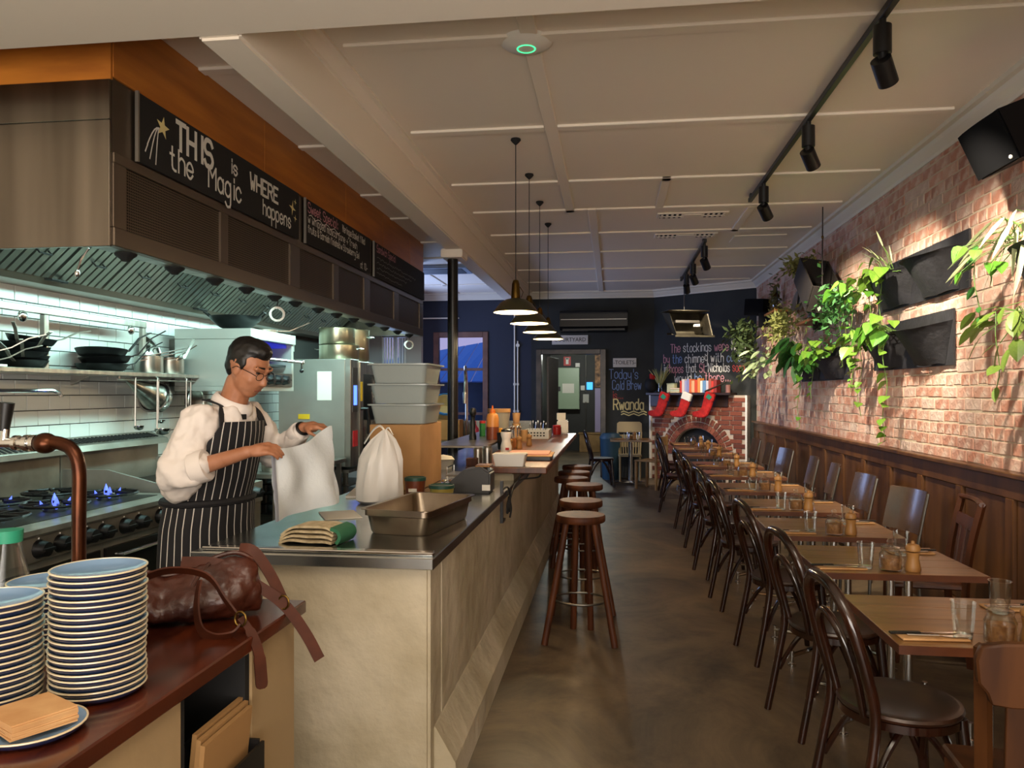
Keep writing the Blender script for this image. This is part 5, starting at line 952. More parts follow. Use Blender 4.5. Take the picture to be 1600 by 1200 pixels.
# hair
mb = MB(); mb.ell(hp(-.03, 0, .052), (.096, .082, .088), 20, 14, HM); mb.ell(hp(-.055, 0, .0), (.058, .074, .07), 16, 12, HM); mb.ell(hp(.0, 0, .092), (.078, .072, .052), 16, 10, HM); mb.ell(hp(.04, 0, .102), (.04, .055, .03), 14, 8, HM)
for s in (-1, 1): mb.ell(hp(.005, s * .07, .035), (.028, .014, .04), 10, 8, HM)
blob(mb, 'hair', hairm, ch, .007, 3, disp=(.02, .012))
for s in (-1, 1): mb = MB().capsule(hp(.078, s * .052, .040), .0045, hp(.093, s * .018, .043), .0045, 6); mb.build('eyebrow', hairm, ch, smooth=1); MB().ell(hp(.083, s * .034, .016), (.008, .013, .006), 12, 8, HM).build('eye', mat('eye_dark', '1a1210', .2), ch, smooth=1)
MB().capsule(hp(.0895, -.019, -.067), .0035, hp(.0895, .019, -.067), .0035, 6).build('lips', mat('lips_tone', '8a4c40', .5), ch, smooth=1)
gl = MB().tube([hp(.104, .012, .012), hp(.108, 0, .018), hp(.104, -.012, .012)], .0016, 6)
for s in (-1, 1):
    gl.tube([hp(.10 - .01 * abs(math.cos(a * PI / 8)) * 0, s * .036 + .024 * math.cos(a * PI / 8), .005 + .017 * math.sin(a * PI / 8)) for a in range(16)], .0016, 6, True); gl.tube([hp(.098, s * .06, .008), hp(.08, s * .078, .014), hp(.0, s * .086, .012), hp(-.02, s * .084, -.005)], .0018, 6)
gl.build('glasses', mat('dark_metal', '2a2828', .3, .8), ch, smooth=1)
d = (wL - eL).normalized(); a_, b_ = frame(d); pw_ = wL - d * .012
MB().tube([pw_ + a_ * .030 * math.cos(k * PI / 10) + b_ * .030 * math.sin(k * PI / 10) for k in range(20)], .008, 6, True, flat=1.).build('wrist_watch', black, ch, smooth=1)
# the cloth he holds: an open mesh bag, two rippled sheets joined round the edge
cm = mat('white_mesh_cloth', 'cfd4d6', .8, alpha=1., bump=.15, bscale=60); mb = MB(); nu, nv = 22, 22; TL = Vector((-1.425, 3.085, 1.315)); TR = Vector((-1.30, 3.42, 1.395)); sheets = []
for sd in (-1, 1):
    for j in range(nv + 1):
        v = j / nv
        for i in range(nu + 1):
            u = i / nu; top = TL.lerp(TR, u) - Vector((0, 0, .035 * math.sin(PI * u))); bot = Vector((-1.40 - .02, 3.10, 1.005)).lerp(Vector((-1.255, 3.40, 1.045)), u)
            p = top.lerp(bot, v) ; bul = math.sin(PI * u) ** .7 * math.sin(PI * min(1, v * .85 + .12)); p += Vector((.55, -.82, 0)) * (-sd) * .028 * bul; p += Vector((.75, -.6, 0)) * (.018 * math.sin(7 * u + 2.2 * v) * (.3 + v) + .010 * math.sin(13 * u - 4 * v)); p += Vector((.3, .9, 0)) * .012 * math.sin(8 * v + sd); mb.v.append(tuple(p))
k1 = (nu + 1) * (nv + 1)
for sd in (0, 1):
    for j in range(nv):
        for i in range(nu): q = (sd * k1 + j * (nu + 1) + i, sd * k1 + j * (nu + 1) + i + 1, sd * k1 + (j + 1) * (nu + 1) + i + 1, sd * k1 + (j + 1) * (nu + 1) + i); mb.f.append(q if sd == 0 else q[::-1])
def es(i, j): return j * (nu + 1) + i
edge = [es(i, 0) for i in range(nu + 1)] + [es(nu, j) for j in range(1, nv + 1)] + [es(i, nv) for i in range(nu - 1, -1, -1)] + [es(0, j) for j in range(nv - 1, 0, -1)]
for a, c in zip(edge, edge[1:] + edge[:1]): mb.f.append((a, c, k1 + c, k1 + a))
t = thing('mesh_cloth', 'white cloth bag held up by the chef over the bench', 'cloth', (-1.36, 3.25, 1.0)); mb.build('cloth_sheet', cm, t, smooth=1)
mb = MB(); mb.strap([(Vector(mb_) + Vector((.004, -.006, 0))) for mb_ in [TL.lerp(Vector((-1.42, 3.10, 1.005)), v / 10) + Vector((.75, -.6, 0)) * (.018 * math.sin(2.2 * v / 10) * (.3 + v / 10)) for v in range(11)]], .014, .008, (.3, .9, 0)); mb.build('grey_hem', mat('grey_hem', '8b8e98', .8), t, smooth=1)
# ================================================================ STOOLS
def make_stool(label):
    t = thing('bar_stool', label, 'stool', world=False, group='timber bar stools along the bar')
    MB().lathe([(0, .735), (.15, .735), (.156, .742), (.156, .772), (.15, .78), (0, .78)], 32).build('seat', stoolw, t, smooth=1)
    for (x, y, fx, fy) in ((-.085, -.07, -.215, -.17), (.085, -.07, .215, -.17), (-.03, .06, -.055, .18), (.045, .06, .06, .17)): MB().tube([(x, y, .738), (fx, fy, 0)], [.019, .021], 12).build('leg', stoolw, t, smooth=1)
    MB().tube([(.165 * math.cos(a * PI / 16), -.02 + .15 * math.sin(a * PI / 16), .25) for a in range(32)], .007, 8, True).build('foot_ring', steelD, t, smooth=1)
    return t
s0 = make_stool('round timber bar stool standing nearest to the camera'); s0.location = (-.20, 4.87, 0)
for i, (x, y, r, lb) in enumerate(((-.225, 5.52, .1, 'second round timber bar stool from the camera'), (-.235, 6.48, -.15, 'third bar stool from the camera, out from the bar'), (-.37, 6.98, .3, 'dark bar stool tucked under the bar, fourth from the camera'), (-.37, 7.5, 0, 'dark bar stool tucked under the bar, fifth from the camera'), (-.37, 8.1, .2, 'farthest bar stool at the bar'))): dup(s0, (x, y, 0), r, lb)
# ================================================================ DINING TABLES
TY = [2.88, 3.88, 4.76, 5.65, 6.68, 7.78, 8.78, 10.1, 11.25, 12.2]
edgew = mat('table_edge', '5c3016', .4, col2='42200e', nscale=5)
def make_table(label):
    t = thing('dining_table', label, 'table', world=False, group='dining tables along the brick wall')
    for k in range(4): MB().box(-.35, .35, -.31 + k * .155, -.156 + k * .155, .722, .75).build('table_plank', tabw, t, bev=.002)
    for x in (.05, .13): MB().cyl((x, 0, .05), (x, 0, .715), .02).build('pedestal', chrome, t, smooth=1)
    for x in (-.352, .348): MB().box(x, x + .004, -.314, .314, .7215, .7492).build('edge_strip', edgew, t)
    for y in (-.314, .31): MB().box(-.348, .348, y, y + .004, .7215, .7492).build('edge_strip', edgew, t)
    MB().box(-.1, .26, -.05, .05, .71, .7218).build('top_plate', steelD, t)
    for x in (-.24, .30):
        for y in (-.24, .24): MB().tube([(.09, 0, .085), (x, y, .06)], .014, 8).build('foot_bar', chrome, t, smooth=1)
        for y in (-.24, .24): MB().cyl((x, y, 0), (x, y, .085), .012).lathe([(0, 0), (.024, 0), (.024, .012), (.012, .018), (0, .018)], 12, Matrix.Translation((x, y, 0))).build('levelling_foot', chrome, t, smooth=1)
    MB().bar((.03, 0, .09), (.15, 0, .09), .05, .03).build('base_hub', chrome, t)
    return t
TX = 1.25; tb0 = make_table('dark timber dining table nearest to the camera'); tb0.location = (TX, TY[0], 0)
for i in range(1, 10): dup(tb0, (TX - .0 + (.02 if i % 2 else 0), TY[i], 0), random.uniform(-.02, .02), 'dark timber dining table, %s in the row along the wall' % (ordn(i) + ' from the camera' if i < 9 else 'farthest by the fireplace'))
def tword(i): return 'the nearest table' if i == 0 else 'the farthest table' if i == 9 else 'the %s table from the camera' % ordn(i)
# settings
def make_tumbler():
    t = thing('water_tumbler', 'x', 'glass', world=False)
    n = 24; prof = [(0, .0), (.027, 0), (.029, .004), (.038, .116), (.0395, .118), (.0375, .118), (.028, .012), (0, .009)]; MB().lathe(prof, 12).build('glass_body', glass, t, smooth=0); MB().lathe([(0, .001), (.026, .001), (.027, .009), (0, .009)], 12).build('glass_base', mat('thick_glass_base', 'dfe4e0', .08, alpha=.55), t, smooth=1); return t
def make_jar():
    t = thing('sugar_jar', 'x', 'jar', world=False); MB().lathe([(r_ * 1.28, z_ * 1.3) for r_, z_ in [(0, 0), (.034, 0), (.037, .006), (.037, .055), (.03, .068), (.03, .074), (.028, .074), (.028, .067), (.035, .054), (.035, .008), (0, .004)]], 20).build('jar_glass', glass, t, smooth=1); MB().lathe([(0, .006), (.0435, .008), (.0435, .060), (.0, .065)], 20).build('sugar', mat('raw_sugar', '9c6a3c', .8, col2='7c5028', nscale=60), t, smooth=1); MB().lathe([(r_ * 1.28, z_ * 1.3) for r_, z_ in [(.031, .074), (.031, .081), (.012, .086), (.008, .092), (.013, .1), (.008, .108), (0, .109), (0, .074)]], 16).build('jar_lid', glass, t, smooth=1); return t
def make_napkin():
    t = thing('folded_napkin', 'x', 'napkin', world=False); MB().box(-.105, .105, -.042, .042, 0, .007).build('napkin_fold', kraft, t, bev=.002); return t
def make_knife():
    t = thing('table_knife', 'x', 'knife', world=False); MB().box(-.12, -.02, -.008, .008, 0, .008).build('knife_handle', black, t, bev=.002); MB().add([(-.02, -.006, .002), (.09, -.008, .002), (.10, .0, .002), (.09, .008, .002), (-.02, .006, .002), (-.02, -.006, .004), (.09, -.008, .004), (.10, .0, .004), (.09, .008, .004), (-.02, .006, .004)], [(0, 1, 2, 3, 4), (9, 8, 7, 6, 5)] + [(i, (i + 1) % 5, 5 + (i + 1) % 5, 5 + i) for i in range(5)]).build('knife_blade', chrome, t); return t
def make_fork():
    t = thing('table_fork', 'x', 'fork', world=False); MB().box(-.10, .0, -.006, .006, 0, .006).build('fork_handle', chrome, t, bev=.002)
    MB().add([(0, -.004, .003), (.04, -.012, .003), (.05, -.012, .003), (.05, .012, .003), (.04, .012, .003), (0, .004, .003)], [(0, 1, 2, 3, 4, 5)]).build('fork_neck', chrome, t)
    for y in (-.010, -.0035, .0035, .010): MB().box(.05, .085, y - .0018, y + .0018, .002, .005).build('tine', chrome, t)
    return t
P = {'t': make_tumbler(), 'j': make_jar(), 'n': make_napkin(), 'k': make_knife(), 'f': make_fork(), 'm': mill(0, 0, 'x', beech, 1.14, 0)}
PC = {'m': 'pepper mills on the tables', 't': 'water tumblers on the tables', 'j': 'sugar jars on the tables', 'n': 'napkins on the tables', 'k': 'knives on the napkins', 'f': 'forks on the napkins'}; used = set()
def put(k, x, y, z, rz, label):
    if k in used: dup(P[k], (x, y, z), rz, label, PC[k])
    else: used.add(k); P[k].location = (x, y, z); P[k].rotation_euler = (0, 0, rz); tag(P[k], label, None, PC[k])
for i, y in enumerate(TY):
    z = .751; w = tword(i); r = lambda a: random.uniform(-a, a)
    put('t', TX - .12 + r(.015), y - .20 + r(.03), z, r(1), 'water tumbler beside the jar on the aisle side of ' + w); put('t', TX + .14 + r(.02), y + .10 + r(.05), z, r(1), 'water tumbler towards the brick wall on ' + w)
    put('j', TX - .02 + r(.01), y - .235 + r(.02), z, r(1), 'glass sugar jar on ' + w); put('m', TX + .07 + r(.012), y - .255 + r(.02), z, r(1), 'wooden pepper mill on ' + w)
    for s, (nx, ny, a, sd) in enumerate(((TX - .22, y - .22, .05, 'aisle side'), (TX + .22, y + .17, PI + .05, 'wall side'))):
        put('n', nx, ny, z, a, 'folded brown napkin on the %s of %s' % (sd, w))
        if i < 7: put('k', nx - .01 * (1 - 2 * s), ny + .012, z + .008, a + .06, 'black handled knife on the %s of %s' % (sd, w)); put('f', nx + .02 * (1 - 2 * s), ny - .014, z + .008, a - .05, 'steel fork on the %s of %s' % (sd, w))
# ================================================================ BENTWOOD CHAIRS
def arc(pts, k=6): return spline(pts, k)
def make_bentwood(label, wood=bent, seatm=seatw):
    t = thing('bentwood_chair', label, 'chair', world=False, group='bentwood chairs along the aisle')      # faces +x
    MB().lathe([(0, .452), (.185, .45), (.2, .455), (.205, .465), (.2, .474), (.185, .475), (.15, .468), (0, .465)], 32).build('seat', seatm, t, smooth=1)
    MB().lathe([(.175, .425), (.2, .425), (.2, .452), (.175, .452)], 32, None, True).build('seat_ring', wood, t, smooth=1)
    hoop = arc([(-.245, -.185, 0), (-.195, -.18, .25), (-.165, -.172, .46), (-.2, -.185, .62), (-.25, -.165, .80), (-.275, -.09, .885), (-.283, 0, .905), (-.275, .09, .885), (-.25, .165, .80), (-.2, .185, .62), (-.165, .172, .46), (-.195, .18, .25), (-.245, .185, 0)], 5)
    MB().tube(hoop, [.0165 + .0042 * math.sin(PI * i / (len(hoop) - 1)) for i in range(len(hoop))], 10).build('back_hoop', wood, t, smooth=1)
    MB().tube(arc([(-.17, -.10, .455), (-.205, -.11, .60), (-.245, -.085, .73), (-.262, 0, .785), (-.245, .085, .73), (-.205, .11, .60), (-.17, .10, .455)], 5), .0145, 10).build('inner_hoop', wood, t, smooth=1)
    for s in (-1, 1): MB().tube([(.145, s * .125, .452), (.165, s * .145, .2), (.19, s * .165, 0)], [.022, .02, .015], 12).build('leg', wood, t, smooth=1)
    for a, c in (((.15, -.13), (.15, .13)), ((.15, -.13), (-.19, -.178)), ((.15, .13), (-.19, .178))):
        a, c = Vector((*a, .20)), Vector((*c, .20)); m_ = (a + c) / 2; q = Vector((m_.x * .72, m_.y * .72, .425)); MB().tube(arc([a, a.lerp(q, .45) + Vector((0, 0, .05)), q, c.lerp(q, .45) + Vector((0, 0, .05)), c], 5), .0115, 8).build('curved_brace', wood, t, smooth=1)
    return t
c0 = make_bentwood('dark bentwood chair pushed up to the nearest table'); c0.location = (1.0, 2.86, 0); c0.rotation_euler = (0, 0, .14)
CH = [(1.03, 3.76, .20), (1.02, 4.70, .16), (.99, 5.78, .10), (.98, 6.72, .2), (.98, 7.66, .12), (.97, 8.75, .15), (.86, 10.25, -.1), (.95, 11.3, .05), (.97, 12.15, .05)]
for i, (x, y, a) in enumerate(CH): dup(c0, (x, y, 0), a, 'dark bentwood chair, %s' % (ordn(i + 1) + ' from the camera along the aisle' if i < 8 else 'farthest along the aisle'))
# wall side chairs: flat back panel in a steel frame
vin = mat('brown_back_panel', '4a382c', .26, col2='3a2b21', nscale=4, coat=.3); frm = mat('grey_steel_frame', '6a6660', .4, .9)
def make_flatback(label):
    t = thing('steel_frame_chair', label, 'chair', world=False, group='steel frame chairs along the wainscot')   # faces +x
    for s in (-1, 1):
        MB().tube(arc([(-.20, s * .18, 0), (-.185, s * .18, .25), (-.175, s * .18, .46), (-.20, s * .185, .62), (-.25, s * .19, .85)], 4), .011, 8).build('back_leg', frm, t, smooth=1); MB().tube([(.19, s * .17, 0), (.17, s * .165, .44)], .011, 8).build('leg', frm, t, smooth=1); MB().tube([(.17, s * .165, .43), (-.178, s * .18, .43)], .011, 8).build('side_rail', frm, t, smooth=1)
    MB().prism(rrect(.2, .195, .05), .445, .47).build('seat', vin, t, smooth=1, bev=.003)
    mb = MB(); n = 8
    for j, (x, z) in enumerate(((-.188, .57), (-.208, .66), (-.232, .76), (-.258, .865))):
        for k in range(n + 1): y = -.19 + .38 * k / n; xx = x - .035 * math.cos(PI * y / .38) + .02; mb.v.append((xx, y, z))
    N1 = n + 1; K = 4 * N1; mb.v += [(x - .014, y, z + .002) for x, y, z in mb.v[:K]]
    for j in range(3):
        for k in range(n): q = (j * N1 + k, j * N1 + k + 1, (j + 1) * N1 + k + 1, (j + 1) * N1 + k); mb.f += [q, tuple(K + i for i in q)[::-1]]
    for j in range(3):
        for k in (0, n): mb.f.append((j * N1 + k, (j + 1) * N1 + k, K + (j + 1) * N1 + k, K + j * N1 + k))
    for k in range(n): mb.f += [(k, k + 1, K + k + 1, K + k), (3 * N1 + k, 3 * N1 + k + 1, K + 3 * N1 + k + 1, K + 3 * N1 + k)]
    mb.build('backrest', vin, t, smooth=1); return t
f0 = make_flatback('steel framed chair with shiny brown back, nearest of its kind to the camera'); f0.location = (1.86, 5.72, 0); f0.rotation_euler = (0, 0, PI + .30)
for i, (x, y, a, z) in enumerate(((1.86, 6.72, .12, 0), (1.87, 7.7, -.1, 0), (1.88, 8.5, -.05, 0), (1.87, 9.7, .2, 0), (1.87, 10.75, 0, 0), (1.87, 11.7, .1, 0))): dup(f0, (x, y, z), PI + a, 'steel framed chair with brown back, %s of its kind from the camera' % (ordn(i + 1) if i < 5 else 'farthest'))
oak = mat('chair_oak', '4a2410', .35, col2='2c1408', nscale=4, stretch=(3, 3, .5), coat=.2)
def make_slat(label, name='slat_back_chair'):
    t = thing(name, label, 'chair', world=False)        # faces +x
    for s in (-1, 1):
        MB().tube(arc([(-.20, s * .175, 0), (-.175, s * .18, .25), (-.17, s * .185, .46), (-.195, s * .19, .68), (-.25, s * .195, .93)], 4), .018, 4, flat=1.2).build('back_post', oak, t); MB().tube([(.18, s * .17, 0), (.17, s * .17, .44)], [.016, .02], 4).build('leg', oak, t); MB().bar((.17, s * .17, .22), (-.18, s * .18, .22), .018, .025).build('stretcher', oak, t)
    MB().prism([(.21, -.2), (.21, .2), (-.18, .185), (-.18, -.185)], .435, .465).build('seat', oak, t, bev=.008); MB().tube(arc([(-.245, -.21, .925), (-.265, 0, .93), (-.245, .21, .925)], 4), .018, 6, flat=.8).build('top_rail', oak, t, smooth=1)
    MB().bar((-.222, -.175, .80), (-.222, .175, .80), .07, .016, (1, 0, .22)).build('back_rail', oak, t); MB().bar((-.172, -.175, .50), (-.172, .175, .50), .04, .016, (1, 0, .1)).build('back_rail', oak, t)
    for y in (-.085, 0, .085): MB().bar((-.212, y, .78), (-.174, y, .51), .055 if y == 0 else .02, .012, (1, 0, .15)).build('slat', oak, t)
    return t
sl = make_slat('dark timber slat back chair beside the wainscot'); sl.location = (1.82, 4.80, 0); sl.rotation_euler = (0, 0, PI - .15)
# foreground chair seen from behind: broad crest rail with shaped shoulders and splats
oak2 = mat('foreground_oak', '4a2a10', .5, col2='341b0a', nscale=3, stretch=(5, 5, .4), spec=.25)
t = thing('splat_back_chair', 'timber splat back chair cut by the right picture edge', 'chair', (1.19, 2.34, 0), PI / 2 - .10, world=False)
for s in (-1, 1):
    MB().tube(arc([(-.22, s * .19, 0), (-.20, s * .195, .25), (-.19, s * .20, .46), (-.20, s * .205, .66), (-.225, s * .215, .89)], 4), .022, 4, flat=1.2).build('back_post', oak2, t); MB().tube([(.14, s * .18, 0), (.13, s * .18, .44)], [.017, .022], 4).build('leg', oak2, t); MB().bar((.13, s * .18, .2), (-.2, s * .19, .2), .02, .028).build('stretcher', oak2, t)
MB().prism([(.17, -.2), (.17, .2), (-.2, .19), (-.2, -.19)], .435, .468).build('seat', oak2, t, bev=.008)
sh_ = [(-.255, .80), (-.262, .86), (-.25, .895), (-.2, .905), (0, .915), (.2, .905), (.25, .895), (.262, .86), (.255, .80), (.235, .775), (.225, .745), (.18, .74), (0, .745), (-.18, .74), (-.225, .745), (-.235, .775)]
MB().prism([(x, y + .03) for x, y in sh_], -.014, .014, plane_M((-.225, 0, 0), (0, 1, 0), (-.10, 0, 1))).build('crest_rail', oak2, t, bev=.005, smooth=1)
for y, w in ((-.135, .05), (-.05, .08), (.05, .08), (.135, .05)): MB().bar((-.205, y, .50), (-.224, y, .78), w, .014, (1, 0, .1)).build('splat', oak2, t, bev=.002)
MB().bar((-.195, -.19, .50), (-.195, .19, .50), .05, .018, (1, 0, .1)).build('back_rail', oak2, t)
# far corner table by the blackboard with three chairs
ft = thing('pedestal_table', 'small pedestal table in front of the blackboard wall', 'table', (.30, 13.05, 0), world=False); MB().box(-.34, .34, -.33, .33, .735, .765).build('table_top', tabw, ft, bev=.004); MB().cyl((0, 0, .03), (0, 0, .735), .035).build('pedestal', chrome, ft, smooth=1)
for a in range(4): q = a * PI / 2 + .4; MB().bar((0, 0, .05), (.3 * math.cos(q), .3 * math.sin(q), .03), .04, .035).build('base_arm', chrome, ft, bev=.004)
put('t', .22, 12.95, .767, 0, 'left water tumbler on the small pedestal table'); put('t', .42, 13.0, .767, 0, 'right water tumbler on the small pedestal table'); put('j', .30, 12.9, .767, 0, 'sugar jar on the small pedestal table'); put('m', .36, 12.88, .767, 0, 'pepper mill on the small pedestal table'); put('n', .12, 12.9, .767, .2, 'napkin on the small pedestal table')
dup(c0, (-.18, 12.75, 0), .15, 'bentwood chair left of the small pedestal table')
cream_c = mat('cream_chair_paint', 'a8946a', .5)
t = thing('windsor_chair', 'cream broad back chair against the blackboard wall', 'chair', (.30, 13.55, 0), -PI / 2, world=False)
for s in (-1, 1): MB().tube([(-.2, s * .17, 0), (-.19, s * .18, .46), (-.26, s * .21, .85)], .016, 8).build('back_post', cream_c, t, smooth=1); MB().tube([(.18, s * .17, 0), (.17, s * .17, .44)], .016, 8).build('leg', cream_c, t, smooth=1)
MB().prism(rrect(.2, .2, .05), .44, .465).build('seat', cream_c, t, bev=.004)
for k in range(8): MB().cyl((-.19, -.15 + k * .043, .465), (-.24, -.165 + k * .047, .80), .009, n=8).build('spindle', cream_c, t, smooth=1)
MB().prism([(-.225, .84), (-.22, 1.0), (-.18, 1.03), (.18, 1.03), (.22, 1.0), (.225, .84)], -.012, .012, plane_M((-.255, 0, 0), (0, 1, 0), (-.12, 0, 1))).build('crest_panel', cream_c, t, bev=.004); MB().prism([(-.2, .58), (-.215, .80), (.215, .80), (.2, .58)], -.006, .006, plane_M((-.225, 0, 0), (0, 1, 0), (-.12, 0, 1))).build('back_panel', cream_c, t)
t = thing('timber_side_chair', 'pale timber chair right of the small pedestal table', 'chair', (.62, 12.55, 0), PI / 2 + 1.0, world=False)
for x in (-.18, .18):
    for y in (-.17, .17): MB().box(x - .018, x + .018, y - .018, y + .018, 0, .44 if x > 0 else .86).build('leg', pw2, t, bev=.003)
MB().box(-.2, .2, -.2, .2, .44, .465).build('seat', pw2, t, bev=.006); MB().box(-.19, -.17, -.16, .16, .70, .84).build('back_rail', pw2, t, bev=.003)
solo(MB().lathe([(0, 0), (.15, 0), (.19, .7), (.195, .72), (.2, .72), (.2, .75), (.15, .82), (0, .83)], 20), 'waste_bin', mat('teal_bin', '2a4a5c', .5), 'dark teal bin beside the courtyard doorway', 'bin', (-.03, 13.85, 0), smooth=1)
# ================================================================ LAMPS
shade_o = mat('dark_olive_enamel', '2a2814', .35); shade_i = mat('white_enamel', 'f2e6c8', .5); bulbm = mat('warm_bulb', 'fff0d0', .5, emit='ffc978', estr=9)
PY = [5.56, 6.475, 7.42, 8.39]
def make_pendant():
    t = thing('pendant_lamp', 'x', 'lamp', world=False, group='pendant lamps in a row above the bar')      # origin at the ceiling
    MB().lathe([(0, 0), (.035, 0), (.038, -.012), (.022, -.03), (.006, -.045), (0, -.045)], 16).build('ceiling_rose', blackm, t, smooth=1); MB().cyl((0, 0, -.04), (0, 0, -1.03), .0035, n=6).build('cable', blackm, t)
    MB().lathe([(.012, -1.03), (.02, -1.035), (.028, -1.06), (.034, -1.15), (.036, -1.175), (.03, -1.175), (.026, -1.06), (.01, -1.04)], 16).build('brass_neck', brass, t, smooth=1)
    MB().lathe([(.035, -1.165), (.075, -1.175), (.115, -1.20), (.145, -1.238), (.163, -1.262), (.165, -1.268), (.162, -1.268), (.142, -1.242), (.112, -1.205), (.073, -1.181), (.035, -1.171)], 36).build('shade', shade_o, t, smooth=1)
    MB().lathe([(.03, -1.1715), (.072, -1.1825), (.111, -1.207), (.141, -1.2445), (.1605, -1.268)], 36).build('shade_lining', shade_i, t, smooth=1)
    MB().lathe([(0, -1.175), (.012, -1.18), (.022, -1.205), (.024, -1.225), (.015, -1.243), (0, -1.248)], 12).build('bulb', bulbm, t, smooth=1)
    MB().tube([(.04, 0, -1.16), (.055, 0, -1.12), (.03, 0, -1.08)], .003, 6).build('shade_clip', brass, t); return t
p0 = make_pendant()
for i, y in enumerate(PY):
    lb = 'dark enamel pendant lamp over the bar, %s from the camera' % ordn(i)
    if i == 0: p0.location = (-.70, y, 3.4); tag(p0, lb)
    else: dup(p0, (-.70, y, 3.4), 0, lb)
    d = bpy.data.lights.new('pendant_light', 'POINT'); d.energy = 6; d.color = (1, .76, .46); d.shadow_soft_size = .03; o = bpy.data.objects.new('pendant_light', d); C.objects.link(o); o.location = (-.70, y, 3.4 - 1.262)
def track(x, y0, y1, spots, label, nm, aim, power):
    t = thing('track_rail', label, 'track', (x, (y0 + y1) / 2, 3.38)); MB().box(x - .018, x + .018, y0, y1, 3.345, 3.382).build('rail_bar', black, t, bev=.003)
    for y in (y0 + .1, y1 - .1): MB().box(x - .022, x + .022, y - .03, y + .03, 3.38, 3.4).build('mount', black, t)
    for i, y in enumerate(spots):
        s = thing('track_spotlight', 'black cylinder spotlight, %s on the %s' % (ordn(i), nm), 'spotlight', (x, y, 3.345)); A = Vector(aim(y)); hd = Vector((x, y, 3.13)); d = (A - hd).normalized(); a_, b_ = frame(d)
        MB().cyl((x, y, 3.345), (x, y, 3.31), .018).build('adaptor', black, s, smooth=1); MB().cyl((x, y, 3.315), (x, y, 3.18), .042, n=20).build('driver_can', black, s, smooth=1); MB().cyl((x, y, 3.19), (x, y, 3.14), .02).build('swivel', black, s, smooth=1)
        MB().tube([hd - d * .03, hd - d * .028, hd + d * .105, hd + d * .105, hd + d * .07], [.0, .048, .048, .042, .038], 20, cap=False).build('lamp_head', black, s, smooth=1); MB().cyl(hd + d * .068, hd + d * .072, .037, n=20).build('lens', mat('spot_lens', 'fff4dc', .3, emit='ffe3b0', estr=30), s)
        L = bpy.data.lights.new('spot_beam', 'SPOT'); L.energy = power; L.color = (1, .88, .70); L.spot_size = 1.3; L.spot_blend = .7; L.shadow_soft_size = .035; o = bpy.data.objects.new('spot_beam', L); C.objects.link(o); o.location = hd + d * .12; o.rotation_euler = d.to_track_quat('-Z', 'Y').to_euler()
track(1.289, 3.15, 7.49, (3.9, 5.31, 6.83), 'long black light track on the ceiling near the camera', 'long track', lambda y: (2.35, y + 1.35, 1.65), 110)
track(1.10, 9.4, 12.66, (9.5, 10.8, 11.75), 'far black light track on the ceiling towards the fireplace', 'far track', lambda y: (2.1, y + 1.6, 1.3) if y < 11 else (1.5, 13.6, 1.3), 55)
# ceiling fittings
for (x, y, lb) in ((.82, 8.15, 'slotted white ceiling vent nearer to the camera'), (.85, 9.2, 'slotted white ceiling vent farther from the camera')):
    t = thing('ceiling_vent', lb, 'vent', (x, y, 3.38), group='ceiling vents'); MB().box(x - .36, x + .36, y - .11, y + .11, 3.386, 3.399).build('vent_plate', cream, t, bev=.004); MB().box(x - .33, x + .33, y - .085, y + .085, 3.383, 3.387).build('vent_throat', blackm, t)
    for k in range(13):
        q = x - .31 + k * .052
        if abs(k - 6) < 2: continue
        MB().box(q - .012, q + .012, y - .085, y + .085, 3.378, 3.384).build('slat', cream, t)
    MB().box(x - .33, x + .33, y - .01, y + .01, 3.376, 3.386).box(x - .09, x + .09, y - .085, y + .085, 3.375, 3.384).build('vent_bar', cream, t)
solo(MB().box(-.3, .3, -.2, .2, 0, .012), 'access_hatch', cream, 'flush ceiling access hatch near the brick wall', 'hatch', (1.72, 9.5, 3.387), bev=.003)
t = thing('wifi_access_point', 'white round access point with green ring on the ceiling', 'access point', (-.45, 4.02, 3.36)); Mq = Matrix.Translation((-.45, 4.02, 3.4))
MB().lathe([(0, 0), (.135, 0), (.135, -.012), (.11, -.03), (.05, -.042), (0, -.044)], 32, Mq).build('housing', mat('white_abs', 'e8e4dc', .4), t, smooth=1); MB().lathe([(.044, -.0425), (.05, -.0415), (.05, -.0435), (.044, -.0445)], 28, Mq, True).build('status_ring', mat('green_led', '30e080', .4, emit='38ff90', estr=.7), t)
t = thing('ceiling_cassette', 'dark ceiling air conditioner grille beyond the column', 'air conditioner', (-2.5, 11.2, 3.36)); MB().box(-3.0, -2.1, 10.9, 11.5, 3.35, 3.4).build('cassette_frame', mat('grey_blue_plastic', '8a97a8', .5), t, bev=.01); MB().box(-2.92, -2.18, 10.98, 11.42, 3.344, 3.352).build('grille', mat('dark_grille', '2c3442', .6), t)
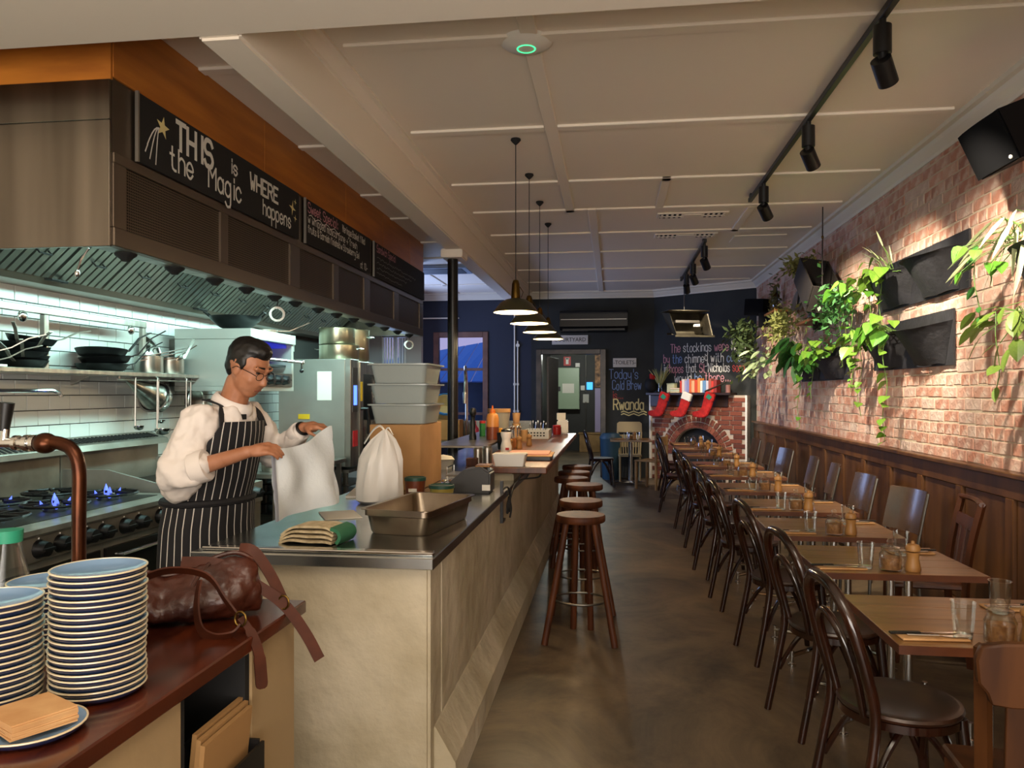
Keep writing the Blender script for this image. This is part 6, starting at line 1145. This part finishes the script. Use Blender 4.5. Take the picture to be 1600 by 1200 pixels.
# black wall air conditioner, signs, pipes on the back wall
t = thing('wall_air_conditioner', 'black split air conditioner above the courtyard sign', 'air conditioner', (-.34, YB, 2.64)); MB().prism([(0, 0), (-.2, .03), (-.24, .1), (-.24, .34), (-.2, .39), (0, .39)], -.95, .27, Matrix.Translation((0, YB - .001, 2.64)) @ Matrix(((0, 0, 1, 0), (1, 0, 0, 0), (0, 1, 0, 0), (0, 0, 0, 1)))).build('casing', mat('gloss_black', '0a0a0c', .2), t, bev=.01); MB().box(-.93, .25, YB - .248, YB - .24, 2.86, 2.872).build('chrome_strip', chrome, t); MB().box(-.9, .22, YB - .238, YB - .2, 2.665, 2.70).build('louvre', black, t)
sgn = mat('sign_white', 'c9c4ba', .6)
for (x, z, w, hh, tx, lb) in ((-.775, 2.515, .66, .17, 'COURTYARD', 'white sign reading COURTYARD above the door'), (.22, 2.09, .42, .165, '-TOILETS-', 'white sign reading TOILETS on the blackboard wall')):
    t = thing('wall_sign', lb, 'sign', (x, YB, z)); MB().box(x - w / 2, x + w / 2, YB - .02, YB - .001, z - hh / 2, z + hh / 2).build('sign_plate', sgn, t, bev=.003); font_text('sign_lettering', tx, hh * .62, plane_M((x, YB - .021, z), (1, 0, 0), (0, 0, 1)) @ Matrix.Diagonal((.92, 1, 1, 1)), blackm, t)
for k, lb in ((0, 'left white conduit pipe on the navy back wall'), (1, 'right white conduit pipe on the navy back wall')):
    t = thing('conduit_pipe', lb, 'pipe', (-1.80 + k * .06, YB - .02, .9), group='conduit pipes on the navy wall'); x = -1.80 + k * .06; MB().cyl((x, YB - .02, .6), (x, YB - .02, 3.0 if k == 0 else 2.5), .014).build('pipe_run', creamW, t, smooth=1)
    for z in (1.2, 1.7): MB().box(x - .022, x + .022, YB - .04, YB, z - .02, z + .02).build('saddle_clip', creamW, t)
    if k: MB().cyl((x, YB - .001, 2.42), (x, YB - .05, 2.42), .035).build('junction', creamW, t, smooth=1)
solo(MB().box(-.35, .35, -.02, .02, 0, .02), 'wall_ledge', creamW, 'thin white ledge high on the navy wall', 'ledge', (-3.2, YB - .021, 2.93))
# ================================================================ SPEAKERS
spk = mat('speaker_black', '08080a', .6, spec=.2); grl = mat('speaker_grille', '0a0a0c', .9, spec=.1)
def speaker(loc, rot, s, label, badge=False):
    t = thing('wall_speaker', label, 'speaker', loc, world=False); t.rotation_euler = rot
    MB().prism([(-.24, .0), (.24, .0), (.15, .26), (-.15, .26)], -.15, .15).build('cabinet', spk, t, bev=.012); MB().prism([(-.235, -.004), (-.12, -.028), (0, -.034), (.12, -.028), (.235, -.004), (.235, .0), (-.235, .0)], -.145, .145).build('grille', grl, t, smooth=1)
    if badge: MB().ell((.19, -.015, -.12), (.016, .008, .012), 12, 6).build('badge', white, t, smooth=1)
    MB().box(-.03, .03, .26, .36, -.04, .04).build('bracket', black, t); t.scale = (s, s, s); return t
speaker((2.0, 4.43, 2.87), (.42, 0, -PI / 2), .93, 'big black wall speaker high on the brick wall', True); speaker((2.12, 12.0, 2.84), (0, .1, -1.0), .85, 'black speaker high in the corner beside the chimney wall'); speaker((2.17, 11.4, 2.60), (0, .0, -1.2), .7, 'black speaker lower in the corner beside the chimney wall')
# ================================================================ WALL PLANTERS AND PLANTS
felt = mat('black_felt', '18171a', .75, col2='232226', nscale=10, bump=.2, bscale=40)
def planter(y0, y1, z0, z1, n, label):
    t = thing('felt_planter', label, 'planter', (2.33, (y0 + y1) / 2, z0), group='black felt planters on the brick wall'); MB().box(2.325, 2.337, y0, y1, z0, z1).build('back_panel', felt, t)
    w = (y1 - y0) / n
    for k in range(n):
        mb = MB(); nu, nv = 10, 7; a = y0 + k * w + .01; b = a + w - .02; zt = z1 - .09
        for s in (0, 1):
            for j in range(nv + 1):
                for i in range(nu + 1):
                    u = i / nu; v = j / nv; e = math.sin(PI * u) ** .55; x = 2.322 - (.25 * e * (.12 + .88 * v)) + s * .006; mb.v.append((x, a + (b - a) * (u * (.7 + .3 * v) + .15 * (1 - v)), z0 + .01 + (zt - z0) * v - (.05 * e if j == nv else 0) + .006 * math.sin(9 * u + 3 * v)))
        N1 = nu + 1; K = N1 * (nv + 1)
        for s in (0, 1):
            for j in range(nv):
                for i in range(nu): q = (s * K + j * N1 + i, s * K + j * N1 + i + 1, s * K + (j + 1) * N1 + i + 1, s * K + (j + 1) * N1 + i); mb.f.append(q if s else q[::-1])
        for i in range(nu): mb.f += [(i, i + 1, K + i + 1, K + i), (nv * N1 + i, nv * N1 + i + 1, K + nv * N1 + i + 1, K + nv * N1 + i)]
        for j in range(nv):
            for i in (0, nu): mb.f.append((j * N1 + i, (j + 1) * N1 + i, K + (j + 1) * N1 + i, K + j * N1 + i))
        mb.build('pocket', felt, t, smooth=1)
    return t
planter(5.40, 7.15, 2.24, 2.63, 2, 'black felt planter highest on the brick wall under the big speaker'); planter(5.63, 7.25, 1.74, 2.13, 2, 'black felt planter below the highest one'); planter(8.0, 9.9, 1.68, 2.02, 2, 'black felt planter farthest along the brick wall'); planter(3.7, 4.72, 1.92, 2.45, 1, 'black felt planter at the right picture edge')
def leaf_mesh(kind, m):
    if kind == 'heart': out = [(0, 0), (.02, .3), (.15, .46), (.4, .42), (.72, .22), (1, 0)]
    elif kind == 'oval': out = [(0, 0), (.1, .12), (.35, .22), (.65, .2), (.88, .09), (1, 0)]
    else: out = [(0, 0), (.08, .03), (.4, .045), (.75, .03), (1, 0)]
    mb = MB(); n = len(out); mid = [(x, 0, .0 - .25 * (x ** 2) * .5) for x, y in out]
    for s in (1, -1):
        k = len(mb.v); mb.v += mid + [(x, s * y, -.25 * x * x * .5 + .16 * y) for x, y in out]
        mb.f += [tuple(q for q in ((k + i, k + i + 1, k + n + i + 1, k + n + i) if s > 0 else (k + i + 1, k + i, k + n + i, k + n + i + 1))) for i in range(n - 1)]
    return mb.mesh('leaf', m, smooth=1)
def leafmat(name, c1, c2): return mat(name, c1, .4, rnd=[c1, c2, c1], spec=.5, col2=c2, nscale=14)
LM = {'lime': leaf_mesh('heart', leafmat('lime_leaf', '4c7420', '6a8c30')), 'green': leaf_mesh('heart', leafmat('green_leaf', '3f7624', '5f9430')), 'dark': leaf_mesh('oval', leafmat('dark_leaf', '1f4a20', '35682a')), 'pale': leaf_mesh('oval', leafmat('pale_leaf', '8da870', 'b8c896')), 'phil': leaf_mesh('oval', leafmat('phil_leaf', '7c8c3c', '5c762c')), 'strap': leaf_mesh('strap', leafmat('strap_leaf', 'a8b878', 'd0d8a8'))}
stem = mat('plant_stem', '5a7a32', .6)
def rot_to(d, roll=0., up=Vector((0, 0, 1))):
    d = d.normalized(); s, u = frame(d, up); return (Matrix((d, -s, u)).transposed() @ Matrix.Rotation(roll, 3, 'X')).to_euler()
def plant(name, label, cat, base, seed, spec):
    """spec: list of (kind, n, spread(dx,dy,dz), size, droop) clusters and ('vine', kind, offset, length, step, size)"""
    random.seed(seed); t = thing(name, label, cat, base, group=None); Bv = Vector(base)
    for s in spec:
        if s[0] == 'vine':
            _, kind, off, L, step, size = s; p = Bv + Vector(off); pts = [p]; sw = random.uniform(0, 6)
            for k in range(int(L / .06)): pts.append(p + Vector((.012 * math.sin(k * .9 + sw), .03 * math.sin(k * .45 + sw), -.06 * (k + 1))))
            MB().tube(pts, .003, 5).build('stem', stem, t, smooth=1); d = 0; i = 0
            while d < L:
                q = pts[min(len(pts) - 1, int(d / .06))]; dr = Vector((random.uniform(-1, -.2), random.choice((-1, 1)) * random.uniform(.3, 1), random.uniform(-.9, -.1))); z = size * random.uniform(.7, 1.15) * (1 - .35 * d / L)
                piece('leaf', LM[kind], t, q, rot_to(dr, random.uniform(-.6, .6)), (z, z, z)); d += step * random.uniform(.7, 1.3)
        else:
            kind, n, (dx, dy, dz), size, droop, off = s; sm_ = MB()
            for k in range(n):
                d = Vector((random.uniform(-1, .15) * dx, random.uniform(-1, 1) * dy, random.uniform(-.3, 1) * dz)); q = Bv + Vector(off) + d; dr = Vector((d.x * 1.5 - .25 * dx, d.y * 1.2 + random.uniform(-.3, .3) * dy, droop * max(dx, dy) + d.z * .5)); z = size * random.uniform(.7, 1.2)
                piece('leaf', LM[kind], t, q, rot_to(dr, random.uniform(-.7, .7)), (z, z, z)); b0 = Bv + Vector((random.uniform(-.03, .03), random.uniform(-.6, .6) * dy, -.02)); sm_.tube([b0, b0.lerp(q, .6) + Vector((0, 0, .03)), q], .0025, 5)
            sm_.build('stems', stem, t, smooth=1, kind='stuff')
    return t
def foliage(name, label, base, seed, n, spread, size, m, hang=0.):
    """fine foliage nobody could count"""
    random.seed(seed); mb = MB()
    for k in range(n):
        c = Vector((random.gauss(0, spread[0]), random.gauss(0, spread[1]), random.gauss(0, spread[2]) - hang * abs(random.gauss(0, 1)))); d = Vector((random.uniform(-1, .3), random.uniform(-1, 1), random.uniform(-1, .8))).normalized() * size * random.uniform(.5, 1.3); s = d.cross(Vector((random.uniform(-1, 1), random.uniform(-1, 1), 1))).normalized() * size * .22
        mb.add([c, c + d * .5 + s, c + d, c + d * .5 - s], [(0, 1, 2, 3)])
    return solo(mb, name, m, label, 'plant', base, kind='stuff')
plant('pothos_plant', 'lime pothos spilling from the highest felt planter', 'plant', (2.22, 6.55, 2.52), 11, [('lime', 16, (.14, .38, .14), .115, -.9, (-.04, 0, 0)), ('vine', 'lime', (-.08, -.05, 0), .45, .07, .10), ('vine', 'green', (-.08, .25, 0), .55, .07, .10), ('strap', 8, (.1, .2, .22), .16, .8, (0, 0, .02))])
plant('pothos_plant', 'green trailing pothos at the left end of the highest planter', 'plant', (2.22, 7.15, 2.45), 12, [('green', 14, (.14, .30, .10), .12, -.8, (-.04, .1, 0)), ('vine', 'green', (-.06, .2, 0), .9, .06, .08), ('vine', 'lime', (-.08, .35, 0), .7, .06, .08), ('vine', 'dark', (-.08, .5, .02), .5, .05, .07)])
plant('pothos_plant', 'bright pothos in the planter below the highest one', 'plant', (2.22, 6.55, 2.06), 13, [('lime', 14, (.14, .35, .12), .115, -.8, (-.04, .0, 0)), ('green', 10, (.15, .30, .10), .14, -1.2, (-.05, -.05, -.05)), ('vine', 'lime', (-.1, -.18, 0), .95, .085, .12), ('vine', 'lime', (-.09, .45, 0), .72, .09, .12)])
plant('pothos_plant', 'lime vine hanging left below the lower planter', 'plant', (2.24, 7.25, 1.98), 14, [('lime', 9, (.12, .22, .14), .13, -.9, (-.03, .05, 0)), ('vine', 'lime', (-.05, .12, 0), .45, .09, .13)])
plant('rubber_plant', 'dark glossy broad leaved plant in the farthest planter', 'plant', (2.22, 9.45, 1.98), 15, [('dark', 22, (.2, .42, .24), .26, -.8, (-.04, 0, .02)), ('vine', 'green', (-.08, -.2, 0), .85, .09, .11)])
plant('pothos_plant', 'small leaved green pothos in the farthest planter', 'plant', (2.22, 8.55, 1.96), 16, [('lime', 20, (.16, .38, .12), .11, -.8, (-.03, 0, 0)), ('green', 14, (.16, .3, .08), .10, -1, (-.04, 0, -.06)), ('vine', 'green', (-.08, .1, 0), .5, .07, .08)])
plant('spider_plant', 'variegated strap leaved plant at the right picture edge', 'plant', (2.18, 4.45, 2.40), 17, [('strap', 20, (.10, .30, .12), .30, -.6, (-.02, .0, 0)), ('green', 8, (.12, .3, .15), .09, -1.2, (-.08, .25, -.15)), ('vine', 'dark', (-.1, .3, 0), .5, .06, .1)])
plant('philodendron', 'broad pale green leaves hanging below the right edge planter', 'plant', (2.2, 4.35, 2.0), 18, [('phil', 16, (.14, .40, .2), .17, -.9, (-.04, .12, -.16)), ('vine', 'phil', (-.08, .25, 0), .5, .1, .16)])
plant('small_leaf_shrub', 'pale small leaved plant at the corner end of the brick wall', 'plant', (2.2, 11.0, 2.0), 19, [('pale', 34, (.28, .75, .28), .15, -.4, (-.06, .2, -.12))])
foliage('hanging_fern', 'dark feathery fern hanging below the corner speaker', (2.0, 12.1, 2.55), 20, 420, (.09, .22, .07), .13, mat('fern_green', '3a4a22', .7), .25)
foliage('air_plant', 'pale yellow green moss clump on the small wall shelf', (2.16, 10.3, 2.42), 21, 420, (.05, .34, .10), .09, mat('moss_green', 'a8a860', .7, col2='7c8440', nscale=20))
foliage('dried_vine', 'dry grey green vine trailing beside the lantern', (2.24, 11.0, 2.72), 22, 220, (.03, .09, .20), .09, mat('dry_vine', '5c5a34', .8)); foliage('succulent_tuft', 'yellow tuft growing on top of the hanging crate', (2.08, 8.95, 2.98), 23, 300, (.07, .22, .035), .08, mat('tuft_olive', '7c7a3c', .8))
foliage('string_plant', 'dark tangled string plant spilling from the crate', (2.1, 7.75, 2.50), 24, 520, (.06, .28, .08), .08, mat('string_green', '2f5a2a', .5), .16)
# hanging crate and small shelves with bric-a-brac
crt = mat('dark_crate_wood', '1e140d', .7, col2='120c08', nscale=4, stretch=(1, 5, 1))
t = thing('hanging_crate', 'dark timber crate hanging tilted from the ceiling', 'crate', (2.08, 8.2, 2.66), world=False); t.rotation_euler = (.50, .15, .0)
for k in range(4): MB().box(-.14, .14, -.42 + k * .21, -.215 + k * .21, -.15, -.135).build('base_board', crt, t, bev=.003)
for s in (-1, 1): MB().box(s * .14 - .008, s * .14 + .008, -.42, .42, -.15, .12).build('side_board', crt, t, bev=.003); MB().box(-.13, .13, s * .42 - .008, s * .42 + .008, -.15, .12).build('end_board', crt, t, bev=.003)
t = thing('ceiling_rod', 'thin dark rod holding the hanging crate', 'rod', (2.08, 7.98, 2.7)); MB().cyl((2.08, 8.02, 2.62), (2.08, 8.0, 3.4), .006).build('rod', crt, t); MB().ell((2.08, 8.01, 3.1), (.012, .012, .02)).build('rod_joint', brass, t, smooth=1)
for (y, z, lb) in ((10.95, 2.66, 'small pine wall shelf under the lantern'), (9.05, 2.36, 'small pine wall shelf holding the metal kettle')):
    t = thing('wall_shelf_board', lb, 'shelf', (2.28, y, z), group='small pine wall shelves'); MB().box(2.14, 2.345, y - .36, y + .36, z - .03, z).build('shelf_plank', mat('orange_pine', 'b0703a', .5, col2='8a5224', nscale=5, stretch=(5, .5, 1)), t, bev=.004); MB().box(2.2, 2.345, y - .2, y - .18, z - .12, z - .03).build('shelf_bracket', blackm, t)
t = thing('lantern', 'old metal lantern on the upper pine shelf', 'lantern', (2.24, 11.0, 2.661), world=False); MB().lathe([(0, 0), (.075, 0), (.075, .05), (.05, .06), (.05, .07), (0, .07)], 14).build('lantern_base', brass, t, smooth=1); MB().lathe([(.045, .07), (.06, .14), (.045, .21), (.043, .21), (.057, .14), (.042, .07)], 14).build('lantern_glass', glass, t, smooth=1); MB().lathe([(.055, .21), (.05, .24), (.02, .27), (0, .275), (0, .21)], 14).build('lantern_cap', brass, t, smooth=1); MB().tube([(0, .06, .1), (0, .1, .22), (0, .06, .34), (0, -.06, .34), (0, -.1, .22), (0, -.06, .1)], .006, 6).build('lantern_handle', blackm, t, smooth=1)
for k in range(3): solo(MB().lathe([(0, 0), (.08, .004), (.15, .02), (.15, .024), (.08, .008), (0, .005)], 24, Euler((0, -1.35, 0)).to_matrix().to_4x4()), 'metal_dish', steel, ('nearest', 'middle', 'farthest')[k] + ' metal dish hung upright on the wall between the pine shelves', 'dish', (2.325, 9.75 + k * .22, 2.36 + .33 - .0), group='metal dishes on the brick wall', smooth=1)
t = thing('metal_kettle', 'old metal kettle with open handle on the lower pine shelf', 'kettle', (2.24, 9.0, 2.361), world=False); MB().lathe([(0, 0), (.06, 0), (.07, .03), (.03, .12), (.035, .16), (0, .16)], 16).build('kettle_body', steelD, t, smooth=1)
for s in (-1, 1): MB().tube(spline([(0, s * .03, .15), (0, s * .12, .15), (0, s * .11, .08), (0, s * .06, .04)], 5), .008, 6).build('kettle_arm', steelD, t, smooth=1)
solo(MB().ell((0, 0, .14), (.08, .22, .075), 16, 10).cyl((0, 0, 0), (0, 0, .1), .04, .02), 'green_urn', mat('mottled_green', '6a7458', .5, col2='3a4232', nscale=9), 'mottled green urn above the metal kettle', 'urn', (2.24, 9.05, 2.522), smooth=1)
solo(MB().box(-.06, .06, -.2, .2, 0, .02), 'wall_plate', chrome, 'shiny tray on the lower pine shelf', 'tray', (2.2, 8.85, 2.361), .05, bev=.004)
# ================================================================ FIREPLACE DRESSING
redf = mat('red_felt', 'c3201c', .85, col2='a01814', nscale=20); whf = mat('white_fleece', 'e8e4da', .95, bump=.4, bscale=60); grf = mat('green_trim', '2e8a6a', .8)
def stocking(s, label, flip, fold, ln=.42):
    t = thing('christmas_stocking', label, 'stocking', tuple(dpt(s, 1.1, .2)), group='christmas stockings on the mantel'); M = dM(s, 1.545, .28) @ Matrix.Diagonal((flip, 1, 1, 1)) @ Matrix.Rotation(.35, 4, 'Z')
    o = [(-.075, -.12), (.075, -.12), (.075, -.28), (.10, -.36), (.19, -.41), (.20, -.46), (.16, -.49), (.05, -.47), (-.05, -.42), (-.08, -.33)]; MB().prism([(p.x, p.y) for p in spline([(x, y, 0) for x, y in o], 4, True)], -.028, .028, M).build('stocking_body', redf, t, bev=.012, smooth=1)
    MB().prism([(-.088, -.005), (.088, -.005), (.09, -.14), (-.09, -.14)], -.036, .036, M).build('stocking_cuff', fold, t, bev=.012, smooth=1); MB().tube([M @ Vector((-.06, 0, 0)), M @ Vector((-.06, .03, -.01)), M @ Vector((-.04, .0, -.03))], .004, 6).build('hanging_loop', redf, t)
    if fold is redf: MB().prism([(-.06, -.06), (.02, -.03), (.05, -.1), (-.03, -.12)], .036, .044, M).build('holly_patch', grf, t)
stocking(.40, 'red stocking with green holly at the left end of the mantel', -1, redf); stocking(.84, 'red stocking with white fleece cuff in the middle of the mantel', -1, whf); stocking(1.27, 'red stocking with green holly at the right end of the mantel', -1, redf)
zm = 1.546; bx_ = .64
cols = ['d8402c', 'e8d8d0', 'a8a8d0', '8a90c0', 'd86838', 'e8b080', 'd04828', 'e09048', 'efe6d8', '6a90b8', 'c8c4d0', 'a0584a', 'c83828', '8a2a24']; lbn = ['bright red', 'cream', 'pale lilac', 'blue grey', 'orange', 'peach', 'scarlet', 'amber', 'white', 'sky blue', 'pale grey', 'brown', 'crimson', 'dark red']
random.seed(31)
for k, c in enumerate(cols):
    w = random.uniform(.035, .065); hh = random.uniform(.2, .245) if k < 9 else random.uniform(.18, .24); M = dM(bx_ + w / 2, zm, .13)
    t = thing('book', '%s spined book standing on the mantel shelf' % lbn[k], 'book', tuple(M.translation), group='books on the mantel shelf'); cm_ = mat('book_' + c, c, .6); MB().box(-w / 2, -w / 2 + .004, 0, hh, -.07, .075, M).box(w / 2 - .004, w / 2, 0, hh, -.07, .075, M).box(-w / 2 + .004, w / 2 - .004, 0, hh, .071, .075, M).build('book_cover', cm_, t); MB().box(-w / 2 + .005, w / 2 - .005, .004, hh - .004, -.066, .0705, M).build('book_pages', paper, t); bx_ += w + .004
for k, (c, lb) in enumerate((('e8c83c', 'yellow'), ('7ab04a', 'green'), ('d8a040', 'orange edged'))):
    M = dM(.53, zm + k * .028, .13); t = thing('book', '%s book lying flat on the mantel left of the standing books' % lb, 'book', tuple(M.translation), group='flat books on the mantel shelf'); MB().box(-.09, .09, 0, .004, -.07, .07, M).box(-.09, .09, .022, .026, -.07, .07, M).build('book_cover', mat('flatbook_' + lb, c, .6), t); MB().box(-.085, .085, .004, .022, -.065, .065, M).build('book_pages', paper, t)
t = thing('small_box', 'small cream gift box on the mantel behind the flat books', 'box', tuple(dpt(.40, zm, .06))); MB().box(-.09, .06, 0, .15, -.05, .05, dM(.42, zm, .07)).build('box_body', mat('cream_card', 'c8c8a0', .7), t, bev=.004); MB().box(-.092, .062, .145, .165, -.052, .052, dM(.42, zm, .07)).build('box_lid', mat('sage_card', 'a8b088', .7), t)
t = thing('flower_vase', 'glass vase of dried grasses and a red flower on the mantel', 'vase', tuple(dpt(.20, zm, .13))); Mv = Matrix.Translation(dpt(.20, zm, .13)); MB().lathe([(0, 0), (.045, 0), (.05, .02), (.035, .1), (.04, .17), (.037, .17), (.032, .1), (.045, .02), (0, .006)], 16, Mv).build('vase_glass', glass, t, smooth=1)
random.seed(4)
for k in range(22): a = random.uniform(-1.1, 1.1); b_ = random.uniform(-.5, .5); L = random.uniform(.28, .46); p = dpt(.20, zm + .08, .13); e = p + Vector((DD.x * a * .22 + DN.x * b_ * .2, DD.y * a * .22 + DN.y * b_ * .2, L)); MB().strap([p, p.lerp(e, .5) + Vector((0, 0, .04)), e], [.004, .016, .003], .002, (DD.x, DD.y, 0)).build('dry_stem', mat('dry_grass', 'b0a05a', .8, rnd=['b8a860', '8a9050', 'c8b880']), t)
MB().ell(dpt(.05, zm + .27, .14), (.055, .055, .05), 12, 8).ell(dpt(.02, zm + .31, .14), (.03, .03, .035), 10, 6).build('red_flower', redf, t, smooth=1); MB().strap([dpt(.2, zm + .1, .13), dpt(.12, zm + .2, .14), dpt(.05, zm + .26, .14)], .006, .004, (0, 0, 1)).build('flower_stem', stem, t)
solo(MB().ell((0, 0, .13), (.12, .1, .13), 16, 10), 'dark_ornament', blackm, 'dark round ornament sitting at the left end of the mantel', 'ornament', tuple(dpt(.02, 1.546, .14)), smooth=1)
t = thing('tin_canister', 'pink cylinder tin with a dark rod leaning beside the books', 'tin', tuple(dpt(1.5, zm, .13))); MB().lathe([(0, 0), (.04, 0), (.04, .12), (.03, .13), (0, .13)], 16, Matrix.Translation(dpt(1.5, zm, .13))).build('tin_body', mat('pink_tin', 'a8746a', .5), t, smooth=1); MB().tube([dpt(1.12, zm + .02, .22), dpt(1.5, zm + .17, .2)], .012, 8).build('dark_rod', mat('rod_metal', '4a4438', .4, .6), t, smooth=1)
# suspended radiant heater
t = thing('radiant_heater', 'suspended metal radiant heater above the chimney lettering', 'heater', (1.16, 12.6, 2.6), .28, world=False); ht = mat('heater_metal', '57503f', .5, .7, col2='3a342a', nscale=4)
fr_ = [(-.34, -.2, .20), (.30, -.2, .20), (.30, .16, .24), (-.34, .16, .24)]; lo_ = [(-.24, -.26, -.16), (.36, -.26, -.16), (.34, .10, -.10), (-.2, .10, -.10)]
mb = MB()
for i in range(1, 4): a, c = fr_[i], fr_[(i + 1) % 4]; d_, e = lo_[(i + 1) % 4], lo_[i]; mb.add([a, c, d_, e, tuple(x * .96 for x in a), tuple(x * .96 for x in c), tuple(x * .96 for x in d_), tuple(x * .96 for x in e)], [(0, 1, 2, 3), (7, 6, 5, 4), (0, 4, 5, 1), (2, 6, 7, 3), (1, 5, 6, 2), (3, 7, 4, 0)])
mb.build('reflector', ht, t); MB().box(-.36, .32, -.22, .18, .235, .25).build('top_plate', ht, t, bev=.004); MB().box(-.2, .2, -.1, .05, .06, .10).build('burner_tile', mat('burner_tile', '3a342c', .7), t); MB().box(-.27, .38, -.275, -.26, -.18, -.15).box(-.27, .38, .10, .115, -.12, -.09).build('rim_bar', ht, t); MB().cyl((-.02, 0, .25), (-.02, 0, .80), .008).build('hanger_rod', steelD, t); MB().box(.12, .2, -.12, -.04, .0, .04).build('igniter', white, t)
# ================================================================ OUTSIDE THE BACK WINDOW
t = thing('neighbour_house', 'blue corrugated roof of the house outside the back window', 'house', (-4.4, 18.5, 0)); cr_ = mat('blue_roof_steel', '3f66ac', .4, .2); 
for k in range(14): MB().add([(-7 + k * .35, 17.0, 1.8), (-6.67 + k * .35, 17.0, 1.8), (-6.67 + k * .35, 20.0, 2.308 + k * .06), (-7 + k * .35, 20.0, 2.25 + k * .06), (-7 + k * .35, 17.0, 1.77), (-6.67 + k * .35, 17.0, 1.77), (-6.67 + k * .35, 20.0, 2.278 + k * .06), (-7 + k * .35, 20.0, 2.22 + k * .06)], [(0, 1, 2, 3), (7, 6, 5, 4), (0, 4, 5, 1), (1, 5, 6, 2), (2, 6, 7, 3), (3, 7, 4, 0)]).build('roof_sheet', cr_, t)
MB().box(-7, -1.95, 17.1, 17.3, 0, 1.79).build('house_wall', mat('dark_blue_fence', '22304a', .7, col2='33445c', nscale=3), t)
